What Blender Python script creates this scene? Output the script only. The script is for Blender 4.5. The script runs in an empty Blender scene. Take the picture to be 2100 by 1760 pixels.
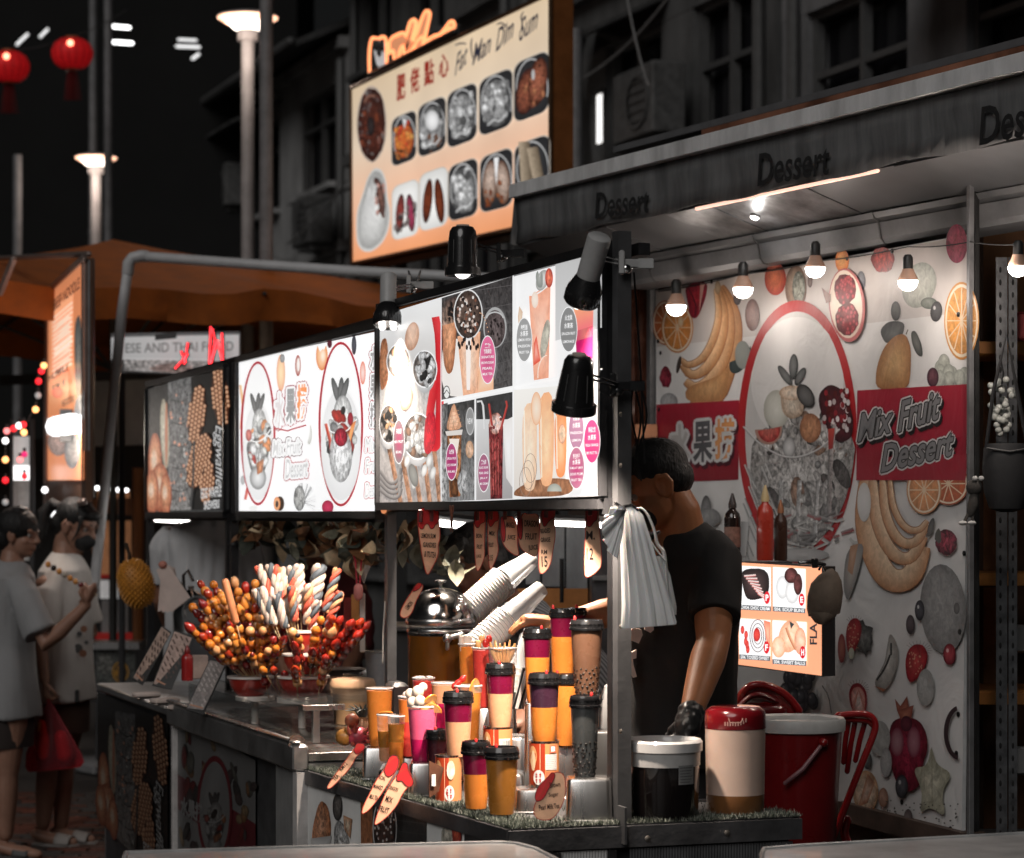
import bpy,bmesh,math,random
import numpy as np
from math import sin,cos,pi,radians,atan2,sqrt,hypot
from mathutils import Vector,Matrix,noise
random.seed(7)
S = bpy.context.scene
COL = S.collection
V = Vector
# ---- frame of reference: the photo measured at 2100 px wide; long lens, level camera at 1.6 m
FPX,CX,HY,EYE = 5000.0,1050.0,1055.0,1.6
cam = bpy.data.objects.new('camera',bpy.data.cameras.new('camera')); COL.objects.link(cam)
cam.location = (0,0,EYE); cam.rotation_euler = (pi/2,0,0)
cam.data.sensor_width = 36; cam.data.lens = FPX/2100*36
cam.data.shift_y = (HY-880)/2100
cam.data.clip_end = 500; cam.data.clip_start = .1
cam.data.dof.use_dof = True; cam.data.dof.focus_distance = 6.7; cam.data.dof.aperture_fstop = 4.5
S.camera = cam
# ---- night world: a sky with the sun far down, very weak
W = bpy.data.worlds.new('World'); S.world = W; W.use_nodes = True
wn = W.node_tree.nodes; wl = W.node_tree.links
sky = wn.new('ShaderNodeTexSky'); sky.sky_type = 'NISHITA'; sky.sun_disc = False
sky.sun_elevation = radians(6); sky.sun_rotation = radians(205)
hsv = wn.new('ShaderNodeHueSaturation'); hsv.inputs['Saturation'].default_value = .12
wl.new(sky.outputs[0],hsv.inputs['Color']); wl.new(hsv.outputs[0],wn['Background'].inputs[0])
wn['Background'].inputs[1].default_value = .002
sunl = bpy.data.lights.new('sun','SUN'); sunl.energy = .8; sunl.angle = radians(35); sunl.color = (1,.97,.94)
sun = bpy.data.objects.new('sun',sunl); COL.objects.link(sun)
sun.rotation_euler = V((.42,1.0,-.75)).to_track_quat('-Z','Y').to_euler()
S.view_settings.view_transform = 'Standard'; S.view_settings.look = 'None'
S.view_settings.exposure = 0.12; S.view_settings.gamma = 1; S.view_settings.use_curve_mapping = False
S.cycles.max_bounces = 6; S.cycles.diffuse_bounces = 2; S.cycles.glossy_bounces = 3; S.cycles.transmission_bounces = 5
S.cycles.transparent_max_bounces = 10; S.cycles.sample_clamp_indirect = 3; S.cycles.caustics_reflective = False; S.cycles.caustics_refractive = False
# ---- geometry of the place: the stalls stand along the unit vector UU, NN points into them
O2 = V((.268,5.95)); UU = V((-.347,.938)).normalized(); NN = V((UU.y,-UU.x))
def st(u,n,z=0): p = O2+UU*u+NN*n; return V((p.x,p.y,z))
def at(px,py,Y): return V(((px-CX)/FPX*Y,Y,EYE+(HY-py)/FPX*Y))
def at_z(px,py,z): return at(px,py,(z-EYE)*FPX/(HY-py))
def at_plane(px,py,p0,nrm):
 o = V((0,0,EYE)); d = V(((px-CX)/FPX,1,(HY-py)/FPX)); return o+d*((p0-o).dot(nrm)/d.dot(nrm))
N3 = V((NN.x,NN.y,0)); U3 = V((UU.x,UU.y,0)); ZZ = V((0,0,1))
def at_n(px,py,n): return at_plane(px,py,st(0,n),N3)
def at_u(px,py,u): return at_plane(px,py,st(u,0),U3)
ANG = atan2(UU.y,UU.x)
# ---- materials
MC = {}
def M(name,col=(.5,.5,.5),r=.5,m=0.,var=.12,ns=12.,bump=0.,bs=60.,emit=0.,ecol=None,trans=0.,coat=0.,alpha=1.,streak=0.,ior=1.45,sss=0.):
 if name in MC: return MC[name]
 mt = bpy.data.materials.new(name); mt.use_nodes = True; MC[name] = mt
 nt = mt.node_tree; n = nt.nodes; l = nt.links; b = n['Principled BSDF']
 tc = n.new('ShaderNodeTexCoord'); mp = n.new('ShaderNodeMapping'); l.new(tc.outputs['Object'],mp.inputs[0])
 if streak: mp.inputs['Scale'].default_value = (1,1,streak)
 nz = n.new('ShaderNodeTexNoise'); nz.inputs['Scale'].default_value = ns; nz.inputs['Detail'].default_value = 6; nz.inputs['Roughness'].default_value = .65
 l.new(mp.outputs[0],nz.inputs['Vector'])
 mr = n.new('ShaderNodeMapRange'); mr.inputs[1].default_value = .3; mr.inputs[2].default_value = .7; mr.inputs[3].default_value = 1-var*1.4; mr.inputs[4].default_value = 1+var
 l.new(nz.outputs[0],mr.inputs[0])
 mx = n.new('ShaderNodeVectorMath'); mx.operation = 'SCALE'; mx.inputs[0].default_value = col[:3]; l.new(mr.outputs[0],mx.inputs['Scale'])
 l.new(mx.outputs[0],b.inputs['Base Color'])
 rr = n.new('ShaderNodeMapRange'); rr.inputs[3].default_value = max(.03,r-.12); rr.inputs[4].default_value = min(1,r+.12); l.new(nz.outputs[0],rr.inputs[0]); l.new(rr.outputs[0],b.inputs['Roughness'])
 b.inputs['Metallic'].default_value = m; b.inputs['IOR'].default_value = ior
 if coat: b.inputs['Coat Weight'].default_value = coat
 if trans: b.inputs['Transmission Weight'].default_value = trans
 if sss: b.inputs['Subsurface Weight'].default_value = sss; b.inputs['Subsurface Radius'].default_value = (.02,.01,.006)
 if alpha < 1: b.inputs['Alpha'].default_value = alpha
 if emit:
  if ecol: b.inputs['Emission Color'].default_value = (*ecol,1)
  else: l.new(mx.outputs[0],b.inputs['Emission Color'])
  b.inputs['Emission Strength'].default_value = emit
 if bump:
  n2 = n.new('ShaderNodeTexNoise'); n2.inputs['Scale'].default_value = bs; n2.inputs['Detail'].default_value = 5; l.new(mp.outputs[0],n2.inputs['Vector'])
  bp = n.new('ShaderNodeBump'); bp.inputs['Strength'].default_value = bump; bp.inputs['Distance'].default_value = .004; l.new(n2.outputs[0],bp.inputs['Height']); l.new(bp.outputs[0],b.inputs['Normal'])
 return mt
def MP(name,emit=0.,r=.35,ns=55.,base=1.,dirt=0.,wrinkle=0.,glow=None):
 """printed sheet: colours from the drawing (attribute Col, alpha = photographic mottle)"""
 if name in MC: return MC[name]
 mt = bpy.data.materials.new(name); mt.use_nodes = True; MC[name] = mt
 nt = mt.node_tree; n = nt.nodes; l = nt.links; b = n['Principled BSDF']
 at_ = n.new('ShaderNodeAttribute'); at_.attribute_name = 'Col'
 tc = n.new('ShaderNodeTexCoord')
 nz = n.new('ShaderNodeTexNoise'); nz.inputs['Scale'].default_value = ns; nz.inputs['Detail'].default_value = 7; nz.inputs['Roughness'].default_value = .7; nz.inputs['Distortion'].default_value = .8
 l.new(tc.outputs['Object'],nz.inputs['Vector'])
 mr = n.new('ShaderNodeMapRange'); mr.inputs[1].default_value = .40; mr.inputs[2].default_value = .62; mr.inputs[3].default_value = -.95; mr.inputs[4].default_value = .9; mr.clamp = True
 l.new(nz.outputs[0],mr.inputs[0])
 mu = n.new('ShaderNodeMath'); mu.operation = 'MULTIPLY_ADD'; mu.inputs[2].default_value = 1; l.new(mr.outputs[0],mu.inputs[0]); l.new(at_.outputs['Alpha'],mu.inputs[1])
 sc = n.new('ShaderNodeVectorMath'); sc.operation = 'SCALE'; l.new(at_.outputs['Color'],sc.inputs[0]); l.new(mu.outputs[0],sc.inputs['Scale'])
 out = sc
 if dirt:
  n3 = n.new('ShaderNodeTexNoise'); n3.inputs['Scale'].default_value = 3.5; n3.inputs['Detail'].default_value = 8; l.new(tc.outputs['Object'],n3.inputs['Vector'])
  m3 = n.new('ShaderNodeMapRange'); m3.inputs[1].default_value = .35; m3.inputs[2].default_value = .7; m3.inputs[3].default_value = 1; m3.inputs[4].default_value = 1-dirt; l.new(n3.outputs[0],m3.inputs[0])
  s3 = n.new('ShaderNodeVectorMath'); s3.operation = 'SCALE'; l.new(sc.outputs[0],s3.inputs[0]); l.new(m3.outputs[0],s3.inputs['Scale']); out = s3
 s2 = n.new('ShaderNodeVectorMath'); s2.operation = 'SCALE'; s2.inputs['Scale'].default_value = base; l.new(out.outputs[0],s2.inputs[0])
 l.new(s2.outputs[0],b.inputs['Base Color']); b.inputs['Roughness'].default_value = r
 if emit: l.new(out.outputs[0],b.inputs['Emission Color']); b.inputs['Emission Strength'].default_value = emit
 if glow:
  gn = n.new('ShaderNodeTexNoise'); gn.inputs['Scale'].default_value = 1.6; l.new(tc.outputs['Object'],gn.inputs['Vector'])
  gm = n.new('ShaderNodeMapRange'); gm.inputs[1].default_value = .3; gm.inputs[2].default_value = .7; gm.inputs[3].default_value = emit*(1-glow); gm.inputs[4].default_value = emit*(1+glow); l.new(gn.outputs[0],gm.inputs[0]); l.new(gm.outputs[0],b.inputs['Emission Strength'])
 if wrinkle:
  n2 = n.new('ShaderNodeTexNoise'); n2.inputs['Scale'].default_value = 5; n2.inputs['Detail'].default_value = 3; n2.inputs['Distortion'].default_value = 1.2; l.new(tc.outputs['Object'],n2.inputs['Vector'])
  bp = n.new('ShaderNodeBump'); bp.inputs['Strength'].default_value = wrinkle; bp.inputs['Distance'].default_value = .03; l.new(n2.outputs[0],bp.inputs['Height']); l.new(bp.outputs[0],b.inputs['Normal'])
 return mt
def MG(name,tint=(1,1,1),r=.05,mix=.75,hi=1.,dark=1.):
 """thin clear plastic or glass: mostly see-through with sheen"""
 if name in MC: return MC[name]
 mt = bpy.data.materials.new(name); mt.use_nodes = True; MC[name] = mt
 nt = mt.node_tree; n = nt.nodes; l = nt.links; b = n['Principled BSDF']
 b.inputs['Base Color'].default_value = (tint[0]*dark,tint[1]*dark,tint[2]*dark,1); b.inputs['Roughness'].default_value = r
 tr = n.new('ShaderNodeBsdfTransparent'); tr.inputs[0].default_value = (*tint,1)
 fr = n.new('ShaderNodeLayerWeight'); fr.inputs[0].default_value = .35
 mr = n.new('ShaderNodeMapRange'); mr.inputs[3].default_value = 1-mix; mr.inputs[4].default_value = hi; l.new(fr.outputs['Facing'],mr.inputs[0])
 ms = n.new('ShaderNodeMixShader'); l.new(mr.outputs[0],ms.inputs[0]); l.new(tr.outputs[0],ms.inputs[1]); l.new(b.outputs[0],ms.inputs[2]); l.new(ms.outputs[0],n['Material Output'].inputs[0])
 return mt
# ---- mesh builder
def frame_of(d):
 d = d.normalized(); a = V((0,0,1)) if abs(d.z) < .95 else V((1,0,0))
 x = a.cross(d).normalized(); return x,d.cross(x).normalized(),d
class MB:
 def __init__(s): s.v = []; s.f = []; s.c = []; s.hasc = False; s.mi = []
 def add(s,vs,fs,col=None,cols=None,mi=0):
  b = len(s.v); s.v += [tuple(p) for p in vs]; s.f += [tuple(b+i for i in f) for f in fs]; s.mi += [mi]*len(fs)
  if cols: s.c += cols; s.hasc = True
  elif col: s.c += [col]*len(vs); s.hasc = True
  else: s.c += [(1,1,1,0)]*len(vs)
  return s
 def box(s,c,d,rot=None,bev=0,mi=0):
  c = V(c); hx,hy,hz = d[0]/2,d[1]/2,d[2]/2
  if bev:
   e = min(bev,hx*.9,hy*.9,hz*.9); vs = []
   for z,k in ((-hz,e),(-hz+e,0),(hz-e,0),(hz,e)):
    a,b_ = hx-k,hy-k; q = e*.6 if not k else e*.3
    vs += [(-a+q,-b_,z),(a-q,-b_,z),(a,-b_+q,z),(a,b_-q,z),(a-q,b_,z),(-a+q,b_,z),(-a,b_-q,z),(-a,-b_+q,z)]
   fs = [tuple(range(7,-1,-1)),tuple(range(24,32))]
   for r in range(3):
    for i in range(8): j = (i+1) % 8; fs.append((r*8+i,r*8+j,r*8+8+j,r*8+8+i))
  else:
   vs = [(x,y,z) for z in (-hz,hz) for x,y in ((-hx,-hy),(hx,-hy),(hx,hy),(-hx,hy))]
   fs = [(3,2,1,0),(4,5,6,7),(0,1,5,4),(1,2,6,5),(2,3,7,6),(3,0,4,7)]
  R = rot if isinstance(rot,Matrix) else (Matrix.Rotation(rot,3,'Z') if rot else Matrix.Identity(3))
  return s.add([c+R@V(p) for p in vs],fs,mi=mi)
 def rings(s,rs,n=20,cap=(1,1),mi=0,cols=None):
  """rs: list of point lists of equal length"""
  n = len(rs[0]); vs = [p for r in rs for p in r]; fs = []
  for k in range(len(rs)-1):
   for i in range(n): j = (i+1) % n; fs.append((k*n+i,k*n+j,k*n+n+j,k*n+n+i))
  if cap[0]: fs.append(tuple(range(n-1,-1,-1)))
  if cap[1]: fs.append(tuple(range((len(rs)-1)*n,len(rs)*n)))
  return s.add(vs,fs,mi=mi,cols=cols)
 def lathe(s,prof,c=(0,0,0),axis=(0,0,1),n=20,cap=(1,1),mi=0,sx=1.,sy=1.):
  c = V(c); x,y,z = frame_of(V(axis))
  if abs(z.z) > .99: x,y,z = V((1,0,0)),V((0,1,0)),V((0,0,1 if z.z > 0 else -1))
  return s.rings([[c+x*(r*sx*cos(2*pi*i/n))+y*(r*sy*sin(2*pi*i/n))+z*h for i in range(n)] for r,h in prof],cap=cap,mi=mi)
 def cyl(s,a,b,r0,r1=None,n=12,mi=0,cap=(1,1)):
  a = V(a); b = V(b); r1 = r0 if r1 is None else r1
  return s.lathe([(r0,0),(r1,(b-a).length)],a,b-a,n,cap,mi)
 def tube(s,pts,r,n=8,mi=0,round_=True,flat=1.):
  pts = [V(p) for p in pts]; k = len(pts); rs = r if isinstance(r,(list,tuple)) else [r]*k
  x,y,d = frame_of(pts[1]-pts[0]); out = []
  for i,p in enumerate(pts):
   t = (pts[min(i+1,k-1)]-pts[max(i-1,0)]).normalized()
   x = (x-t*x.dot(t)).normalized(); y = t.cross(x)
   def ring(c,q): return [c+x*(q*cos(2*pi*j/n))+y*(q*flat*sin(2*pi*j/n)) for j in range(n)]
   if round_ and i == 0: out += [ring(p-t*rs[0]*.9,rs[0]*.3),ring(p-t*rs[0]*.5,rs[0]*.8)]
   out.append(ring(p,rs[i]))
   if round_ and i == k-1: out += [ring(p+t*rs[i]*.5,rs[i]*.8),ring(p+t*rs[i]*.9,rs[i]*.3)]
  return s.rings(out,mi=mi)
 def ball(s,c,r,n=10,m=7,R=None,mi=0,jit=0.):
  c = V(c); r = (r,r,r) if not isinstance(r,(tuple,list)) else r; vs = []; R = R or Matrix.Identity(3)
  rs = []
  for k in range(m+1):
   a = -pi/2+pi*k/m; q = max(cos(a),.02)
   rs.append([c+R@V((r[0]*q*cos(2*pi*i/n),r[1]*q*sin(2*pi*i/n),r[2]*sin(a)))*(1+(random.uniform(-jit,jit) if jit else 0)) if not jit else c+(R@V((r[0]*q*cos(2*pi*i/n),r[1]*q*sin(2*pi*i/n),r[2]*sin(a))))*(1+random.uniform(-jit,jit)) for i in range(n)])
  return s.rings(rs,mi=mi)
 def prism(s,pts,d,col=None,mi=0):
  """closed outline pts (3D, planar) pushed by vector d"""
  n = len(pts); d = V(d); a = [V(p) for p in pts]; b = [p+d for p in a]
  return s.add(a+b,[tuple(range(n-1,-1,-1)),tuple(range(n,2*n))]+[(i,(i+1) % n,n+(i+1) % n,n+i) for i in range(n)],col=col,mi=mi)
 def mesh(s,name='m',smooth=True,ang=40):
  me = bpy.data.meshes.new(name); me.from_pydata(s.v,[],s.f)
  if s.hasc:
   a = me.color_attributes.new('Col','FLOAT_COLOR','POINT')
   arr = np.array([(tuple(c)+(0,))[:4] if len(c) == 3 else c for c in s.c],dtype=np.float32).ravel(); a.data.foreach_set('color',arr)
  if any(s.mi): me.polygons.foreach_set('material_index',s.mi)
  if smooth: me.shade_smooth(); me.set_sharp_from_angle(angle=radians(ang))
  me.update(); return me
 def obj(s,name,mat,parent=None,loc=None,smooth=True,ang=40,loc_origin=None):
  """vertices are in world space (or the parent's local space when parent given with local coordinates)"""
  me = s.mesh(name,smooth,ang)
  for m_ in (mat if isinstance(mat,(list,tuple)) else [mat]): me.materials.append(m_)
  return link(name,me,parent,loc)
def link(name,me,parent=None,loc=None):
 o = bpy.data.objects.new(name,me); COL.objects.link(o)
 if parent is not None: o.parent = parent
 if loc is not None: o.location = loc
 return o
def tag(o,label,cat,group=None,kind=None):
 if label: o['label'] = label
 if cat: o['category'] = cat
 if group: o['group'] = group
 if kind: o['kind'] = kind
 return o
def thing(name,label,cat,loc=(0,0,0),rz=0.,group=None):
 o = bpy.data.objects.new(name,None); COL.objects.link(o); o.empty_display_size = .05
 o.location = loc; o.rotation_euler.z = rz; return tag(o,label,cat,group)
def wmb(parent):
 """a builder whose world-space vertices are stored relative to the parent's base point"""
 m = MB(); m.off = V(parent.location); return m
def wobj(m,name,mat,parent,**k):
 off = V(parent.location); m.v = [(p[0]-off.x,p[1]-off.y,p[2]-off.z) for p in m.v]; return m.obj(name,mat,parent,**k)
def lamp(name,kind,loc,energy,col=(1,.95,.88),size=.05,tgt=None,spot=70,parent=None,blend=.5):
 d = bpy.data.lights.new(name,kind); d.energy = energy; d.color = col
 if kind in ('POINT','SPOT'): d.shadow_soft_size = size
 if kind == 'SPOT': d.spot_size = radians(spot); d.spot_blend = blend
 o = bpy.data.objects.new(name,d); COL.objects.link(o); o.location = loc
 if tgt is not None: o.rotation_euler = (V(tgt)-V(loc)).to_track_quat('-Z','Y').to_euler()
 return o
def fuse(m,voxel,name='body',sm=4,mats=None,parent=None,disp=None):
 """union of overlapping solids as one continuous skin"""
 t = m.obj('tmp',[],None)
 md = t.modifiers.new('r','REMESH'); md.mode = 'VOXEL'; md.voxel_size = voxel; md.use_smooth_shade = True
 if sm: s_ = t.modifiers.new('s','SMOOTH'); s_.factor = .5; s_.iterations = sm
 dg = bpy.context.evaluated_depsgraph_get(); dg.update()
 me = bpy.data.meshes.new_from_object(t.evaluated_get(dg)); bpy.data.objects.remove(t)
 if disp:
  co = np.empty(len(me.vertices)*3,np.float32); me.vertices.foreach_get('co',co); nr = np.empty(len(me.vertices)*3,np.float32); me.vertices.foreach_get('normal',nr)
  co = co.reshape(-1,3); nr = nr.reshape(-1,3); amp,fr = disp[:2]; st_ = disp[2] if len(disp) > 2 else (1,1,1)
  for i in range(len(co)): co[i] += nr[i]*amp*noise.noise(V((co[i][0]*fr*st_[0],co[i][1]*fr*st_[1],co[i][2]*fr*st_[2])))
  me.vertices.foreach_set('co',co.ravel())
 me.materials.clear()
 for m_ in (mats if isinstance(mats,(list,tuple)) else [mats]): me.materials.append(m_)
 me.polygons.foreach_set('material_index',[0]*len(me.polygons))
 me.shade_smooth(); me.update(); return link(name,me,parent)
# ---- text as flat meshes
_tx = {}
CJK = None
def text_geo(s,bold=0.,shear=0.):
 k = (s,bold,shear)
 if k not in _tx:
  c = bpy.data.curves.new('t','FONT'); c.body = s; c.offset = bold; c.shear = shear; c.resolution_u = 3; c.align_x = 'CENTER'; c.align_y = 'CENTER'
  o = bpy.data.objects.new('t',c); COL.objects.link(o); dg = bpy.context.evaluated_depsgraph_get(); dg.update()
  me = bpy.data.meshes.new_from_object(o.evaluated_get(dg)); bpy.data.objects.remove(o)
  vs = [(v.co.x,v.co.y) for v in me.vertices]; fs = [tuple(p.vertices) for p in me.polygons]; bpy.data.meshes.remove(me); bpy.data.curves.remove(c)
  if not vs: vs = [(0,0),(1,0),(0,1)]; fs = [(0,1,2)]
  xs = [p[0] for p in vs]; ys = [p[1] for p in vs]
  cx,cy,w,h = (min(xs)+max(xs))/2,(min(ys)+max(ys))/2,max(xs)-min(xs),max(ys)-min(ys)
  _tx[k] = ([((x-cx)/w,(y-cy)/h) for x,y in vs],fs,w/h)
 return _tx[k]
class Poster:
 """flat print on a vertical plane through p0 with horizontal direction d; drawn with photo coordinates cast onto that plane"""
 def __init__(s,p0,nrm,step=.00006,T=None,gain=1.,tint=(1,1,1)):
  s.p0 = V(p0); s.n = V(nrm).normalized(); s.m = MB(); s._k = 1; s.step = step; s.T = T; s.gain = gain; s.tint = tint
 @property
 def k(s): return s._k
 @k.setter
 def k(s,v): s._k = s._k+max(.3,v-s._k) if v > s._k else v
 def pt(s,x,y,k=None):
  if s.T: x,y = s.T(x,y)
  return at_plane(x,y,s.p0-s.n*(s.step*(s.k if k is None else k)),s.n)
 def C(s,c,a=0.): g = s.gain; t = s.tint; return (c[0]*g*t[0],c[1]*g*t[1],c[2]*g*t[2],c[3] if len(c) > 3 else a)
 def poly(s,pts,col,cc=None,nl=1,cols=None,a=0.):
  """fan round the centre; cc = colour at the centre, cols = per-vertex"""
  if len(pts) > 4 and not cols and len(pts) < 16:
   for _ in range(2): pts = [q for i in range(len(pts)) for q in ((pts[i][0]*.78+pts[(i+1) % len(pts)][0]*.22,pts[i][1]*.78+pts[(i+1) % len(pts)][1]*.22),(pts[i][0]*.22+pts[(i+1) % len(pts)][0]*.78,pts[i][1]*.22+pts[(i+1) % len(pts)][1]*.78))]
  n = len(pts); s.k += nl
  if cc is None and cols is None and n <= 4: s.m.add([s.pt(*p) for p in pts],[tuple(range(n))],col=s.C(col,a)); return s
  cx = sum(p[0] for p in pts)/n; cy = sum(p[1] for p in pts)/n
  cl = [s.C(c,a) for c in cols] if cols else [s.C(col,a)]*n
  if cc is None and cols: cc = tuple(sum(c[i] for c in cols)/n for i in range(3))
  s.m.add([s.pt(*p) for p in pts]+[s.pt(cx,cy)],[(i,(i+1) % n,n) for i in range(n)],cols=cl+[s.C(cc or col,a)]); return s
 def quad(s,p,c0,c1=None,a=0.,nl=1):
  """p = TL TR BR BL, colours top and bottom"""
  s.k += nl; c1 = c1 or c0; s.m.add([s.pt(*q) for q in p],[(0,1,2,3)],cols=[s.C(c0,a),s.C(c0,a),s.C(c1,a),s.C(c1,a)]); return s
 def ell(s,x,y,rx,ry,col,cc=None,rot=0.,n=24,a=0.,nl=1,off=(0,0),jag=0.,a0=0,a1=2*pi,hl=None):
  s.k += nl; c,sn = cos(rot),sin(rot); pts = []
  for i in range(n+1 if a1-a0 < 6.28 else n):
   t = a0+(a1-a0)*i/n; q = 1+(random.uniform(-jag,jag) if jag else 0); u,v = rx*cos(t)*q,ry*sin(t)*q; pts.append((x+u*c-v*sn,y+u*sn+v*c))
  m = len(pts); closed = m == n
  cen = (x+off[0]*rx,y+off[1]*ry)
  if cc:
   mid = tuple((col[i]*.45+cc[i]*.55) for i in range(3)); pm = [(cen[0]+(p[0]-cen[0])*.62,cen[1]+(p[1]-cen[1])*.62) for p in pts]
   fs = [(i,(i+1) % m,m+(i+1) % m,m+i) for i in range(m if closed else m-1)]+[(m+i,m+(i+1) % m,2*m) for i in range(m if closed else m-1)]
   s.m.add([s.pt(*p) for p in pts]+[s.pt(*p) for p in pm]+[s.pt(*cen)],fs,cols=[s.C(col,a)]*m+[s.C(mid,a)]*m+[s.C(cc,a)])
  else: s.m.add([s.pt(*p) for p in pts]+[s.pt(x,y)],[(i,(i+1) % m,m) for i in range(m if closed else m-1)],col=s.C(col,a))
  if hl: s.ell(x-rx*.3,y-ry*.35,rx*.22,ry*.2,hl,n=8)
  return s
 def ring(s,x,y,rx,ry,w,col,c2=None,n=48,a0=0,a1=2*pi,wy=None,a=0.):
  s.k += 1; wy = wy or w; vs = []
  for i in range(n+1):
   t = a0+(a1-a0)*i/n; vs += [s.pt(x+rx*cos(t),y+ry*sin(t)),s.pt(x+(rx-w)*cos(t),y+(ry-wy)*sin(t))]
  s.m.add(vs,[(2*i,2*i+2,2*i+3,2*i+1) for i in range(n)],col=s.C(col,a)); return s
 def line(s,pts,w,col,c2=None,a=0.,taper=0.,smooth=0):
  """ribbon; col at one side, c2 at the other"""
  s.k += 1
  for _ in range(smooth):
   q = [pts[0]]
   for i in range(len(pts)-1): (x0,y0),(x1,y1) = pts[i],pts[i+1]; q += [(x0*.75+x1*.25,y0*.75+y1*.25),(x0*.25+x1*.75,y0*.25+y1*.75)]
   pts = q+[pts[-1]]
  n = len(pts); vs = []; cl = []
  for i,(x,y) in enumerate(pts):
   ax,ay = pts[max(i-1,0)]; bx,by = pts[min(i+1,n-1)]; L = hypot(bx-ax,by-ay) or 1; t = i/(n-1)
   q = w/2*(1-taper*abs(2*t-1)**2); nx,ny = -(by-ay)/L*q,(bx-ax)/L*q
   vs += [s.pt(x+nx,y+ny),s.pt(x,y),s.pt(x-nx,y-ny)]; m_ = c2 or col; cl += [s.C(col,a),s.C(tuple((col[j]+m_[j])/2 for j in range(3)),a),s.C(m_,a)]
  s.m.add(vs,[f for i in range(n-1) for f in ((3*i,3*i+3,3*i+4,3*i+1),(3*i+1,3*i+4,3*i+5,3*i+2))],cols=cl); return s
 def text(s,t,x,y,w,h,col,slope=0.,bold=0.,shear=0.,rot=0.,a=0.,nl=1,out=None,ow=.05,arch=0.):
  """text box w x h px centred at x, y; slope follows the receding plane"""
  if out: s.text(t,x,y,w*(1+ow*.3),h*(1+ow*.5),out,slope,bold+ow,shear,rot,a,1)
  s.k += nl; vs,fs,_ = text_geo(t,bold,shear); c,sn = cos(rot),sin(rot)
  P = []
  for u,v in vs:
   X,Y = (u*w,-v*h) if not rot else (u*w*c+v*h*sn,u*w*sn-v*h*c)
   P.append(s.pt(x+X,y+Y+X*slope+arch*u*u))
  s.m.add(P,fs,col=s.C(col,a)); return s
 def otext(s,t,x,y,w,h,col,outs,**kw):
  """lettering with one or more outlines: outs = [(px, colour), ...] from the widest inwards"""
  for r_,c_ in outs:
   for i in range(8): s.text(t,x+r_*cos(i*pi/4),y+r_*1.4*sin(i*pi/4),w,h,c_,**kw)
  return s.text(t,x,y,w,h,col,**kw)
 def rrect(s,x0,y0,x1,y1,slope,col,cc=None,r=.25,a=0.,ry=None,slope2=None):
  """rounded tile whose top and bottom follow the plane: y given at x0"""
  pts = []; w = x1-x0; h = y1-y0; rx = w*r; ryy = ry or h*r*.6
  for cx,cy,q in ((1-r,0,-pi/2),(1-r,1,0),(r,1,pi/2),(r,0,pi)):
   for i in range(5):
    t = q+pi/2*i/4; X = x0+w*cx+rx*cos(t); yy = (y0+ryy if cy == 0 else y1-ryy)+ryy*sin(t); f = (yy-y0)/h; sl = slope*(1-f)+(slope2 if slope2 is not None else slope)*f
    pts.append((X,yy+sl*(X-x0)))
  return s.poly(pts,col,cc,a=a)
 def done(s,mat,parent,name='print'):
  return wobj(s.m,name,mat,parent,smooth=False)
def quadmap(src,dst):
 """bilinear map of a source rectangle (x0,y0,x1,y1) onto four corners TL TR BR BL"""
 x0,y0,x1,y1 = src
 def T(x,y):
  a,b = (x-x0)/(x1-x0),(y-y0)/(y1-y0); tl,tr,br,bl = dst
  return ((tl[0]*(1-a)+tr[0]*a)*(1-b)+(bl[0]*(1-a)+br[0]*a)*b,(tl[1]*(1-a)+tr[1]*a)*(1-b)+(bl[1]*(1-a)+br[1]*a)*b)
 return T
# ======================= SETTING =======================
asph = M('asphalt',(.05,.045,.042),.55,var=.35,ns=3,bump=.5,bs=90)
g = MB(); g.add([(-90,-6,0),(90,-6,0),(90,140,0),(-90,140,0)],[(0,1,2,3)])
tag(g.obj('ground',asph),'dark worn asphalt street of the night market',None,kind='structure')
pav = tag(MB().box((-2.45,12.2,.004),(1.9,3.4,.008)).obj('pavement',M('mortar',(.02,.018,.016),.9)),'strip of red brown paving',None,kind='structure')
pm = MB().box((0,0,0),(.19,.09,.02),bev=.004).mesh('paver')
pmats = [M('paver_%s' % k,c,.6,var=.3,ns=30,bump=.6) for k,c in (('red',(.11,.035,.022)),('brown',(.07,.035,.026)),('grey',(.05,.045,.043)))]
pmes = []
for m_ in pmats: q = pm.copy(); q.materials.append(m_); pmes.append(q)
for i in range(9):
 for j in range(30):
  o = link('paver',random.choice(pmes),pav); o.location = (-3.3+i*.2+(j % 2)*.1,10.9+j*.1,.012+random.uniform(-.002,.003)); o.rotation_euler.z = random.uniform(-.02,.02)
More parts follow.
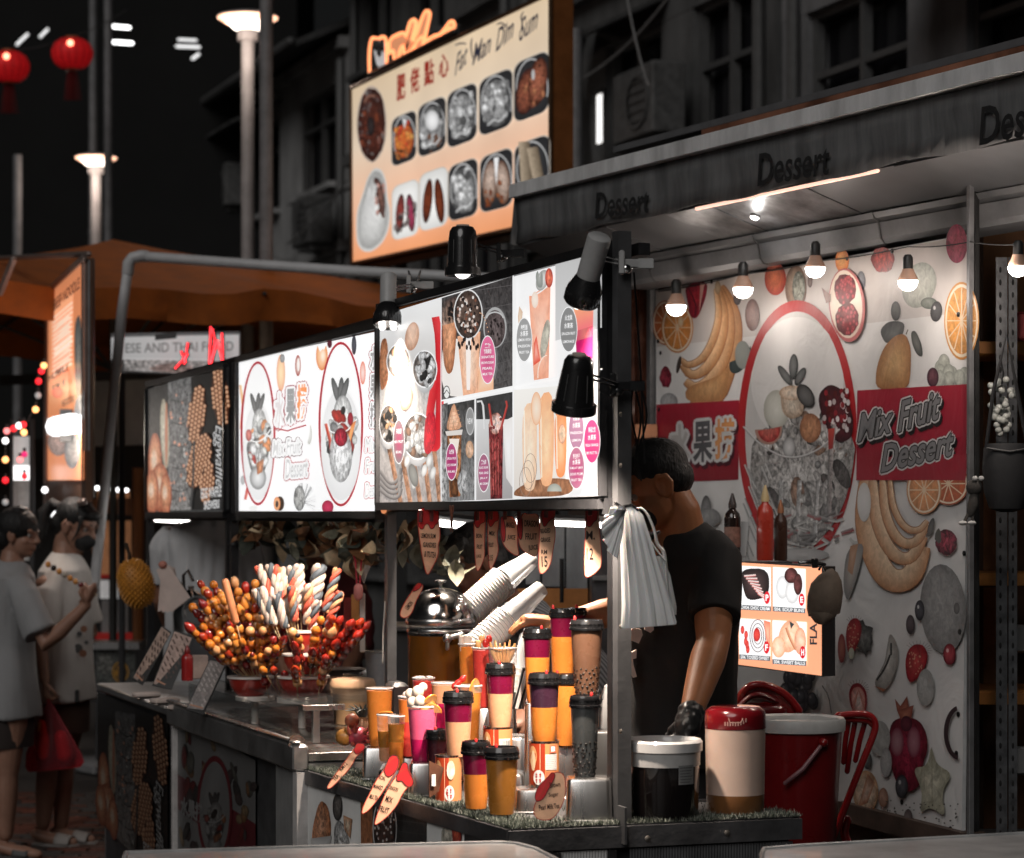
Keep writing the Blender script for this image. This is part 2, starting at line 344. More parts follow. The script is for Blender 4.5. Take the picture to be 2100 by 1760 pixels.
# ---- shophouses along the street behind the stalls
wallm = [M('plaster_pale',(.30,.30,.30),.85,var=.35,ns=1.4,bump=.4,bs=30,streak=.4),M('plaster_grey',(.17,.17,.175),.85,var=.4,ns=1.6,bump=.4,bs=30,streak=.4),M('plaster_dark',(.10,.10,.10),.85,var=.4,ns=1.6,bump=.4,streak=.4)]
darkg = M('window_dark',(.012,.012,.014),.15); framem = M('frame_grey',(.09,.09,.09),.5); roofm = M('roof_sheet',(.05,.05,.05),.7,var=.4,ns=5)
litm = M('lit_strip',(1,1,1),.5,emit=1.3,ecol=(1,.98,.95),var=.02)
def shophouse(u0,u1,h,wm,floors,nwin,label,n0=6.2,roof=True,skip=()):
 b = st((u0+u1)/2,n0,0); t = thing('shophouse',label,'building',b,ANG,'shophouses behind the stalls')
 L = u1-u0
 def bx(name,x0,x1,d0,d1,z0,z1,mat,par=t,bev=0):
  m = MB().box(((x0+x1)/2,-(d0+d1)/2,(z0+z1)/2),(x1-x0,abs(d1-d0),z1-z0),bev=bev); return m.obj(name,mat,par)
 fh = h/floors; m = MB(); wins = []
 for f in range(floors):
  z0,z1 = f*fh,f*fh+fh; a,b_ = z0+fh*.30,z0+fh*.80
  m.box((0,-.15,(z0+a)/2),(L,.3,a-z0)); m.box((0,-.15,(b_+z1)/2),(L,.3,z1-b_))
  w = L/nwin
  for k in range(nwin+1):
   x = -L/2+k*w; hw = w*.17; xa,xb = max(-L/2,x-hw),min(L/2,x+hw); m.box(((xa+xb)/2,-.152,(a+b_)/2),(xb-xa,.296,b_-a))
  wins += [(-L/2+(k+.5)*w,w*.66,a,b_,f) for k in range(nwin)]
 m.box((0,-3,h/2),(L-.1,5.2,h-.2)); m.obj('wall',wm,t,smooth=False)
 for x,w,a,b_,f in wins:
  fr = MB(); q = .05
  for s_ in (-1,0,1): fr.box((x+s_*(w/2-q/2),-.10,(a+b_)/2),(q,.08,b_-a))
  for z in (a+q/2,b_-q/2,a+(b_-a)*.68): fr.box((x,-.105,z),(w-2*q,.07,q))
  fo = fr.obj('window',framem,t,smooth=False)
  MB().add([(x-w/2,-.2,a),(x+w/2,-.2,a),(x+w/2,-.2,b_),(x-w/2,-.2,b_)],[(0,1,2,3)]).obj('pane',darkg,fo)
  bx('sill',x-w/2-.08,x+w/2+.08,-.14,0.02,a-.07,a-.002,wm,fo)
  if random.random() < .55: MB().add([(x-w/2-.2,.02,b_+.22),(x+w/2+.2,.02,b_+.22),(x+w/2+.2,.72,b_-.12),(x-w/2-.2,.72,b_-.12),(x-w/2-.2,.02,b_+.18),(x+w/2+.2,.02,b_+.18),(x+w/2+.2,.72,b_-.16),(x-w/2-.2,.72,b_-.16)],[(0,1,2,3),(7,6,5,4),(0,3,7,4),(1,5,6,2),(3,2,6,7)]).obj('hood',roofm,t,smooth=False)
 for f in range(1,floors+1): bx('cornice',-L/2,L/2,-.12,-.003,f*fh-.16,f*fh-.02,wm)
 if roof:
  MB().add([(-L/2,.7,h-.12),(L/2,.7,h-.12),(L/2,-3,h+1.6),(-L/2,-3,h+1.6),(-L/2,.7,h-.2),(L/2,.7,h-.2),(L/2,-3,h+1.5),(-L/2,-3,h+1.5)],[(0,1,2,3),(7,6,5,4),(0,4,5,1),(1,5,6,2),(3,7,4,0),(2,6,7,3)]).obj('roof',roofm,t,smooth=False)
  MB().tube([(-L/2,.74,h-.14),(L/2,.74,h-.14)],.06).obj('gutter',framem,t)
 for k in (0,1): MB().tube([(-L/2+.2+k*(L-.5),.06,.2),(-L/2+.2+k*(L-.5),.06,h-.3)],.05).obj('downpipe',framem,t)
 return t
shophouse(4.5,11.5,12,wallm[1],4,3,'grey shophouse wall directly above the dessert awning',roof=False)
shophouse(11.6,17.3,13,wallm[2],4,3,'dark shophouse between the hanging menu sign and the awning end',roof=False)
shophouse(17.4,23.2,12,wallm[2],4,3,'darkest shophouse, mostly hidden by the big dim sum sign')
shophouse(23.3,29,7.5,wallm[0],3,2,'pale low shophouse left of the dim sum sign')
shophouse(29.1,34.3,7.1,wallm[1],3,2,'grey low shophouse behind the tall lamp pole')
shophouse(34.4,41,6.6,wallm[2],3,3,'farthest low shophouse by the small lamp',)
def lit_slot(x0,x1,y0,y1,label):
 a,b = at_n(x0,y0,6.05),at_n(x1,y1,6.05); t = thing('lit_window',label,'lit window',(a.x,a.y,b.z))
 m = MB(); d = (b-a); d.z = 0; hh = a.z-b.z
 m.add([V((0,0,0)),d,d+ZZ*hh,ZZ*hh],[(0,1,2,3)]); m.obj('pane',litm,t)
 f = MB(); f.tube([V((0,0,0)),ZZ*hh],.025,6); f.tube([d,d+ZZ*hh],.025,6); f.tube([ZZ*hh,d+ZZ*hh],.025,6); f.obj('frame',framem,t)
lit_slot(1222,1240,192,290,'tall narrow lit white window of a house behind, wider of the two')
lit_slot(1184,1191,210,320,'thin lit white strip window beside the brown end of the sign')
acm = M('ac_metal',(.10,.10,.10),.5,var=.3,bump=.2)
for k,(px,py,lb) in enumerate(((1330,215,'air conditioner unit on the dark wall between the sign and the awning'),(640,455,'air conditioner unit on the pale wall left of the sign'),(470,385,'air conditioner unit behind the tall lamp pole'))):
 p = at_n(px,py,5.85); t = thing('air_conditioner',lb,'air conditioner',p,ANG,'air conditioners on the house walls')
 MB().box((0,0,0),(.85,.3,.6),bev=.02).obj('casing',acm,t); m = MB()
 m.lathe([(.2,0),(.23,0),(.23,.02),(.2,.02)],(-.12,.15,0),(0,1,0),20,(0,0))
 for i in range(5): m.box((-.12,.16,-.16+i*.08),(.4,.01,.012))
 m.obj('fan_grille',framem,t); MB().box((-.3,-.1,-.34),(.04,.4,.04)).obj('bracket',framem,t); MB().box((.3,-.1,-.34),(.04,.4,.04)).obj('bracket',framem,t)
cabm = M('cable',(.02,.02,.02),.6)
def cable(pts,r,label,mat=None,sag=0.,name='cable'):
 a = V(pts[0]); t = MB(); P = []
 for i in range(len(pts)-1):
  p,q = V(pts[i]),V(pts[i+1])
  for k in range(8): f = k/8; P.append(p.lerp(q,f)-ZZ*sag*4*f*(1-f)-a)
 P.append(V(pts[-1])-a); t.tube(P,r,6); o = t.obj(name,mat or cabm); o.location = a; return tag(o,label,'cable')
greyc = M('cable_grey',(.2,.2,.2),.6)
cable([at_n(1165,175,5.4),at_n(1375,-10,5.4)],.012,'thin grey wire slanting up in front of the dark houses above the awning',greyc,.1)
cable([at(1285,-10,16),at(1330,175,15)],.008,'thin wire hanging down in front of the dark houses',greyc,.05)
cable([at_n(540,510,5),at_n(720,560,5)],.012,'thin pale wire behind the pipe frame, left of the sign',greyc,.1)
cable([at_n(590,500,5.2),at_n(712,370,5.2)],.012,'pale wire rising to the lower left edge of the sign',greyc,.05)
# ---- dark block far left with ceiling tubes
offm = M('block_wall',(.002,.002,.002),.9,var=.3,ns=.6)
t = thing('office_block','nearly black building far away behind the red lanterns','building',(-7.5,34,0))
MB().box((0,1.5,5.5),(9,3,11)).obj('wall',offm,t)
tubem = M('tube_white',(1,1,1),.4,emit=4,ecol=(1,1,1),var=.01); tubed = M('tube_dim',(.6,.6,.6),.4,emit=1.1,ecol=(.9,.9,.9),var=.01)
def tube_light(x0,y0,x1,y1,Y,r,label,mat=tubem,nseg=2,grp='white tube lights in the dark'):
 a,b = at(x0,y0,Y),at(x1,y1,Y); c = (a+b)/2; t = thing('tube_light',label,'light',c,0,grp)
 m = MB(); d = b-a
 for k in range(nseg): m.tube([a-c+d*((k+.06)/nseg),a-c+d*((k+.94)/nseg)],r,8)
 m.obj('tube',mat,t); MB().tube([a-c+V((0,r*2.2,0)),b-c+V((0,r*2.2,0))],r*.9,6).obj('housing',framem,t); return t
tube_light(226,54,266,57,32,.022,'white tube light pair, upper one right of the nearer lantern')
tube_light(226,86,272,89,32,.022,'white tube light just under another one, right of the nearer lantern')
tube_light(365,81,403,83,32,.016,'dim tube light pair, upper one left of the tall lamp',tubed)
tube_light(361,95,410,97,32,.02,'tube light pair, lower one left of the tall lamp',tubed)
tube_light(394,121,408,111,32,.02,'short slanting tube light left of the tall lamp',tubed,1)
tube_light(34,92,57,70,32,.018,'slanting dim tube light between the two lanterns',tubed)
tube_light(82,76,98,60,32,.018,'short slanting dim tube light above left of the right lantern',tubed)
# ---- poles and street lamps
polem = M('pole_paint',(.26,.25,.25),.45,var=.15,ns=8,bump=.1); poled = M('pole_dark',(.17,.17,.175),.5,var=.2)
lensm = M('lamp_lens',(1,.93,.86),.3,emit=3.5,ecol=(1,.86,.76),var=.02); lensd = M('lamp_bowl',(.9,.6,.45),.35,emit=1.6,ecol=(1,.55,.36),var=.05)
def street_lamp(px,ylens,Y,wpx,pw,label,zt=None,E=60):
 c = at(px,ylens,Y); t = thing('street_lamp',label,'street lamp',(c.x,c.y,0),0,'white street lamps'); z = c.z; R = wpx/2*Y/FPX; r = pw/2*Y/FPX
 MB().lathe([(r*1.9,0),(r*1.9,.04),(r*1.35,.06),(r*1.2,1.1),(r,1.15),(r,z+R*.12)],n=20).obj('pole',polem,t)
 m = MB(); m.lathe([(R*.26,-R*.44),(R*.46,-R*.36),(R*.68,-R*.14),(R*.78,0)],(0,0,z+R*.6),n=28,cap=(1,0)); m.obj('lens',lensm,t)
 m = MB(); m.lathe([(R*.81,-R*.02),(R,R*.02),(R,R*.05),(R*.9,R*.1),(R*.5,R*.2),(R*.12,R*.26)],(0,0,z+R*.6),n=28); m.obj('cap',poled,t)
 m = MB(); m.lathe([(R*.74,-R*.16),(R*.99,R*.0),(R*.82,R*.005)],(0,0,z+R*.6),n=28,cap=(0,0)); m.obj('reflector',lensd,t)
 MB().lathe([(r*1.6,-.02),(r*1.6,.05),(r,.07)],(0,0,z-.01),n=20).obj('collar',polem,t)
 for dx,dy in ((.16,-.3),(-.2,-.28)): lamp('street_lamp_light','POINT',(c.x+dx,c.y+dy,z-.12),E,(1,.80,.68),.08)
 return t
street_lamp(508,75,17,126,27,'tall lamp post with a bright dish head, nearer and taller of the two',E=6)
street_lamp(197,350,24,86,21,'small lamp post farther off with a bright dish head',E=9)
def pole(px,ytop,ybot,Y,w,label,mat=poled):
 a = at(px,ytop,Y); r = w/2*Y/FPX; t = thing('pole',label,'pole',(a.x,a.y,0),0,'dark bare poles')
 MB().lathe([(r,.03),(r,a.z)],n=18).obj('shaft',mat,t); MB().lathe([(r*2.2,0),(r*2.2,.03),(r*1.1,.05)],n=18).obj('base_plate',mat,t); MB().lathe([(r*1.12,0),(r*1.12,.05)],(0,0,max(2,a.z*.62)),n=18).obj('band',mat,t)
pole(546,-60,560,15,28,'dark bare pole directly right of the tall lamp post')
pole(222,-60,500,21,18,'dark bare pole directly right of the small lamp post')
pole(191,-60,310,26,17,'thin dark pole rising behind the small lamp')
pole(36,318,520,24,18,'short faint pole under the left lantern')
pole(1180,60,420,18,30,'dark pole right of the brown end of the dim sum sign')
# ---- lanterns
lanm = M('lantern_silk',(.5,.01,.012),.6,var=.3,ns=40,emit=.16,ecol=(1,.015,.02)); lanr = M('lantern_rib',(.12,.002,.004),.6)
for px,py,lb in ((18,137,'red round paper lantern at the left edge of the sky, lower one'),(148,110,'red round paper lantern left of the thin poles, higher one')):
 c = at(px,py,20); t = thing('lantern',lb,'lantern',c,0,'red paper lanterns'); R = .17; m = MB(); ri = MB()
 prof = [(.05,-.125),(.10,-.115),(.145,-.08),(.17,-.02),(.172,.02),(.145,.08),(.1,.115),(.05,.125)]; N_ = 48
 m.rings([[V((r*(1-.035*(i % 3 == 0))*cos(2*pi*i/N_),r*(1-.035*(i % 3 == 0))*sin(2*pi*i/N_),h)) for i in range(N_)] for r,h in prof]); m.obj('shade',lanm,t)
 for i in range(16): ri.tube([(r*1.005*cos(2*pi*i/16),r*1.005*sin(2*pi*i/16),h) for r,h in prof],.0025,5)
 ri.obj('ribs',lanr,t)
 MB().lathe([(.055,.12),(.055,.14)],n=20).lathe([(.05,-.14),(.05,-.12)],n=20).obj('cap',M('lantern_gold',(.35,.12,.05),.4),t)
 m = MB()
 for i in range(22): a = i*2.4; m.tube([(.04*cos(a)*sqrt(i/22),.04*sin(a)*sqrt(i/22),-.14),(.075*cos(a)*sqrt(i/22),.05*sin(a)*sqrt(i/22),-.38)],.003,4)
 m.obj('tassel',M('tassel',(.16,.01,.01),.8),t)
 MB().ball((.015,-.166,.055),.026,12,8).obj('bulb',M('lantern_bulb',(1,.1,.05),.4,emit=5,ecol=(1,.25,.15)),t)
cable([at(-60,60,20),at(18,104,20),at(148,76,20),at(260,20,20)],.004,'thin black cord carrying the two lanterns',sag=.02)
# ---- market umbrella
canv = M('canvas_brown',(.30,.075,.006),.8,var=.22,ns=5,bump=.5,bs=14); ribm = M('umbrella_rib',(.02,.02,.02),.5)
ap = at(232,492,15.2); t = thing('market_umbrella','big brown canvas umbrella lit orange underneath, behind the white pipe frame','umbrella',(ap.x,ap.y,0),ANG+.25)
hw = 1.95; zr = 2.86; m = MB(); NS = 64; rows = []
for k in range(9):
 f = k/8; row = []
 for i in range(NS):
  a = 2*pi*i/NS; sq = 1/max(abs(cos(a)),abs(sin(a))); e = (i % (NS//8))/(NS//8); fold = .055*sin(pi*e)*f+.02*sin(a*13)*f
  row.append(V((hw*f*sq*cos(a) if k else .01*cos(a),hw*f*sq*sin(a) if k else .01*sin(a),ap.z-(ap.z-zr)*(f**.9)-fold)))
 rows.append(row)
m.rings(rows,cap=(0,0)); m.obj('canopy',canv,t)
m = MB(); top = [V((p.x,p.y,p.z)) for p in rows[-1]]; rr = []
for k in range(4): rr.append([V((p.x*(1+.012*sin(i*1.9)*k),p.y*(1+.012*sin(i*1.9)*k),p.z-.055*k-.012*abs(sin(i*.55))*(k == 3))) for i,p in enumerate(top)])
m.rings(rr,cap=(0,0)); m.obj('valance',canv,t)
MB().cyl((0,0,.05),(0,0,ap.z-.05),.025).obj('pole',ribm,t)
for i in range(8):
 a = 2*pi*i/8+pi/4*0; sq = 1/max(abs(cos(a)),abs(sin(a))); r_ = MB().tube([(0,0,ap.z-.06),(hw*sq*cos(a),hw*sq*sin(a),zr-.03)],.012,6).obj('rib',ribm,t)
 MB().tube([(0,0,2.5),(hw*.5*sq*cos(a),hw*.5*sq*sin(a),ap.z-(ap.z-zr)*.55-.03)],.01,6).obj('strut',ribm,r_)
MB().box((0,0,.04),(.5,.5,.08),bev=.02).obj('base',poled,t)
for k,(dx,dy) in enumerate(((-.9,-.8),(.6,-1.0),(1.5,.2))): lamp('stall_glow','POINT',(ap.x+dx,ap.y+dy,2.35),2.6,(1,.72,.45),.06)
bulbm = M('bulb_lit',(1,1,1),.3,emit=9,ecol=(1,.93,.86),var=.01); sockm = M('socket',(.05,.03,.02),.5)
for k,(dx,dy,lb) in enumerate(((-.9,-.8,'bare bulb under the brown umbrella, left one'),(.6,-1.0,'bare bulb under the brown umbrella, front one'),(1.5,.2,'bare bulb under the brown umbrella, right one'))):
 t = thing('light_bulb',lb,'light bulb',(ap.x+dx,ap.y+dy,2.42)); MB().ball((0,0,0),.028,12,8).obj('globe',bulbm,t); MB().cyl((0,0,.025),(0,0,.38),.012).obj('socket',sockm,t)
# ---- white pipe frame
pvc = M('pipe_white',(.50,.50,.51),.42,var=.12,ns=6,bump=.1)
b0 = at(128,1700,12.4); t = thing('pipe_frame','leaning grey-white pipe with an elbow, running over the stalls from behind the two women','pipe',(b0.x,b0.y,0))
o0 = V((b0.x,b0.y,0)); r = .026
P = [at(128,1700,12.4),at(190,1240,12.35),at(250,640,12.3),at(262,556,12.3)]
MB().tube([p-o0 for p in P],r,14).obj('upright',pvc,t)
A = at(262,556,12.3); B = at(292,525,12.3); el = [A+(at(262,540,12.3)-A)*.0]
cs = [at(262,560,12.3),at(264,540,12.3),at(272,529,12.3),at(290,525,12.3),at(300,526,12.3)]
MB().tube([p-o0 for p in cs],r*1.18,14).obj('elbow',pvc,t)
MB().tube([p-o0 for p in (at(292,526,12.3),at(500,541,12.2),at(720,556,12.0),at(1000,571,11.8))],r,14).obj('rail',pvc,t)
# ---- signboard of the noodle stall on the left
nb0,nb1 = at(172,530,11.5),at(98,600,13.27); dd = nb0-nb1; dd.z = 0; dd.normalize(); nrm = V((dd.y,-dd.x,0)); nrm = nrm if nrm.y > 0 else -nrm
t = thing('hanging_signboard','tall narrow orange menu board at the left with a clear lower panel','sign',(nb0.x,nb0.y,0))
pz = Poster(nb0,nrm)
pz.quad([(98,600),(172,531),(172,985),(95,985)],(.62,.22,.10),(.75,.27,.12))
pz.quad([(103,640),(150,598),(150,800),(103,810)],(.95,.42,.22),(.95,.30,.14))
pz.text('BEEF NOODLE',137,603,52,24,(.03,.02,.02),slope=-.9,bold=.02)
for i in range(14): pz.quad([(108,652+i*9),(149-random.random()*14,618+i*9.6),(149,622+i*9.6),(108,656+i*9)],(1,.72,.55))
pz.line([(112,718),(148,690)],3,(1,.85,.7)); pz.line([(112,728),(148,700)],3,(1,.85,.7))
for i,(x,y,s_) in enumerate(((128,758,'MILE'),(140,822,'NOODLE'),(120,790,'RM 8'),(112,770,'HOT'))): pz.text(s_,x,y,26,14,(.08,.03,.03),slope=-.5,bold=.02)
pz.poly([(152,660),(166,640),(168,760),(164,830),(154,800)],(.05,.06,.06),(.2,.19,.17),a=.6); pz.quad([(156,820),(172,800),(172,860),(148,860)],(.3,.3,.3),a=.7)
pz.ell(120,905,22,30,(.25,.2,.18),(.5,.35,.3),a=.9); pz.ell(148,925,16,36,(.2,.2,.2),(.55,.5,.45),a=.9)
pz.ell(118,805,12,12,(.7,.1,.06)); pz.quad([(96,858),(166,852),(166,888),(96,892)],(1,1,1));
pz.done(MP('print_board',.75,.25),t)
m = MB(); off = V((nb0.x,nb0.y,0))
a_,b_,c_,d_ = at(98,600,13.27),nb0,at(172,1030,11.5),at(95,1045,13.27)
m.prism([p+nrm*.01-off for p in (d_,c_,b_,a_)],nrm*.03); m.obj('board',M('board_edge',(.1,.05,.03),.5),t)
m = MB(); m.tube([b_-off,a_-off],.02,6); m.tube([a_-off,d_-off],.018,6); m.tube([c_-off,d_-off],.018,6); m.obj('frame',M('sign_frame',(.28,.22,.2),.35,m=.6),t)
pp = at(180,530,11.55); m = MB(); m.box((pp.x-off.x,.06,(pp.z+1.68)/2),(.055,.06,pp.z-1.68)); m.obj('post',M('brown_post',(.05,.025,.015),.5,var=.3),t)
MB().box((pp.x-off.x+.0,.03,2.35),(.035,.05,.9)).obj('steel_cover',poled,t)
p0,p1 = at(0,530,13.2)-off,at(182,521,11.6)-off; MB().tube([p0,p1],.016,6).obj('top_rail',M('sign_frame'),t)
MB().tube([at(0,600,12.4)-off,at(28,532,12.2)-off],.02,6).obj('brace',M('sign_frame'),t)
c = at(131,872,11.9); t = thing('batten_light','glaring white light box near the foot of the orange menu board','light',c)
lamp('batten_light_glow','POINT',c+V((.02,-.25,-.05)),9,(1,.88,.78),.06); dv = V((-.16,.42,0)); MB().tube([-dv*.5,dv*.5],.05,10).obj('tube',M('glare',(1,1,1),.4,emit=2.2,ecol=(1,1,1)),t); MB().box((.0,.08,0),(.06,.06,.16)).obj('housing',framem,t)
# ---- the stalls far left (small in view)
def card(name,pts,col,mat,parent,thick=.03,a=0.):
 """upright board with real thickness; pts traced, (x, y, Y)"""
 P = [at(*p)-V(parent.location) for p in pts]; n = (P[1]-P[0]).cross(P[2]-P[0]).normalized(); n = n if n.y > 0 else -n
 return MB().prism(P,n*thick).obj(name,mat,parent,smooth=False)
gw = M('stall_wall_grey',(.30,.30,.31),.6,var=.25,ns=2); gd = M('stall_dark',(.025,.025,.027),.7); ow = M('stall_wood',(.20,.07,.02),.5,var=.3,ns=6,streak=.2)
lo = M('panel_orange',(.5,.22,.10),.5,emit=.30,var=.35,ns=3); red = M('red_board',(.4,.02,.015),.4,emit=.15); lw = M('panel_white',(.8,.8,.8),.5,emit=.28,var=.3,ns=2)
t = thing('food_stall','dark food stall with grey canopy wall behind the leaning pipe','stall',at(240,1500,15.5)); t.location.z = 0
card('awning_board',[(185,762,15.8),(490,790,15.0),(490,905,15),(185,915,15.8)],0,gw,t,.1)
card('roof_edge',[(0,770,16.2),(490,750,14.8),(490,768,14.8),(0,790,16.2)],0,gd,t,.05)
card('wall',[(-60,900,17),(500,900,17),(500,1440,17),(-60,1440,17)],0,gd,t,.06)
for k,(x0,x1,y0,y1,mt) in enumerate(((190,268,1068,1178,lo),(140,168,982,1040,lo),(200,265,1003,1030,lo),(205,268,1190,1228,lw),(208,262,1232,1298,gw),(196,275,1298,1312,red),(186,205,1178,1184,red),(205,268,1178,1186,red))):
 card('panel',[(x0,y0,16.3-k*.02),(x1,y0,16.3-k*.02),(x1,y1,16.3-k*.02),(x0,y1,16.3-k*.02)],0,mt,t,.03)
for x in (158,283): MB().cyl(at(x,960,15.6)-V(t.location),at(x,1330,15.6)-V(t.location),.035,n=8).obj('post',ow,t)
card('shelf',[(190,1024,15.7),(300,1020,15.7),(300,1060,15.7),(190,1050,15.7)],0,ow,t,.25)
MB().prism([at(x,y,Y)-V(t.location) for x,y,Y in ((188,1318,14.2),(285,1318,14.2),(300,1312,15.9),(188,1312,15.9))],(0,0,-.04)).obj('counter_top',M('steel_far',(.4,.4,.4),.3,m=.8),t)
pf = Poster(at(235,1370,14.25),(0,1,0)); pf.quad([(196,1326),(278,1326),(278,1402),(196,1402)],(.07,.075,.07),a=.8); pf.ell(215,1362,16,22,(.14,.14,.13),a=.9); pf.ell(247,1378,17,21,(.5,.24,.02)); pf.ell(247,1378,14.5,18.5,(.04,.03,.02)); pf.text('BEST',247,1378,24,12,(.5,.24,.02),slope=-.25,bold=.03); pf.text('BIG',246,1368,12,7,(.5,.24,.02),slope=-.25,bold=.03); pf.text('QUALITY',248,1388,19,5,(.5,.24,.02),slope=-.25,bold=.02)
pf.done(MP('print_dim'),t); MB().prism([at(x,y,14.28)-V(t.location) for x,y in ((196,1326),(278,1326),(278,1560),(196,1560))],(0,.03,0)).obj('front_panel',gd,t,smooth=False)
for k,(x0,x1,y) in enumerate(((195,232,1001),(225,262,1004))): tube_light(x0,y,x1,y+2,15.2,.012,'white tube under the far stall shelf, %s one' % ('left','right')[k],tubem,1)
for k,(x0,y0,x1,y1) in enumerate(((195,875,215,877),(272,873,288,874))): tube_light(x0,y0,x1,y1,16.5,.01,('small dim tube light seen just left of the leaning pipe','small dim tube light seen just right of the leaning pipe')[k],tubed,1)
c = at(360,762,13); t = thing('shop_sign','white sign board with grey capital letters above the waffle panel','sign',c)
ps = Poster(at(360,720,13),(0,1,0)); ps.quad([(228,692),(490,686),(490,738),(228,734)],(.62,.62,.62)); ps.text('ESE AND THAI FOOD',368,712,222,20,(.2,.2,.2),slope=-.02,bold=.015)
ps.quad([(255,736),(430,738),(430,768),(255,760)],(.4,.38,.37),a=.9); ps.poly([(300,755),(350,742),(400,752),(380,765),(320,762)],(.3,.22,.2),a=.9); ps.quad([(228,734),(490,738),(490,741),(228,737)],(.75,.75,.75)); ps.quad([(318,686),(362,680),(362,694),(318,698)],(.03,.03,.03))
ps.done(MP('print_far',.42),t); card('board',[(228,684,13.02),(492,680,13.02),(492,770,13.02),(228,764,13.02)],0,gw,t,.05)
for x in (250,470): q = at(x,760,13.1)-c; MB().cyl(q,V((q.x,q.y,-c.z+.02)),.018,n=8).obj('post',gd,t)
ledm = M('led_red',(1,.02,.02),.4,emit=6,ecol=(1,.04,.05));
for lb,strokes in (('red dotted LED letter strokes standing taller above the waffle panel',[((432,672),(429,755)),((436,676),(441,700),(432,752)),((455,685),(457,748)),((430,748),(446,700),(456,742))]),('shorter red dotted LED strokes left of the taller ones',[((385,705),(378,745)),((360,755),(384,728)),((372,722),(380,742))])):
 c = at(strokes[0][0][0],strokes[0][0][1]+70,12.9); t = thing('led_sign',lb,'led sign',c,0,'red LED signs'); m = MB(); bk = MB()
 for sk in strokes:
  P = [at(x,y,12.9)-c for x,y in sk]; bk.tube([p+V((0,.02,0)) for p in P],.012,6)
  for i in range(len(P)-1):
   n_ = max(3,int((P[i+1]-P[i]).length/.013))
   for k in range(n_+1): m.ball(P[i].lerp(P[i+1],k/n_),.0042,6,4)
 m.obj('diodes',ledm,t); bk.obj('backing',M('led_back',(.03,.01,.01),.6),t); c2 = at(strokes[0][0][0],800,12.9)-c; MB().cyl((0,.03,c2.z),(0,.03,.05),.012).obj('pole',gd,t)
gl = [(90,750,'o'),(85,761,'r'),(79,782,'r'),(78,811,'d'),(73,840,'o'),(14,884,'p'),(28,879,'r'),(39,873,'w'),(48,871,'r'),(49,887,'o'),(11,904,'w'),(11,943,'o'),(50,932,'m'),(41,943,'p'),(11,985,'r'),(50,977,'r'),(92,1005,'w'),(11,1030,'d')]
gc = {'o': ('amber',(1,.45,.16),2.5),'r': ('red',(.9,.02,.03),1.6),'w': ('white',(1,1,1),2.2),'p': ('pink',(1,.25,.25),1.5),'m': ('magenta',(.6,.02,.14),1.),'d': ('grey',(.4,.4,.4),.5)}
for i,(x,y,k) in enumerate(gl):
 nm,cc,e = gc[k]; p = at(x,y,12.6); where = ('beside the top of the board' if y < 800 else 'half way down the board' if y < 860 else 'in the upper cluster at the left edge' if y < 920 else 'in the lower cluster at the left edge')
 t = thing('globe_light','%s globe light %s, %s light down the chain' % (nm,where,'first second third fourth fifth sixth seventh eighth ninth tenth eleventh twelfth thirteenth fourteenth fifteenth sixteenth seventeenth last'.split()[i]),'globe light',p,0,'coloured globe lights at the left'); MB().ball((0,0,0),.017,12,8).obj('globe',M('globe_'+nm,cc,.3,emit=e,ecol=cc),t); MB().cyl((0,0,.016),(0,0,.035),.008).obj('socket',gd,t)
cable([at(x,y-9,12.62) for x,y,_ in gl[:5]]+[at(x,y-9,12.62) for x,y,_ in gl[9:4:-1]]+[at(x,y-9,12.62) for x,y,_ in gl[10:12]],.003,'dark cord that carries the coloured globe lights')
t = thing('display_case','bright upright glass case behind the coloured globe lights','display case',at(45,1130,13.4)); t.location.z = 0
for (x0,y0,x1,y1,mt) in ((26,895,62,955,lw),(26,955,62,985,M('case_glow',(1,1,1),.4,emit=1.6,ecol=(1,1,1))),(26,985,62,1150,M('case_grey',(.3,.29,.28),.4,emit=.15,var=.5,ns=5)),(100,960,130,1060,M('case_glow'))):
 card('panel',[(x0,y0,13.4),(x1,y0,13.4),(x1,y1,13.4),(x0,y1,13.4)],0,mt,t,.03)
for x in (24,64,68): MB().cyl(at(x,860,13.36)-V(t.location),at(x,1200,13.36)-V(t.location),.01,n=6).obj('post',gd,t)
# ======================= BIG DIM SUM SIGN =======================
WH = (.9,.9,.9); BK = (.012,.012,.014); RD = (.55,.02,.03); OR = (.9,.32,.08); PE = (.95,.50,.27); GY = (.35,.35,.35); DG = (.08,.08,.085); MG_ = (.62,.06,.20)
sl,sr = at(722,540,15),at(1130,453,12.6); dsg = (sr-sl); dsg.z = 0; dsg.normalize(); nsg = V((-dsg.y,dsg.x,0)); nsg = nsg if nsg.y > 0 else -nsg
t = thing('hanging_menu_sign','large backlit peach dim sum menu board with round dish pictures high above the stalls','sign',(sr.x,sr.y,3.1)); off = t.location.copy()
P_ = Poster(sl,nsg)
Z = lambda x,y: (684+x*.3107,y*.3107)
TL,TR,BR,BL = (721,181),(1130,-14),(1130,453),(723,541)
def lerp2(a,b,f): return (a[0]+(b[0]-a[0])*f,a[1]+(b[1]-a[1])*f)
gc_ = [(0,(.80,.62,.42)),(.35,(.82,.66,.50)),(.62,(.88,.55,.38)),(1,(.90,.36,.16))]
for i in range(3): P_.quad([lerp2(TL,BL,gc_[i][0]),lerp2(TR,BR,gc_[i][0]),lerp2(TR,BR,gc_[i+1][0]),lerp2(TL,BL,gc_[i+1][0])],gc_[i][1],gc_[i+1][1],nl=0)
def z_(x,y): return Z(x,y)
x,y = Z(252,820); P_.ell(x,y,31,79,(.55,.45,.38)); P_.ell(x,y,28.5,75,(.035,.012,.01),(.10,.028,.018),a=.9,jag=.03,n=40)
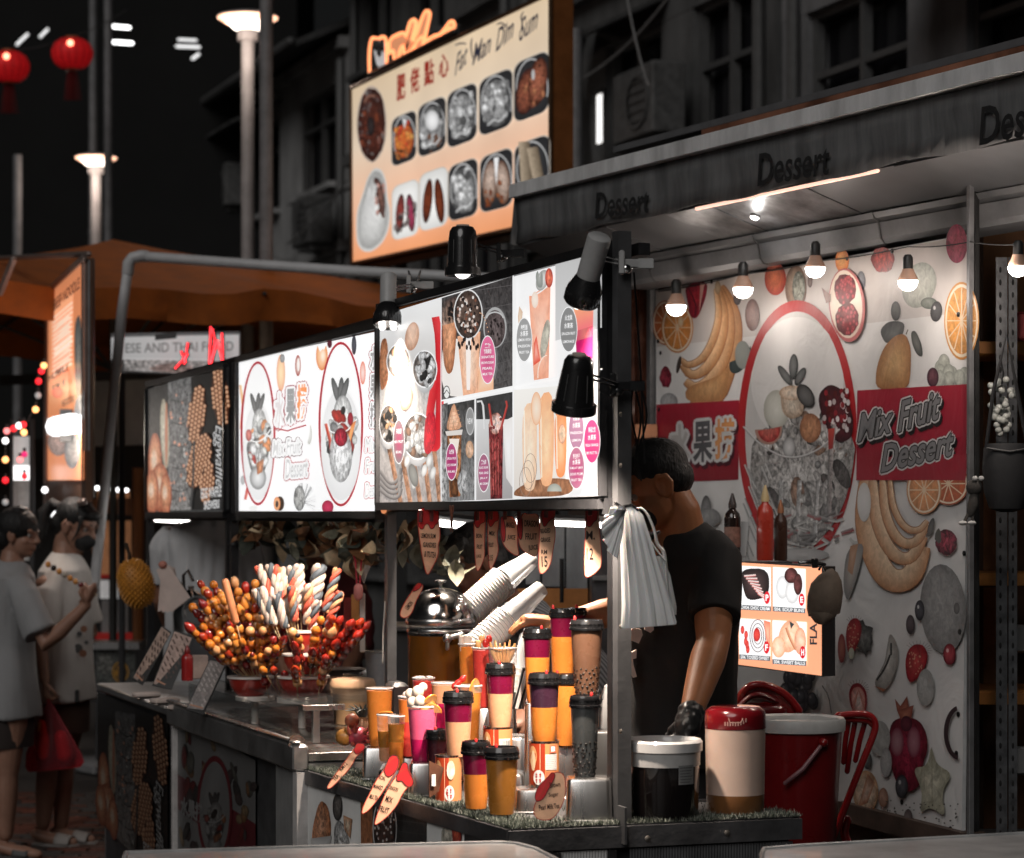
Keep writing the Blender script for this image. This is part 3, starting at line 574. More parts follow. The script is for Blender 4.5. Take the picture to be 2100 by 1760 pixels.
for i in range(70):
 a = random.random()*6.28; q = sqrt(random.uniform(.1,.95)); P_.ell(x+27*q*cos(a),y+72*q*sin(a),random.uniform(1.5,4),random.uniform(3,9),random.choice([(.16,.04,.025),(.28,.07,.03),(.03,.02,.02),(.12,.10,.10),(.22,.2,.19),(.02,.008,.008)]),n=7,a=.6,nl=0)
P_.ell(x-2,y+4,8,20,(.01,.008,.008),(.04,.03,.03)); P_.line([(x-16,y-45),(x-6,y-60),(x+8,y-58)],4,(.4,.2,.14),(.1,.03,.02),smooth=2)
x,y = Z(262,1385)
bun = [Z(*p) for p in ((150,1600),(150,1400),(190,1290),(225,1170),(270,1105),(320,1120),(350,1200),(355,1300),(378,1400),(365,1520),(320,1610),(250,1665),(190,1660))]
P_.poly(bun,(.62,.62,.60),(.8,.8,.8)); b2 = [(x+(px-x)*.9,y+(py-y)*.93) for px,py in bun]; P_.poly(b2,(.35,.35,.34),(.95,.95,.93),a=.25)
for i in range(9): P_.line([Z(175+i*16,1610-abs(i-4)*6),Z(190+i*12,1450),Z(222+i*4,1290),Z(236,1230)],1.6,(.35,.35,.34),(.85,.85,.84),smooth=2,taper=.9)
P_.poly([Z(*p) for p in ((262,1170),(300,1175),(335,1260),(345,1380),(325,1450),(300,1380),(285,1260))],(.05,.03,.03),(.25,.12,.09),a=.9)
for i in range(14): P_.ell(*Z(random.uniform(275,335),random.uniform(1190,1430)),3,5,random.choice([(.5,.25,.2),(.6,.6,.6),(.1,.04,.03)]),n=7,a=.5)
for ch,cx,cy,w,h in (('肥',445,575,52,165),('佬',537,528,56,160),('點',630,478,60,160),('心',728,432,60,150)):
 P_.otext(ch,*Z(cx,cy),w*.3107,h*.3107,(.30,.02,.01),[(.8,(.30,.02,.01))],slope=-.4)
def script(words):
 for w_,x0,y0,x1,y1,h in words:
  (a,b),(c,d) = Z(x0,y0),Z(x1,y1); P_.text(w_,(a+c)/2,(b+d)/2,c-a,h*.3107,(.02,.022,.04),slope=(d-b)/(c-a),bold=.012,shear=.45)
script([('Fat',800,440,885,345,130),('Man',915,370,1040,275,135),('Dim',1070,275,1190,170,140),('Sum',1225,205,1350,110,145)])
for pts in ([(800,300),(840,285),(880,290)],[(915,250),(905,300),(918,390)],[(1075,165),(1110,145),(1150,190)],[(1255,75),(1235,110),(1250,160),(1225,240)]): P_.line([Z(*p) for p in pts],3.2,(.02,.022,.04),smooth=2,taper=.8)
rows_ = [[(385,545,790,1105),(560,740,705,1045),(752,945,620,985),(962,1180,535,905),(1192,1420,425,815)],[(388,560,1240,1590),(568,752,1160,1530),(760,950,1105,1465),(968,1180,1045,1410),(1195,1425,965,1340)]]
styl = [['or','wh','cl','cl','fr'],['rd','rr','cl','pk','rl']]
def blobs(x0,x1,y0,y1,slp,n,cols,r0,r1,a=.5,asp=1.6,y_top=None):
 for i in range(n):
  u,v = random.uniform(.14,.86),random.uniform(.16,.86);
  if ((u-.5)/.46)**2+((v-.5)/.46)**2 > 1: continue
  x = x0+(x1-x0)*u; y = y0+(y1-y0)*v+slp*(x-x0); r = random.uniform(r0,r1); c = random.choice(cols); P_.ell(x,y,r,r*asp*random.uniform(.8,1.2),tuple(q*.35 for q in c),c,n=9,a=a,off=(-.3,-.3),nl=.15)
for row,ss in zip(rows_,styl):
 for (a,b,c,d),sty in zip(row,ss):
  (x0,y0),(x1,y1) = Z(a,c),Z(b,d); sp = -.42 if row is rows_[0] else -.36; sp2 = -.38 if row is rows_[0] else -.27
  P_.rrect(x0-1.5,y0-1.5,x1+1.5,y1+1.5,sp,(.55,.5,.44),slope2=sp2)
  bg = (.7,.7,.68) if sty in ('rd','rr') else (.02,.02,.022); P_.rrect(x0,y0,x1,y1,sp,bg,tuple(q*1.5+.02 for q in bg),slope2=sp2)
  cx,cy,w,h = (x0+x1)/2,(y0+y1)/2+sp*(x1-x0)/2,x1-x0,y1-y0
  if sty not in ('rd','rr'): P_.ring(cx+w*.02,cy+h*.02,w*.47,h*.5,2.2,(.5,.5,.5),wy=3.5,a0=2.6,a1=6.6)
  ga = [(.75,.75,.75),(.5,.5,.5),(.95,.95,.95),(.3,.3,.3),(.12,.12,.12)]
  if sty == 'or': P_.ell(cx,cy+h*.05,w*.4,h*.36,(.3,.06,.02),(.8,.25,.06),a=.7,rot=.1); blobs(x0,x1,y0,y1,sp,30,[(1,.35,.08),(.9,.2,.05),(.7,.08,.04),(.95,.5,.15)],2,5); P_.poly([(cx-4,cy-h*.42),(cx+6,cy-h*.4),(cx+1,cy-h*.2)],(.7,.7,.7)); blobs(x0,x1,y0+h*.5,y1,sp,14,[(.1,.04,.02),(.6,.25,.1)],1,3)
  if sty in ('wh','cl'):
   P_.ell(cx,cy+h*.02,w*.42,h*.42,(.1,.1,.1),(.55,.55,.55),a=.9); blobs(x0,x1,y0,y1,sp,46 if sty == 'cl' else 22,ga,2.5,7 if sty == 'cl' else 9,a=.7)
   if sty == 'wh': P_.ell(cx,cy-h*.12,w*.26,h*.2,(.5,.5,.5),(.98,.98,.98)); blobs(x0+w*.3,x1,y0+h*.45,y1,sp,8,[(.2,.09,.05)],2,4)
   P_.line([(cx-w*.25,cy+h*.42),(cx-w*.05,cy+h*.30),(cx+w*.1,cy+h*.36),(cx+w*.3,cy+h*.22)],2.5,(.85,.85,.85),(.5,.5,.5),smooth=2)
  if sty == 'fr': P_.ell(cx-w*.14,cy+h*.08,w*.3,h*.4,(.03,.01,.01),(.35,.11,.06),a=.9,rot=.2); P_.ell(cx+w*.18,cy-h*.08,w*.27,h*.42,(.05,.015,.01),(.42,.14,.08),a=.9,rot=.15); P_.ell(cx+w*.05,cy-h*.2,3.5,11,(.5,.5,.5)); blobs(x0,x1,y0,y1,sp,12,[(.5,.2,.1),(.25,.08,.05)],2,5)
  if sty == 'rd':
   for s_ in (-1,1): P_.ell(cx+s_*w*.2,cy+h*.06,w*.17,h*.36,(.04,.02,.02),(.35,.06,.05) if s_ < 0 else (.45,.05,.12),a=.9,rot=s_*-.08)
   blobs(x0,x1,y0+h*.3,y1,sp,16,[(.06,.05,.05),(.25,.2,.19)],2,5)
  if sty == 'rr':
   for s_ in (-1,1): P_.ell(cx+s_*w*.21,cy+h*.04,w*.17,h*.4,(.03,.008,.006),(.22,.05,.02),a=.95,rot=s_*-.1)
  if sty == 'pk':
   for s_ in (-1,1): P_.ell(cx+s_*w*.19,cy+h*.04,w*.24,h*.4,(.10,.04,.02),(.62,.48,.4),a=.5,rot=s_*-.06,off=(0,-.2))
   P_.poly([(cx-5,cy-h*.4),(cx+5,cy-h*.42),(cx,cy+h*.1)],(.9,.9,.9)); blobs(x0,x1,y0+h*.4,y1,sp,14,[(.4,.13,.05),(.25,.07,.03)],2,4)
  if sty == 'rl':
   for s_ in (-1,1): P_.line([(cx+s_*w*.12-8,cy-h*.42+s_*6),(cx+s_*w*.2+4,cy+h*.4+s_*4)],w*.32,(.45,.36,.26),(.12,.09,.06),a=.25)
P_.done(MP('print_dimsum',.80,.3,ns=70,glow=.12,base=.3),t)
m = MB(); th = .13
cs = [P_.pt(*BL,k=-4),P_.pt(*BR,k=-4),P_.pt(*TR,k=-4),P_.pt(*TL,k=-4)]; m.prism([c-off for c in cs],nsg*th)
m.obj('casing',M('sign_side',(.22,.075,.02),.5,var=.25,ns=6),t,smooth=False)
m = MB(); e = [c-off-nsg*.004 for c in cs]
for i in range(4): a,b = e[i],e[(i+1) % 4]; m.tube([a,b],.012,6)
m.obj('frame',M('sign_rim',(.12,.07,.04),.4,m=.5),t)
m = MB(); m.tube([e[0]-ZZ*.02+nsg*.06,e[1]-ZZ*.02+nsg*.06],.035,6); m.obj('bottom_beam',ribm,t)
for f in (.2,.8): p = cs[0].lerp(cs[1],f)-off+nsg*.09; MB().box((p.x,p.y,(-3.1+p.z)/2),(.07,.07,p.z+3.1)).obj('post',ribm,t,smooth=False)
neon = M('neon_tube',(1,.35,.15),.4,emit=1.5,ecol=(1,.34,.14),var=.03); neof = M('neon_face',(.9,.45,.25),.5,emit=.4,ecol=(1,.42,.2)); nw = M('neon_white',(.9,.9,.9),.5,emit=.35,var=.5,ns=50)
t = thing('neon_sign','glowing orange neon outline of a small figure and looped script above the dim sum board','neon sign',P_.pt(850,120,k=-200)); off = t.location.copy()
def on(x,y,k=-150): return P_.pt(*Z(x,y),k=k)-off
def curve(pts,it=2):
 for _ in range(it):
  q = [pts[0]]
  for i in range(len(pts)-1): a,b = V(pts[i]),V(pts[i+1]); q += [a.lerp(b,.25),a.lerp(b,.75)]
  pts = q+[pts[-1]]
 return pts
outl = [[(238,490),(235,360),(245,270),(262,245),(290,262),(330,238),(348,262),(350,340),(350,430)],
  [(370,350),(368,260),(430,225),(470,215),(480,250),(505,140),(540,125),(545,170),(515,270),(535,260),(600,75),(632,72),(636,110),(605,230),(598,285),(650,245),(690,235),(720,215),(770,140),(796,142),(796,190),(740,210)],
  [(370,350),(400,330),(400,405),(432,385),(440,320),(465,300),(462,365),(500,345),(560,325),(600,300),(612,290)],
  [(520,330),(560,260),(600,240),(590,300)],[(618,290),(640,250),(700,225),(700,262),(740,215),(770,185)]]
m = MB()
for pts in outl: m.tube(curve([on(*p) for p in pts],2),.011,6)
m.obj('outline',neon,t)
m = MB()
for pts in ([(375,345),(375,262),(470,222),(480,258),(452,300),(432,378),(405,395),(398,330)],[(490,330),(512,160),(540,132),(540,170),(512,280),(480,345)],[(540,320),(560,220),(604,85),(630,80),(600,230),(590,295)],[(625,285),(640,255),(705,222),(770,150),(790,150),(790,185),(735,205),(700,258)]):
 m.prism([on(*p) for p in pts],nsg*.02)
m.obj('letter_faces',neof,t,smooth=False)
m = MB(); m.prism([on(*p) for p in ((266,300),(290,270),(330,268),(345,300),(342,400),(330,450),(300,455),(282,420),(268,360))],nsg*.02); m.obj('figure',nw,t,smooth=False)
m = MB();
for x,y,r in ((290,300,.03),(325,300,.03),(305,350,.018)): m.ball(on(x,y,-40),(r,.004,r*1.2),10,6)
m.obj('figure_marks',BKM if 'BKM' in globals() else M('ink',(.01,.01,.01),.5),t)
MB().tube([on(240,500),on(800,215)],.02,6).obj('base_rail',ribm,t)
# ======================= DRINK STALL FRAME =======================
steel_d = M('frame_black',(.025,.025,.027),.42,m=.3,var=.25,ns=9,bump=.15); steel_g = M('frame_greypaint',(.075,.075,.078),.5,m=.1,var=.2,ns=9,bump=.15); screwm = M('screw',(.5,.45,.4),.3,m=.9)
t = thing('stall_frame','black steel frame of posts and beams carrying the lit menu boards','frame',st(0,0)); FR = t; fo = t.location.copy()
def bar(name,a,b,w,mat,par,off,dw=None):
 a = V(a)-off; b = V(b)-off; d = (b-a).normalized(); x = N3 if abs(d.z) > .7 else ZZ; y = d.cross(x).normalized(); dw = dw or w; m = MB()
 vs = [p+x*sx*w/2+y*sy*dw/2 for p in (a,b) for sx,sy in ((-1,-1),(1,-1),(1,1),(-1,1))]
 m.add(vs,[(3,2,1,0),(4,5,6,7),(0,1,5,4),(1,2,6,5),(2,3,7,6),(3,0,4,7)]); return m.obj(name,mat,par,smooth=False)
bar('post',st(0,0,.02),st(0,0,2.29),.036,steel_g,FR,fo,.034); bar('post',st(.045,-.018,1.6),st(.045,-.018,2.27),.03,steel_d,FR,fo)
post = bar('post',st(.03,-.005,.02),st(.03,-.005,1.64),.03,steel_d,FR,fo)
for px in (801,480,471,308):
 p = at_n(px,1055,0); bar('post',V((p.x,p.y,.02 if px in (801,308) else .86)),V((p.x,p.y,2.2 if px != 801 else 1.68)),.03,steel_g if px == 801 else steel_d,FR,fo)
e2 = at_n(778,1050,0); bar('beam',st(.03,0,1.625),V((e2.x,e2.y,1.625)),.032,steel_d,FR,fo,.03)
e3 = at_n(303,1050,0); bar('beam',V((e2.x,e2.y,1.59)),V((e3.x,e3.y,1.59)),.03,steel_d,FR,fo)
bar('beam',st(.0,.06,2.25),V((e3.x,e3.y,2.21))+N3*.06,.03,steel_d,FR,fo)
for y in (850,955,1285,1500,1690):
 q = at_n(1274,y,-.02); MB().lathe([(.006,0),(.006,.003),(.003,.005)],q-fo,-N3,10).obj('screw',screwm,FR)
q = at_n(1276,1692,-.022)-fo; m = MB(); m.box(q,(.046,.006,.09),ANG-pi/2 if 0 else atan2(NN.y,NN.x)+pi/2); m.obj('bracket',steel_g,FR)
wrm = M('wire_tie',(.02,.02,.02),.5)
for px,py in ((790,1150),(480,1120)): q = at_n(px,py,0)-fo; MB().lathe([(.022,0),(.024,.006),(.022,.012)],q,(0,0,1),12).obj('cable_tie',wrm,FR)
def lightbox(label,TL,TR,BR,BL,art,mat,n=-.035,th=.07,T=None):
 b = at_n(*BL,n); t = thing('menu_lightbox',label,'lit menu board',b); off = b
 P = Poster(st(0,n),N3,T=T); art(P,TL,TR,BR,BL); P.done(mat,t)
 c = [at_n(x,y,n+.001)-off for x,y in (BL,BR,TR,TL)]; m = MB(); m.prism(c,N3*th); m.obj('casing',steel_d,t,smooth=False)
 f = MB();
 for i in range(4):
  a,b2 = c[i],c[(i+1) % 4]; up = abs((b2-a).normalized().z) > .7; mid = (a+b2)/2; L = (b2-a).length
  f.box(mid-N3*.004+(ZZ*(-.012 if i == 0 else .012) if not up else U3*(.007 if i == 3 else -.007)),(L if not up else .014,.02,.024 if not up else L),ANG)
 f.obj('frame',steel_d,t,smooth=False); return t
# ---------- art of the drinks board ----------
def badge(P,x,y,rx,ry,col,lines,c2=None,slope=-.06):
 P.ell(x,y,rx+1.2,ry+2,(.95,.95,.95),n=28); P.ell(x,y,rx,ry,c2 or col,col,n=28,off=(0,0))
 n = len(lines)
 for i,s_ in enumerate(lines):
  yy = y+(i-(n-1)/2)*ry*1.45/n; w = rx*1.75*sqrt(max(.2,1-((yy-y)/ry)**2)); cj = ord(s_[0]) > 1000
  P.text(s_,x,yy,w*(.62 if cj else .95)*min(1,len(s_)/ (3 if cj else 8)+.25),ry*(.26 if cj else .13)*(5/n if n > 5 else 1),(.95,.95,.95),slope=slope,bold=.02,nl=.1)
def bowl(P,x,y,rx,ry,cols,n=22,asp=1.8,body=(.9,.9,.9)):
 P.poly([(x-rx,y),(x-rx*.93,y+ry*.5),(x-rx*.6,y+ry*1.05),(x,y+ry*1.28),(x+rx*.6,y+ry*1.0),(x+rx*.93,y+ry*.4),(x+rx,y-ry*.1)],(.45,.45,.45),body); P.ell(x,y,rx*1.03,ry*.98,(.93,.93,.93)); P.ell(x,y,rx*.95,ry*.9,(.12,.1,.09),(.4,.36,.33),a=.8)
 for i in range(n):
  a = random.random()*6.28; q = sqrt(random.random())*.78; c = random.choice(cols); r = rx*random.uniform(.12,.26); P.ell(x+rx*q*cos(a),y+ry*q*sin(a),r,r*asp,tuple(v*.4 for v in c),c,n=9,rot=random.uniform(-.5,.5),a=.45,off=(-.3,-.3),nl=.12)
def art_drinks(P,TL,TR,BR,BL):
 yt = lambda x: TL[1]+(TR[1]-TL[1])*(x-TL[0])/(TR[0]-TL[0]); yb = lambda x: BL[1]+(BR[1]-BL[1])*(x-BL[0])/(BR[0]-BL[0])
 P.quad([TL,TR,BR,BL],(.93,.93,.93))
 x0,x1 = 779,903
 P.quad([(x0,yt(x0)+2),(x1,yt(x1)+2),(x1,760),(x0,760)],(.9,.9,.9),(.62,.6,.58)); P.quad([(x0,760),(x1,760),(x1,yb(x1)),(x0,yb(x0))],(.62,.6,.58),(.42,.38,.36),a=.25)
 P.poly([(x0,700),(x0+16,690),(x0+18,780),(x0+8,800),(x0,800)],(.35,.13,.06),(.6,.28,.15),a=.5)
 for i in range(5): P.line([(790+i*24,880),(822+i*20,yb(800)-3)],9,(.36,.17,.09),(.55,.30,.19),a=.5)
 for k in range(4): P.line([(x0,965+k*13),(800,995+k*9),(818,985+k*12),(823,960+k*14)],7,(.10,.09,.09),(.42,.39,.37),smooth=2)
 P.line([(893,650),(902,700),(902,900),(890,925),(878,900),(882,840),(893,780)],16,(.55,.01,.02),(.85,.05,.06),smooth=2)
 for x,y,r in ((833,815,13),(815,745,13),(845,690,14)): P.ell(x,y,r,r*2.1,(.5,.25,.15),(.95,.66,.5),a=.15,rot=.15)
 bowl(P,817,742,24,38,[(.95,.6,.4),(.9,.85,.8),(.85,.5,.3),(.9,.7,.6)]); bowl(P,871,757,25,40,[(.9,.9,.9),(.7,.7,.7),(.03,.03,.03),(.06,.06,.06),(.95,.95,.95)],34)
 bowl(P,797,870,19,42,[(.03,.03,.03),(.02,.02,.02),(.8,.45,.25),(.85,.8,.75)],26); bowl(P,857,895,31,50,[(.92,.92,.9),(.75,.75,.74),(.35,.2,.13),(.9,.9,.9)],34)
 P.poly([(872,850),(893,842),(895,905),(880,935),(868,925)],(.55,.01,.03),(.85,.03,.05),a=.3)
 for x,y in ((826,925),(835,945),(870,965),(880,945),(888,970),(850,990)): P.ell(x,y,5.5,13,(.5,.5,.48),(.9,.9,.88),rot=.2)
 P.ell(848,975,9,24,(.15,.15,.14),(.33,.33,.31),rot=-.2)
 badge(P,818,906,11,44,(.45,.06,.15),['杂果捞','MIX FRUIT','BOWL'],(.25,.2,.21))
 x0,x1 = 906,1051; t_ = lambda x: yt(x)+2; d_ = lambda x: 822-(x-905)*.2
 P.quad([(x0,t_(x0)),(x1,t_(x1)),(x1,d_(x1)),(x0,d_(x0))],(.055,.05,.05),(.085,.08,.08),a=.5)
 for i in range(6): P.line([(960,598+i*42),(1050,585+i*38)],1,(.13,.12,.12))
 P.poly([(906,700),(940,690),(1012,760),(1012,d_(1012)),(906,d_(906))],(.85,.8,.76),(.95,.93,.9)); P.poly([(985,740),(1012,765),(1012,d_(1012)),(975,d_(975))],(.9,.5,.3),(.95,.72,.55))
 P.poly([(907,618),(938,606),(936,690),(930,760),(918,770),(908,740)],(.35,.12,.05),(.90,.45,.25),a=.35); P.quad([(907,618),(937,606),(936,660),(907,668)],(.04,.03,.03),(.35,.22,.16),a=.9)
 for i in range(14): P.ell(random.uniform(909,935),random.uniform(622,655),2.4,5,(.015,.012,.012),n=8,nl=.1)
 P.poly([(938,690),(985,680),(980,d_(980)+0),(950,d_(950))],(.82,.42,.25),(.97,.75,.6),a=.2); P.poly([(955,695),(966,694),(964,800),(957,800)],(.98,.9,.85))
 P.ell(960,645,30,52,(.8,.8,.8)); P.ell(960,645,28,49,(.05,.035,.03),(.14,.09,.07),a=.5)
 for i in range(75):
  a = random.random()*6.28; q = sqrt(random.random())*.93; P.ell(960+27*q*cos(a),645+47*q*sin(a),2.3,3.6,random.choice([(.55,.42,.36),(.02,.015,.015),(.02,.015,.015),(.75,.7,.66),(.2,.08,.05)]),n=7,nl=.08)
 for i in range(12): P.ell(940+i*3.6+random.uniform(-1,1),702+random.uniform(-8,14),2.4,6,(.02,.015,.015),n=7,nl=.1)
 P.ell(1015,672,24,42,(.42,.42,.42)); P.ell(1015,674,21,38,(.08,.06,.06),(.14,.11,.11),a=.6); P.ring(1015,655,19,16,3,(.55,.55,.55),a0=3.3,a1=6.1)
 for i in range(16): P.ell(random.uniform(1002,1030),random.uniform(655,700),2,3.4,(.02,.015,.015),n=7,nl=.1)
 for i in range(10): P.ell(984+i*2.2,642+i*i*.6,1.1,1.6,(.7,.4,.25),n=6,nl=.1)
 badge(P,1000,738,15.5,48,(.62,.10,.24),['黑糖','珍珠鲜奶','SIGNATURE','BROWN SUGAR','PEARL','MILK TEA'],(.85,.2,.38))
 P.ell(916,805,7,14,(.03,.03,.03)); P.ell(916,805,5.8,12,(.85,.85,.83)); P.line([(908,812),(916,800),(922,808)],2,(.05,.05,.05))
 x0,x1 = 906,973; q_ = lambda x: 832-(x-906)*.19
 P.quad([(x0,q_(x0)),(x1,q_(x1)),(x1,yb(x1)-2),(x0,yb(x0)-2)],(.05,.05,.05),(.25,.25,.25),a=.6); P.quad([(x0,830),(918,826),(916,yb(x0)-3),(x0,yb(x0)-3)],(.1,.1,.1),(.4,.4,.4),a=.9)
 P.poly([(931,822),(939,850),(949,880),(914,885),(920,855)],(.62,.3,.17),(.92,.62,.44),a=.45)
 for k in range(5): P.line([(922-k*1.7+2,845+k*8),(941+k*1.8,842+k*8)],1,(.6,.3,.16))
 P.poly([(913,885),(949,881),(947,892),(916,894)],(.75,.7,.66)); P.poly([(917,894),(946,892),(944,1018),(922,1020)],(.25,.09,.03),(.75,.38,.18),a=.9)
 P.poly([(921,900),(942,900),(938,930),(926,925)],(.9,.8,.72)); P.ell(932,1000,9,20,(.05,.02,.01),(.2,.08,.03),a=.6)
 badge(P,926,947,11,37,(.42,.03,.16),['冰淇淋','SPECIAL FROG','ICE CREAM','PEARL MILK'],(.5,.08,.22)); P.ell(964,864,9,29,(.55,.55,.55)); P.ell(964,864,7.5,26,(.3,.3,.3)); P.text('NEW',964,864,11,12,(.8,.8,.8),bold=.02)
 P.ell(963,922,8,18,(.5,.28,.16),(.8,.55,.4),a=.4); P.ell(950,990,12,26,(.25,.25,.25),(.55,.55,.55),a=.7)
 x0,x1 = 976,1051; r_ = lambda x: 818-(x-976)*.19
 P.quad([(x0,r_(x0)),(x1,r_(x1)),(x1,860),(x0,860)],(.045,.045,.047),a=.4); P.quad([(x0,860),(x1,860),(x1,yb(x1)-2),(x0,yb(x0)-2)],(.7,.7,.7),(.42,.4,.4))
 P.line([(978,824),(990,822),(993,860),(994,880)],4,(.85,.85,.85),(.6,.6,.6),smooth=1)
 P.poly([(1002,870),(1032,868),(1030,yb(1030)-3),(1006,yb(1006)-3)],(.12,.015,.02),(.42,.06,.06),a=.8)
 for k in range(4): P.line([(1005+k*6,900),(1008+k*5,1015)],3,(.5,.12,.1),(.08,.01,.015),a=.5)
 P.poly([(1031,865),(1051,855),(1051,1000),(1038,980)],(.85,.82,.8),(.98,.98,.98)); P.ell(1017,868,15,22,(.5,.2,.15),(.95,.8,.75),a=.7,jag=.1)
 P.line([(1003,828),(1010,880)],4,(.6,.08,.06),(.3,.03,.03)); P.line([(1038,822),(1040,832),(1026,885)],4,(.6,.08,.06),(.3,.03,.03))
 for i in range(12): P.ell(random.uniform(1006,1030),random.uniform(855,895),3,4,random.choice([(.9,.6,.5),(.2,.04,.04),(.95,.95,.95)]),n=7,nl=.2)
 badge(P,992,970,11.5,38,(.50,.10,.25),['黑糖仙草','BLACK SUGAR','PEARL GRASS','JELLY','MIX CREAM'],(.4,.16,.24))
 P.quad([(1139,yt(1139)+2),(1234,yt(1234)+2),(1234,672),(1139,699)],(.55,.55,.55),(.66,.66,.66))
 for x in (1052.5,975): P.line([(x,yt(x) if x > 1000 else 818),(x,yb(x))],2.4,(.95,.95,.95))
 P.line([(905,822),(1052,793)],3.4,(.97,.97,.97)); P.line([(1054,790),(1235,757)],2.5,(.97,.97,.97)); P.line([(904.5,yt(904)),(904.5,yb(904))],2,(.8,.8,.8))
 P.poly([(1085,608),(1129,582),(1125,775),(1095,780)],(.90,.40,.26),(.98,.66,.52),a=.1); P.line([(1084,606),(1100,605),(1129,582)],3,(.95,.9,.88),smooth=1)
 P.ell(1112,575,12,22,(.35,.35,.33),(.8,.8,.78),rot=.3); P.ell(1126,570,8,20,(.5,.05,.04),(.9,.25,.15),a=.4); P.poly([(1098,565),(1103,553),(1107,575),(1112,552),(1114,590),(1102,590)],(.25,.27,.25),(.45,.46,.43)); P.ell(1097,615,7,17,(.85,.7,.6),(.95,.85,.75));
 P.poly([(1100,688),(1108,740),(1094,750),(1095,705)],(.8,.08,.04),(.98,.5,.4)); P.ell(1118,695,8,40,(.4,.36,.3),(.62,.6,.5),a=.3,rot=.15); P.ring(1122,770,20,42,2,(.95,.8,.7),a0=3,a1=4.7)
 P.poly([(1065,628),(1072,640),(1066,690),(1062,650)],(.7,.5,.36),(.85,.7,.55)); badge(P,1075,697,15.5,44,(.36,.36,.36),['柠檬百香','水果茶','LEMON WITH','PASSION','FRUIT TEA'])
 P.poly([(1177,630),(1217,618),(1215,735),(1183,742)],(.6,.05,.14),(.75,.2,.18)); P.quad([(1177,630),(1217,618),(1216,668),(1179,680)],(.95,.42,.22),(.92,.2,.22)); P.quad([(1181,700),(1216,690),(1215,735),(1184,742)],(.55,.012,.13),(.6,.012,.17))
 badge(P,1166,676,17,45,(.26,.26,.26),['火龙果','水果茶','DRAGON FRUIT','LEMONADE'])
 P.quad([(1054,800),(1160,790),(1160,1012),(1054,1018)],(.92,.9,.86),(.82,.76,.7)); P.poly([(1054,1006),(1090,985),(1140,980),(1180,985),(1170,1018),(1054,1020)],(.28,.12,.06),(.45,.22,.12),a=.4)
 for x0_,x1_,ya,ybm,c0,c1 in ((1070,1102,830,1010,(.92,.62,.42),(.98,.85,.68)),(1104,1137,808,1000,(.95,.48,.25),(.99,.74,.48)),(1136,1163,840,982,(.93,.30,.10),(.98,.6,.35))):
  P.poly([(x0_,ya),(x1_,ya-6),(x1_-2,ybm-12),((x0_+x1_)/2,ybm),(x0_+3,ybm-10)],c0,c1,a=.08); P.line([(x0_+5,ya+12),(x0_+7,ybm-20)],3,(.99,.93,.85),c1)
 P.ell(1100,838,11,34,(.9,.55,.35),(.95,.82,.68)); P.ring(1100,838,11,34,1.5,(.85,.45,.25)); P.ring(1118,885,13,45,1.2,(.95,.6,.38),a0=0,a1=3.2); P.ell(1153,890,8,20,(.85,.45,.3),(.9,.7,.5),a=.4); P.ring(1153,890,8,20,1.2,(.6,.28,.15))
 for k in range(3): P.ring(1088-k*5,960+k*14,13,30,1.1,(.35,.25,.2))
 P.ell(1137,1008,15,16,(.35,.37,.33),(.55,.56,.5),a0=pi,a1=2*pi)
 badge(P,1182,880,15,42,(.45,.22,.34),['百香果','水果茶','PASSION','LEMON']); badge(P,1214,905,16,44,(.78,.06,.24),['鲜橙之恋','水果茶','FRESH ORANGE','MIX FRUIT TEA']); badge(P,1182,960,16,42,(.55,.05,.2),['养生柚子','水果茶','KUMQUAT LEMON','SOUR PLUM','FRUIT TEA'],(.5,.2,.3))
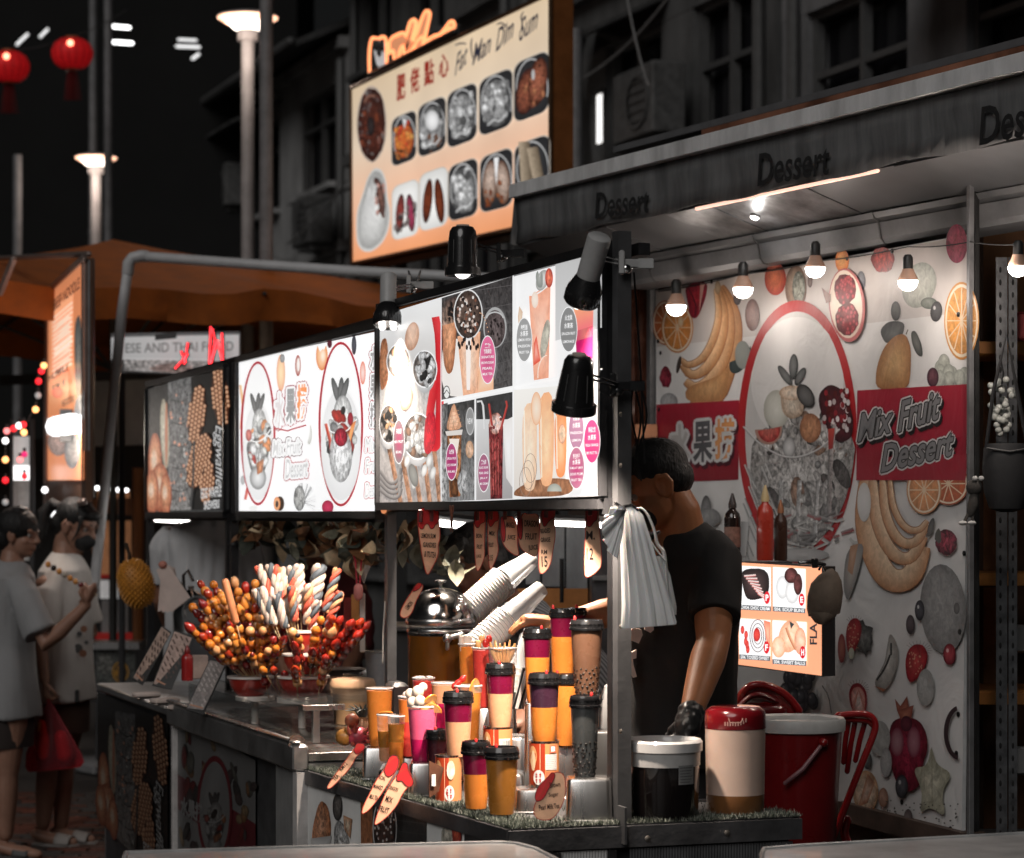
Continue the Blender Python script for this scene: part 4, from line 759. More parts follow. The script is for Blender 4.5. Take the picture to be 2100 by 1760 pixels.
# ---------- art of the dessert board ----------
def fruitcup(P,cx,cy,rx,ry,var):
 dk = (.05,.055,.055)
 for s_,a_ in ((-.55,-.45),(.0,.1),(.35,.5)): P.ell(cx+s_*rx*.45,cy-ry*.52,rx*.16,ry*.22,dk,(.2,.2,.2),rot=a_*.6)
 P.ell(cx+rx*.1,cy-ry*.15,rx*.5,ry*.32,(.3,.3,.3),(.95,.95,.93),a=.4)
 P.poly([(cx-rx*.85,cy+ry*.05),(cx-rx*.6,cy+ry*.5),(cx,cy+ry*.85),(cx+rx*.6,cy+ry*.5),(cx+rx*.85,cy)],(.08,.08,.08),(.6,.6,.6),a=.8)
 for i in range(26):
  u,v = random.uniform(-.75,.75),random.uniform(-.3,.6); c = random.choice([(.9,.9,.9),(.75,.75,.73),(.3,.3,.3),(.04,.04,.04),(.5,.05,.04),(.85,.35,.15),(.85,.85,.83)]); r = rx*random.uniform(.1,.24); P.ell(cx+u*rx,cy+v*ry*(1-abs(u)*.4),r,r*1.9,tuple(q*.4 for q in c),c,n=9,rot=random.uniform(-.6,.6),a=.4,nl=.15)
 P.line([(cx-rx*.88,cy-ry*.02),(cx-rx*.4,cy+ry*.1),(cx+rx*.3,cy+ry*.08),(cx+rx*.85,cy-ry*.12)],2.5,(.8,.8,.8),(.95,.95,.95),smooth=2)
 if var: P.poly([(cx+rx*.55,cy-ry*.05),(cx+rx*.8,cy-ry*.1),(cx+rx*.45,cy+ry*.3),(cx+rx*.3,cy+ry*.25)],(.7,.2,.05),(.95,.5,.2)); P.ell(cx+rx*.5,cy-ry*.12,rx*.15,ry*.1,(.2,.01,.02),(.4,.03,.05)); P.line([(cx-rx*.8,cy-ry*.05),(cx-rx*.55,cy+ry*.22),(cx-rx*.5,cy+ry*.4)],6,(.35,.02,.02),(.75,.15,.08)); P.ell(cx,cy+ry*.42,rx*.6,ry*.4,(.35,.35,.35),(.9,.9,.9),a=.6); P.ell(cx,cy+ry*.15,rx*.35,ry*.14,(.1,.0,.01),(.55,.03,.06),a=.8)
 else: P.ell(cx,cy+ry*.7,rx*.55,ry*.2,(.2,.2,.2),(.8,.8,.8)); P.poly([(cx-rx*.1,cy+ry*.45),(cx+rx*.4,cy+ry*.38),(cx+rx*.3,cy+ry*.6),(cx-rx*.05,cy+ry*.65)],(.35,.12,.05),(.7,.33,.18),a=.4); P.ell(cx-rx*.62,cy-ry*.02,rx*.2,ry*.1,(.3,.01,.02),(.7,.25,.2),a=.3)
def art_dessert(P,TL,TR,BR,BL):
 P.quad([TL,TR,BR,BL],(.97,.97,.97))
 P.line([(493,790),(498,830),(494,880)],5,(.75,.35,.15),(.95,.7,.4)); P.ell(576,765,9,38,(.8,.4,.25),(.98,.78,.5)); P.ell(579,735,5,9,(.2,.2,.2),(.4,.4,.4)); P.ell(611,750,6,22,(.35,.03,.02),(.75,.6,.55)); P.ell(612,748,3,14,(.8,.75,.7),(.95,.9,.88))
 P.ell(660,730,12,30,(.75,.25,.08),(.98,.7,.45),a0=-.8,a1=3.9); P.ell(662,730,6,14,(.9,.55,.35),(.98,.85,.7)); P.ell(676,705,5,9,(.1,.02,.03)); P.ell(726,708,5,20,(.02,.02,.03),(.1,.1,.12)); P.ell(744,765,6,24,(.75,.2,.12),(.95,.75,.7)); P.ell(574,1033,9,15,(.05,.03,.02)); P.ell(568,1033,7,14,(.7,.25,.1),(.95,.55,.3)); P.ell(568,1034,3,7,(.05,.04,.04))
 P.line([(508,1000),(503,1025)],6,(.5,.03,.03),(.8,.3,.25)); P.ell(672,1040,12,14,(.3,.01,.04),(.6,.05,.12)); P.ell(787,1046,6,8,(.7,.25,.1)); P.ell(634,890,6,22,(.55,.55,.5),(.8,.8,.78),a0=-1.2,a1=2.2); P.ell(498,985,5,10,(.5,.5,.5)); P.ell(520,1042,10,5,(.8,.8,.78))
 for i in range(26): a = random.uniform(-2.4,.6); P.line([(622,1030),(622+26*cos(a),1030+40*sin(a))],3.4,(.08,.08,.08),(.4,.4,.4),taper=.8)
 P.ell(614,1022,12,26,(.2,.2,.2),(.55,.55,.53),a=.9)
 for cx,cy,rx,ry,v in ((529,889,36,148,0),(699,870,46,169,1)):
  P.ell(cx,cy,rx,ry,(.42,.012,.03),n=48); P.ell(cx,cy,rx-4.5,ry-5.5,(.93,.93,.93),n=48); P.ell(cx,cy+ry*.25,rx-5,ry*.68,(.75,.75,.75),(.9,.9,.9),n=40); fruitcup(P,cx,cy+6,rx*.85,ry*.82,v)
 for i,ch in enumerate('水果捞'):
  x,y = 573+i*23,842-i*9; c = [(.93,.93,.93),(.62,.62,.62),(.93,.42,.2)][i]; P.otext(ch,x,y,20,72,[(.72,.68,.68),(.33,.33,.33),(.90,.32,.12)][i],[(5,(.30,.01,.03)),(3.3,(.97,.97,.97))],slope=-.1,bold=.045)
 P.line([(563,878),(590,884),(600,880),(628,872)],3,(.4,.01,.03));
 for s_,x,y,w,h in (('Mix Fruit',588,917,58,44),('Dessert',608,960,46,52)): P.otext(s_,x,y,w,h-12,(.60,.60,.60),[(4.2,(.35,.03,.05) if s_[0] == 'D' else (.12,.05,.06)),(2.6,(.97,.97,.97))],slope=-.1,bold=.02,shear=.2)
 for i,ch in enumerate('水果捞'):
  x,y = 767,735+i*58; P.otext(ch,x,y,16,50,(.35,.33,.33),[(4,(.35,.01,.03)),(2.6,(.97,.97,.97))],slope=-.1,bold=.03)
 for s_,y in (('Mix',912),('Fru',955),('Dess',1005)): P.otext(s_,760,y,22,28,(.55,.55,.55),[(3.4,(.4,.02,.04)),(2.2,(.95,.95,.95))],slope=-.1,shear=.2)
# ---------- art of the waffle board ----------
def art_waffle(P,TL,TR,BR,BL):
 P.quad([TL,TR,BR,BL],(.03,.03,.03),(.05,.05,.05),a=.7); P.quad([(345,785),(392,772),(392,1046),(345,1047)],(.18,.18,.18),(.28,.27,.26),a=.9); P.quad([(392,772),(470,752),(470,1045),(392,1046)],(.012,.012,.012),a=.4)
 P.ell(338,890,9,72,(.45,.4,.3),(.72,.68,.55),rot=-.04,a=.4); P.ell(341,890,3,66,(.6,.25,.15))
 for x,y,rx,ry in ((318,950,14,62),(328,1000,20,50),(312,1010,14,46),(340,1015,12,44)): P.ell(x,y,rx,ry,(.4,.1,.05),(.92,.45,.25),a=.45,off=(-.1,-.3)); P.ell(x-2,y-ry*.1,rx*.5,ry*.4,(.8,.4,.22),(.98,.78,.62),a=.3)
 for i in range(60): P.ell(random.uniform(350,388),random.uniform(800,1035),random.uniform(1,3.5),random.uniform(2,6),random.choice([(.8,.4,.28),(.55,.55,.53),(.3,.28,.27),(.1,.1,.1)]),n=6,a=.5,nl=.1)
 for i in range(5): P.line([(352,820+i*46),(372,826+i*46),(386,816+i*46)],2,(.04,.04,.04),smooth=1)
 def waffle(cx,cy,rx,ry,rot,nx,ny):
  P.ell(cx,cy,rx,ry,(.06,.02,.01),(.14,.05,.02),rot=rot,a=.3)
  for i in range(-nx,nx+1):
   for j in range(-ny,ny+1):
    u,v = i/nx*.85,(j+(i % 2)*.5)/ny*.9
    if u*u+v*v > .92: continue
    x,y = u*rx,v*ry; P.ell(cx+x*cos(rot)-y*sin(rot),cy+x*sin(rot)+y*cos(rot),rx/nx*.42,ry/ny*.42,(.45,.15,.06),(.95,.62,.4),n=8,off=(-.3,-.3),nl=.08)
 waffle(403,850,17,62,.12,2,6); waffle(452,815,17,62,-.1,2,6); waffle(408,945,22,60,.25,3,6); waffle(425,990,14,45,.1,2,4)
 P.line([(398,905),(396,985),(390,1040)],4,(.02,.02,.02),(.12,.12,.12))
 P.text('Eggwaffle',448,935,125,22,(.75,.75,.75),rot=pi/2,bold=.0,shear=.35)
 P.text('EGG WAFFLE',433,1010,42,22,(.8,.8,.8),slope=-.12,bold=.03); P.text('SKEWERS',434,1035,32,18,(.8,.8,.8),slope=-.12,bold=.03)
lightbox('brightest lit menu board of drinks and dessert bowls, nearest the corner post',(779,648),(1236,509),(1236,1017),(779,1036),art_drinks,MP('print_lit_a',.80,.45,ns=45,glow=.08,base=.18))
lightbox('lit white board with two red ovals of fruit dessert, middle one of the row',(490,741),(777,679),(777,1050),(490,1048),art_dessert,MP('print_lit_b',.92,.5,ns=45,glow=.06,base=.18),n=-.02)
lightbox('dim black board of egg waffle pictures at the far end of the row',(303,798),(463,752),(463,1050),(303,1050),art_waffle,MP('print_lit_c',.62,.7,ns=45,base=.2),n=-.02)
def batten(x0,y0,x1,y1,n,r,label,E,mat):
 a,b = at_n(x0,y0,n),at_n(x1,y1,n); c = (a+b)/2; t = thing('tube_light',label,'light',c,0,'tube lights under the menu boards')
 MB().tube([a-c,b-c],r,10).obj('tube',mat,t); MB().tube([a-c+ZZ*r*1.8,b-c+ZZ*r*1.8],r*1.1,6).obj('housing',framem,t)
ledw = M('led_tube',(1,1,1),.4,emit=7,ecol=(1,.95,.9),var=.01)
batten(322,1063,362,1065,.3,.018,'tube light under the waffle board, left one',0,ledw); batten(374,1066,455,1069,.3,.018,'tube light under the waffle board, right one',0,ledw)
batten(870,1068,985,1082,.55,.014,'tube light seen between hanging signs under the drinks board',0,ledw); batten(1060,1070,1240,1077,.55,.010,'long thin tube light below the drinks board near the plastic bags',0,ledw)
# ======================= DESSERT STALL BEHIND: banner wall =======================
bR,bL = at(1985,1000,7.2),at(1345,1000,9.32); db = bR-bL; db.z = 0; Lb = db.length; db.normalize(); nb = V((-db.y,db.x,0)); nb = nb if nb.y > 0 else -nb
t = thing('fruit_banner','large creased vinyl banner of fruit with a red oval and the words Mix Fruit Dessert','banner',(bR.x,bR.y,.6)); B0 = t.location.copy()
P = Poster(bR,nb,gain=.98,step=.00002)
bz = lambda x,y: (1312+x*.4038,492+y*.4038); cz = lambda x,y: (1476+x*.3788,1094+y*.3788)
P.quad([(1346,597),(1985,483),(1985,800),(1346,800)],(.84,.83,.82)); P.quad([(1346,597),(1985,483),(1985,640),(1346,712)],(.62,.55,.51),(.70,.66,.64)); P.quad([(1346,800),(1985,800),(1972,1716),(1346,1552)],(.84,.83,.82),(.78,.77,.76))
def fr(x,y,rx,ry,c0,c1,rot=0.,a=.2,**k): P.ell(x,y,rx,ry,c0,c1,rot=rot,a=a,off=k.pop('off',(-.15,-.2)),**k)
def citrus(x,y,rx,ry,cs,seg=10,rot=0.):
 P.ell(x,y,rx,ry,tuple(v*.75 for v in cs),n=30); P.ell(x,y,rx*.93,ry*.94,(.9,.78,.62),n=30); P.ell(x,y,rx*.84,ry*.86,tuple(v*.8 for v in cs),cs,n=30,a=.25)
 for i in range(seg): a = rot+2*pi*i/seg; P.line([(x,y),(x+rx*.82*cos(a),y+ry*.84*sin(a))],rx*.05+.4,(.9,.7,.5),nl=.1) if 0 else P.line([(x,y),(x+rx*.82*cos(a),y+ry*.84*sin(a))],rx*.05+.4,(.9,.7,.5))
def bunch(cols,x0):
 for pts,w in cols: P.line(pts,w,(.40,.17,.07),(.80,.50,.27),smooth=2,a=.18,taper=.35)
citrus(1364,662,26,46,(.62,.15,.03)); citrus(1389,672,33,52,(.85,.33,.08)); P.ell(1396,660,6,12,(.8,.45,.2),(.95,.8,.6))
P.poly([(1403,585),(1452,575),(1448,610),(1430,655),(1415,650),(1410,620)],(.22,.01,.03),(.55,.04,.06),a=.5); P.line([(1412,590),(1428,625),(1425,650)],3,(.1,.01,.02),smooth=1); P.poly([(1436,580),(1445,582),(1434,640)],(.6,.35,.3))
bn = [([(1476,588),(1504,640),(1506,700),(1488,770),(1470,822),(1416,818)],34),([(1474,590),(1496,640),(1494,710),(1470,770),(1430,800),(1405,782)],24),([(1471,590),(1486,640),(1480,700),(1455,752),(1420,775),(1398,748)],20),([(1468,592),(1476,640),(1466,690),(1444,735),(1412,752),(1395,736)],14)]
for pts,w in bn: P.line(pts,w+3,(.30,.11,.05),(.30,.11,.05),smooth=2,taper=.5); P.line(pts,w,(.86,.58,.34),(.48,.21,.08),smooth=2,a=.15,taper=.5)
P.poly([(1404,795),(1480,770),(1500,740),(1490,800),(1480,822),(1408,826)],(.5,.24,.1),(.72,.42,.2),a=.15)
P.ell(1392,748,4,18,(.03,.02,.02),(.08,.06,.05),rot=.2); P.ell(1472,590,6,14,(.35,.22,.12),(.6,.45,.3))
fr(1543,646,15,33,(.14,.05,.04),(.38,.2,.17)); fr(1512,612,8,14,(.05,.04,.05),(.2,.17,.17)); fr(1365,773,12,22,(.16,.01,.03),(.40,.05,.08),jag=.1,a=.8); fr(1372,824,18,18,(.35,.35,.36),(.55,.55,.55))
P.ell(1518,735,18,34,(.05,.07,.07),(.05,.07,.07),a0=-1.2,a1=2.6,rot=.5); P.ell(1523,728,16,29,(.28,.31,.29),(.36,.38,.35))
fr(1590,572,22,34,(.42,.03,.02),(.85,.25,.12)); fr(1632,590,22,46,(.16,.09,.06),(.45,.33,.25)); P.ell(1638,590,13,34,(.12,.14,.12),(.5,.5,.42),a=.7); fr(1661,578,5,12,(.1,.07,.06),(.3,.22,.2)); fr(1727,535,14,24,(.75,.2,.05),(.92,.5,.2)); P.ell(1737,531,2.5,4,(.02,.02,.02)); fr(1766,577,9,21,(.12,.12,.14),(.3,.3,.32)); fr(1810,533,24,26,(.25,.02,.02),(.62,.08,.06),jag=.06,a=.7); fr(1962,500,22,40,(.25,.02,.06),(.42,.06,.1),a=.5)
fr(1885,585,34,48,(.36,.38,.33),(.62,.64,.56),rot=.3); fr(1905,622,17,12,(.1,.12,.1),(.25,.28,.24))
fr(1920,639,12,21,(.02,.02,.022),(.12,.12,.13),rot=.1,hl=(.7,.7,.7)); citrus(1972,658,36,80,(.90,.42,.12),12)
fr(1837,638,10,20,(.03,.035,.035),(.12,.13,.13)); P.poly([(1803,678),(1822,658),(1856,660),(1852,688),(1832,702),(1815,705)],(.05,.055,.055),(.14,.15,.15)); P.poly([(1868,680),(1878,678),(1890,705),(1893,733),(1880,728),(1870,705)],(.05,.055,.05),(.2,.21,.2))
P.poly([(1796,800),(1796,760),(1810,715),(1835,688),(1857,684),(1868,712),(1868,760),(1862,800)],(.40,.18,.07),(.80,.50,.24),a=.15); P.line([(1858,686),(1862,676)],2,(.1,.08,.05))
for i in range(10): fr(1935+random.uniform(-8,46),755+random.uniform(-20,34),12,18,(.35,.37,.33),(.60,.62,.55),nl=.3)
fr(1913,774,12,20,(.05,.015,.03),(.2,.08,.1))
P.ell(1635,886,122,270,(.50,.025,.03),n=64); P.ell(1635,886,107,247,(.66,.65,.64),(.76,.75,.74),n=64); P.ell(1635,780,95,130,(.80,.79,.78),(.86,.85,.84),n=40)
P.quad([(1346,830),(1516,821),(1514,984),(1346,990)],(.42,.02,.045),(.30,.015,.03)); P.quad([(1758,801),(1985,788),(1980,985),(1756,985)],(.42,.02,.045),(.33,.015,.035))
P.ring(1635,886,122,270,15,(.50,.025,.03),wy=18)
for i,ch in enumerate('水果捞'):
 x,y = 1396+i*45,912-i*6; w,h = 48,98
 if i == 0: x -= 2
 P.otext(ch,x+4,y+8,w-8,h-14,(.08,.01,.02),[(5,(.08,.01,.02))],slope=-.1,bold=.03); P.otext(ch,x,y,w-8,h-14,[(.55,.53,.52),(.11,.11,.12),(.85,.38,.14)][i],[(5,(.72,.72,.72))],slope=-.1,bold=.03)
for s_,x,y,w,h,sl in (('Mix',1795,868,78,66,-.30),('Fruit',1885,842,92,72,-.33),('Dessert',1881,924,155,66,-.24)):
 P.otext(s_,x+4,y+7,w-6,h-10,(.015,.01,.012),[(4.5,(.015,.01,.012))],slope=sl,bold=.02,shear=.28); P.otext(s_,x,y,w-6,h-10,(.24,.24,.25),[(4.5,(.66,.66,.66)),(2,(.03,.03,.03))],slope=sl,bold=.02,shear=.28)
for x,y,rx,ry,ro in ((1627,752,9,26,.05),(1610,770,8,24,-.6),(1641,772,8,20,.5)): P.ell(x,y,rx,ry,(.035,.04,.04),(.24,.25,.25),rot=ro)
P.poly([(1545,870),(1760,872),(1742,1010),(1700,1095),(1640,1118),(1570,1090),(1536,1000)],(.33,.32,.31),(.62,.61,.6),a=.6)
gb = [(.75,.74,.72),(.55,.54,.53),(.3,.3,.3),(.14,.13,.13),(.85,.84,.82),(.45,.28,.2)]
for i in range(90):
 u,v = random.uniform(-1,1),random.uniform(-1,1)
 if u*u+v*v > 1: continue
 c = random.choice(gb); r = random.uniform(5,15); P.ell(1640+u*92,960+v*140,r,r*random.uniform(1.3,2.4),tuple(q*.4 for q in c),c,n=10,rot=random.uniform(-.8,.8),a=.6,nl=.25)
for i in range(26): x = 1520+random.uniform(0,70); y = 940+random.uniform(0,180); P.line([(x,y),(x+14,y+34)],4,(.8,.8,.79),(.2,.2,.2),smooth=1)
P.ell(1592,840,26,40,(.5,.5,.44),(.85,.85,.78)); P.poly([(1600,800),(1650,802),(1648,850),(1622,862),(1603,845)],(.5,.36,.26),(.85,.76,.64),a=.3); P.ell(1624,806,26,15,(.62,.42,.28),(.88,.78,.66),a=.3)
P.ell(1576,880,28,32,(.5,.3,.24),n=24,a0=-.2,a1=3.1); P.ell(1577,880,23,27,(.45,.04,.04),(.7,.2,.16),a0=-.15,a1=3.0,a=.4); P.ell(1662,878,22,30,(.35,.15,.08),(.65,.33,.18),a=.3); P.ell(1618,918,13,22,(.3,.3,.3),(.78,.78,.78)); P.ell(1652,812,16,26,(.03,.03,.03),(.2,.2,.2),rot=-.5)
P.poly([(1675,812),(1700,786),(1730,800),(1750,850),(1748,900),(1715,910),(1690,870)],(.05,.01,.015),(.14,.02,.03),a=.4)
for i in range(44): P.ell(random.uniform(1690,1742),random.uniform(800,885),4,6.5,random.choice([(.30,.02,.03),(.55,.5,.5),(.75,.7,.7),(.1,.01,.01)]),n=8,nl=.2)
P.line([(1524,875),(1560,915),(1618,944),(1680,925),(1722,880)],3.5,(.35,.35,.35),(.86,.86,.86),smooth=3); P.line([(1710,870),(1702,950),(1700,1080)],10,(.2,.2,.2),(.5,.45,.44),smooth=1,a=.5); P.quad([(1698,880),(1712,878),(1708,920),(1699,922)],(.6,.08,.06),(.35,.04,.04))
for k in range(3): P.line([(1602+k*38,985),(1600+k*36,1060),(1604+k*34,1110)],9,(.25,.25,.25),(.75,.75,.75),smooth=1,a=.5)
for i in range(40): x = 1590+random.uniform(0,135); y = 1075+random.uniform(-20,50); P.line([(x,y),(x+random.uniform(8,30),y+random.uniform(-14,14))],random.uniform(3,8),random.choice([(.75,.74,.72),(.1,.09,.09),(.35,.05,.06)]),(.3,.3,.3))
P.ell(1640,1138,60,14,(.4,.4,.4),(.62,.62,.62)); P.ring(1755,1065,24,52,7,(.6,.6,.58),a0=-1.4,a1=2.2)
P.line([(1528,1070),(1522,1140)],16,(.3,.3,.3),(.7,.7,.7))
P.ell(1737,626,37,76,(.50,.12,.12),(.8,.45,.4),rot=-.08,n=32); P.ell(1735,624,33,70,(.85,.72,.60),rot=-.08,n=32)
for cx_,cy_,rx_,ry_ in ((1733,594,22,32),(1737,655,24,33)):
 P.ell(cx_,cy_,rx_,ry_,(.10,.005,.012),(.22,.015,.025),jag=.06,a=.4)
 for i in range(34): a_ = random.random()*6.28; q_ = sqrt(random.random())*.88; P.ell(cx_+rx_*q_*cos(a_),cy_+ry_*q_*sin(a_),3.2,5,(.14,.006,.015),(.62,.08,.10),n=9)
for a_ in (-.5,-.2,.1,.4): P.poly([(1694,622),(1688+a_*6,600+a_*20),(1704,612+a_*14)],(.2,.08,.06))
bl = [([(1778,985),(1772,1080),(1800,1160),(1830,1195),(1872,1185),(1893,1120)],46),([(1790,985),(1795,1070),(1830,1140),(1868,1150),(1895,1100)],24),([(1810,985),(1815,1060),(1845,1115),(1880,1115),(1900,1075)],18),([(1825,985),(1830,1040),(1855,1085),(1885,1090),(1902,1068)],12)]
for pts,w in bl: P.line(pts,w+4,(.35,.16,.08),(.35,.16,.08),smooth=2,taper=.4); P.line(pts,w,(.52,.26,.13),(.86,.66,.46),smooth=2,a=.15,taper=.4)
P.ell(1909,1082,6,20,(.05,.05,.05),(.2,.2,.2),rot=.25); citrus(1945,992,42,44,(.62,.14,.05)); citrus(1895,1005,36,50,(.80,.36,.16)); P.quad([(1758,940),(1985,930),(1980,985),(1756,985)],(.35,.015,.035))
P.otext('Dessert',1881,924,149,56,(.24,.24,.25),[(4.5,(.66,.66,.66)),(2,(.03,.03,.03))],slope=-.24,bold=.02,shear=.28)
P.ell(1772,1030,14,40,(.6,.6,.58),(.7,.7,.7)); P.poly([(1736,1125),(1775,1110),(1760,1180),(1738,1240),(1728,1200)],(.22,.22,.22),(.55,.5,.46)); P.poly([(1744,1120),(1760,1115),(1748,1180),(1738,1170)],(.45,.25,.15),(.6,.4,.3))
fr(1941,1112,22,27,(.12,.01,.03),(.42,.06,.1),jag=.06,a=.9); P.ell(1924,1100,6,14,(.1,.1,.09),n=9,jag=.3)
fr(1934,1249,47,92,(.22,.22,.22),(.40,.40,.40),rot=-.06); P.ell(1962,1248,6,12,(.1,.1,.1),(.2,.2,.2)); fr(1886,1252,10,21,(.02,.02,.024),(.1,.1,.12),hl=(.6,.6,.6)); fr(1867,1281,9,20,(.04,.03,.035),(.15,.12,.13)); fr(1947,1342,13,22,(.14,.01,.02),(.5,.08,.1),hl=(.8,.5,.5)); P.ell(1968,1296,4,6,(.03,.03,.03))
def straw(x,y,rx,ry,rot,half=False):
 for i in range(12): a = -2.6+i*.3; P.line([(x+rx*.35*cos(a)+ry*.5*sin(rot),y-ry*.62),(x+rx*.35*cos(a)+rx*.8*cos(a)+ry*.5*sin(rot),y-ry*.65+ry*.45*sin(a))],3,(.04,.045,.04),(.2,.2,.19),taper=.8)
 pts = [(x+(u*rx)*cos(rot)-(v*ry)*sin(rot),y+(u*rx)*sin(rot)+(v*ry)*cos(rot)) for u,v in ((-.5,-.9),(.3,-.95),(.9,-.5),(.85,.1),(.45,.75),(0,1),(-.45,.8),(-.9,.1),(-.95,-.5))]; P.poly(pts,(.28,.01,.02),(.62,.08,.08),a=.25)
 if half: P.poly([(x+(px-x)*.78,y+(py-y)*.8) for px,py in pts],(.7,.3,.25),(.9,.82,.78),a=.3); [P.line([(x,y-ry*.6),(x+rx*.7*s_,y+ry*(.1+.2*k))],1,(.65,.25,.2)) for s_ in (-1,1) for k in range(4)]
 else: [P.ell(x+random.uniform(-.6,.6)*rx,y+random.uniform(-.6,.6)*ry,1.1,2,(.75,.45,.3),n=6,nl=.05) for _ in range(26)]
P.ell(1770,1308,20,34,(.04,.04,.04),(.22,.22,.21),jag=.2,a=.5); straw(1750,1305,17,40,.15); P.ell(1726,1330,8,30,(.25,.01,.02),(.5,.2,.15)); P.ell(1746,1340,6,12,(.55,.6,.45),(.8,.8,.7))
straw(1878,1360,24,42,.25); straw(1761,1440,20,42,-.1,True); fr(1898,1410,18,38,(.34,.34,.33),(.5,.5,.49))
P.poly([cz(*p) for p in ((920,530),(965,600),(965,700),(935,800),(890,855),(830,820),(870,740),(895,690),(905,620))],(.3,.28,.26),(.75,.74,.7),a=.2)
for i in range(22): f = i/21; x,y = cz(912-75*f*(f > .3)*f,600+190*f); P.ell(x+6,y,2.2,3,(.03,.03,.03),n=6,nl=.05)
P.poly([cz(*p) for p in ((835,825),(885,858),(930,810),(900,845))],(.4,.15,.08))
for i in range(26): x,y = cz(430+random.uniform(-95,80),850+random.uniform(-85,80)); fr(x,y,10,15,(.015,.015,.018),(.12,.12,.14),hl=(.3,.3,.3),nl=.3)
P.line([cz(555,825),cz(590,880),cz(605,975)],2,(.1,.1,.1),smooth=1)
x,y = cz(1020,1190); P.poly([cz(*p) for p in ((925,1020),(1000,990),(1080,1010),(1120,1080),(1128,1170),(1100,1240),(1090,1360),(1030,1405),(970,1380),(930,1280),(912,1150))],(.12,.008,.02),(.36,.03,.07),a=.5)
P.ell(*cz(960,1130),14,30,(.2,.03,.06),(.45,.25,.28)); P.ell(*cz(1050,1130),14,32,(.2,.03,.06),(.42,.2,.24))
for a_,b_ in ((948,895),(1015,880),(1050,930)): P.poly([cz(a_,b_),cz(1035,1010),cz(985,1020),cz(960,960)],(.25,.07,.05),(.5,.2,.13))
P.ell(*cz(1010,1030),12,16,(.05,.01,.02),(.15,.03,.05)); fr(*cz(985,1370),13,24,(.02,.02,.022),(.13,.13,.15),hl=(.5,.5,.5)); fr(*cz(865,1110),22,36,(.36,.36,.35),(.52,.52,.5)); fr(*cz(900,1240),12,30,(.3,.3,.3),(.5,.5,.5)); fr(*cz(800,1230),9,18,(.03,.03,.03),(.2,.2,.2))
P.poly([cz(*p) for p in ((1145,1140),(1170,1250),(1262,1300),(1200,1400),(1225,1540),(1140,1480),(1080,1520),(1100,1400),(1042,1270),(1125,1260))],(.38,.37,.28),(.66,.64,.52),a=.3); P.line([cz(1148,1160),cz(1150,1480)],1.5,(.3,.28,.2))
x,y = cz(1300,1080); P.ring(x,y,33,56,9,(.05,.03,.035),a0=1.7,a1=4.5,wy=9); P.ell(*cz(790,1400),26,44,(.45,.25,.13),(.75,.66,.55),a=.4); P.poly([cz(*p) for p in ((800,1300),(840,1350),(800,1460),(750,1480))],(.4,.16,.08),(.75,.6,.5),a=.3); fr(*cz(885,1430),10,20,(.3,.15,.1),(.5,.33,.26)); fr(*cz(1020,1540),9,18,(.1,.08,.08),(.25,.2,.2))
fr(1448,1060,12,44,(.1,.1,.1),(.38,.38,.38)); fr(1452,1062,26,20,(.2,.2,.2),(.45,.45,.45))
for i in range(70): P.ell(random.uniform(1760,1968),1640+random.uniform(0,55),random.uniform(.8,2.6),random.uniform(.8,2.6),(.10,.09,.08),n=6,nl=.04)
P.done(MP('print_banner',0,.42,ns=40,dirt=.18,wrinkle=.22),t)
m = MB(); cs = [P.pt(x,y,k=-10) for x,y in ((1346,1552),(1973,1717),(1986,481),(1345,596))]; m.prism([c-B0 for c in cs],nb*.012); m.obj('vinyl_sheet',M('vinyl',(.6,.6,.6),.4),t,smooth=False)
for x,y in ((1990,500),(1966,645),(1355,724),(1352,840),(1975,978),(1978,1135),(1966,1465),(1962,1545),(1950,1700),(1460,578),(1830,515),(1350,700),(1776,1620),(1850,1645)):
 q = P.pt(x,y,k=60)-B0; MB().lathe([(.008,0),(.008,.003),(.004,.005)],q,-nb,10).obj('grommet',M('grommet',(.03,.03,.03),.3,m=.6),t)
t = thing('stall_wall_frame','grey steel posts and sill that frame the fruit banner','frame',(bR.x,bR.y,0)); fo2 = t.location.copy()
stg = M('post_grey',(.20,.20,.205),.4,m=.4,var=.35,ns=6,bump=.1)
def vpost(px,Y,z0,z1,w,mat,par,off,d=None):
 p = at(px,1055,Y)-off; MB().box((p.x,p.y,(z0+z1)/2-off.z),(w,d or w,z1-z0),atan2(db.y,db.x),bev=.003).obj('post',mat,par)
vpost(1990,7.18,.02,2.62,.017,stg,t,fo2); vpost(2002,7.22,.02,2.62,.015,M('post_black',(.02,.02,.02),.5,var=.3),t,fo2); vpost(1338,9.36,.02,2.6,.035,stg,t,fo2)
a,b = P.pt(1735,1655,k=-30)-fo2,P.pt(1990,1722,k=-30)-fo2; MB().add([p+q for p in (a,b) for q in (ZZ*.02-nb*.03,ZZ*.02+nb*.05,-ZZ*.04+nb*.05,-ZZ*.04-nb*.03)],[(0,1,2,3),(7,6,5,4),(0,4,5,1),(1,5,6,2),(2,6,7,3),(3,7,4,0)]).obj('sill',M('sill_wood',(.07,.045,.035),.7,var=.4,ns=8),t,smooth=False)
m = MB(); a,b = V((bL.x,bL.y,.25))-db*1.2+nb*.12-fo2,V((bR.x,bR.y,.25))+nb*.12-db*.30-fo2; m.prism([a,b,b+ZZ*2.3,a+ZZ*2.3],nb*.03); m.obj('back_panel',M('ply_dark',(.05,.03,.022),.7,var=.4,ns=4),t,smooth=False)
c = at(1322,900,9.4); q = thing('side_curtain','dark brown plastic curtain between the corner post and the fruit banner','curtain',c); m = MB(); rs = []
for k in range(9):
 z = k/8; rs.append([V(((i-10)*.009+.004*sin(i*1.3+z*3),.02*sin(i*.9+z*2),.62-z*1.35)) for i in range(21)])
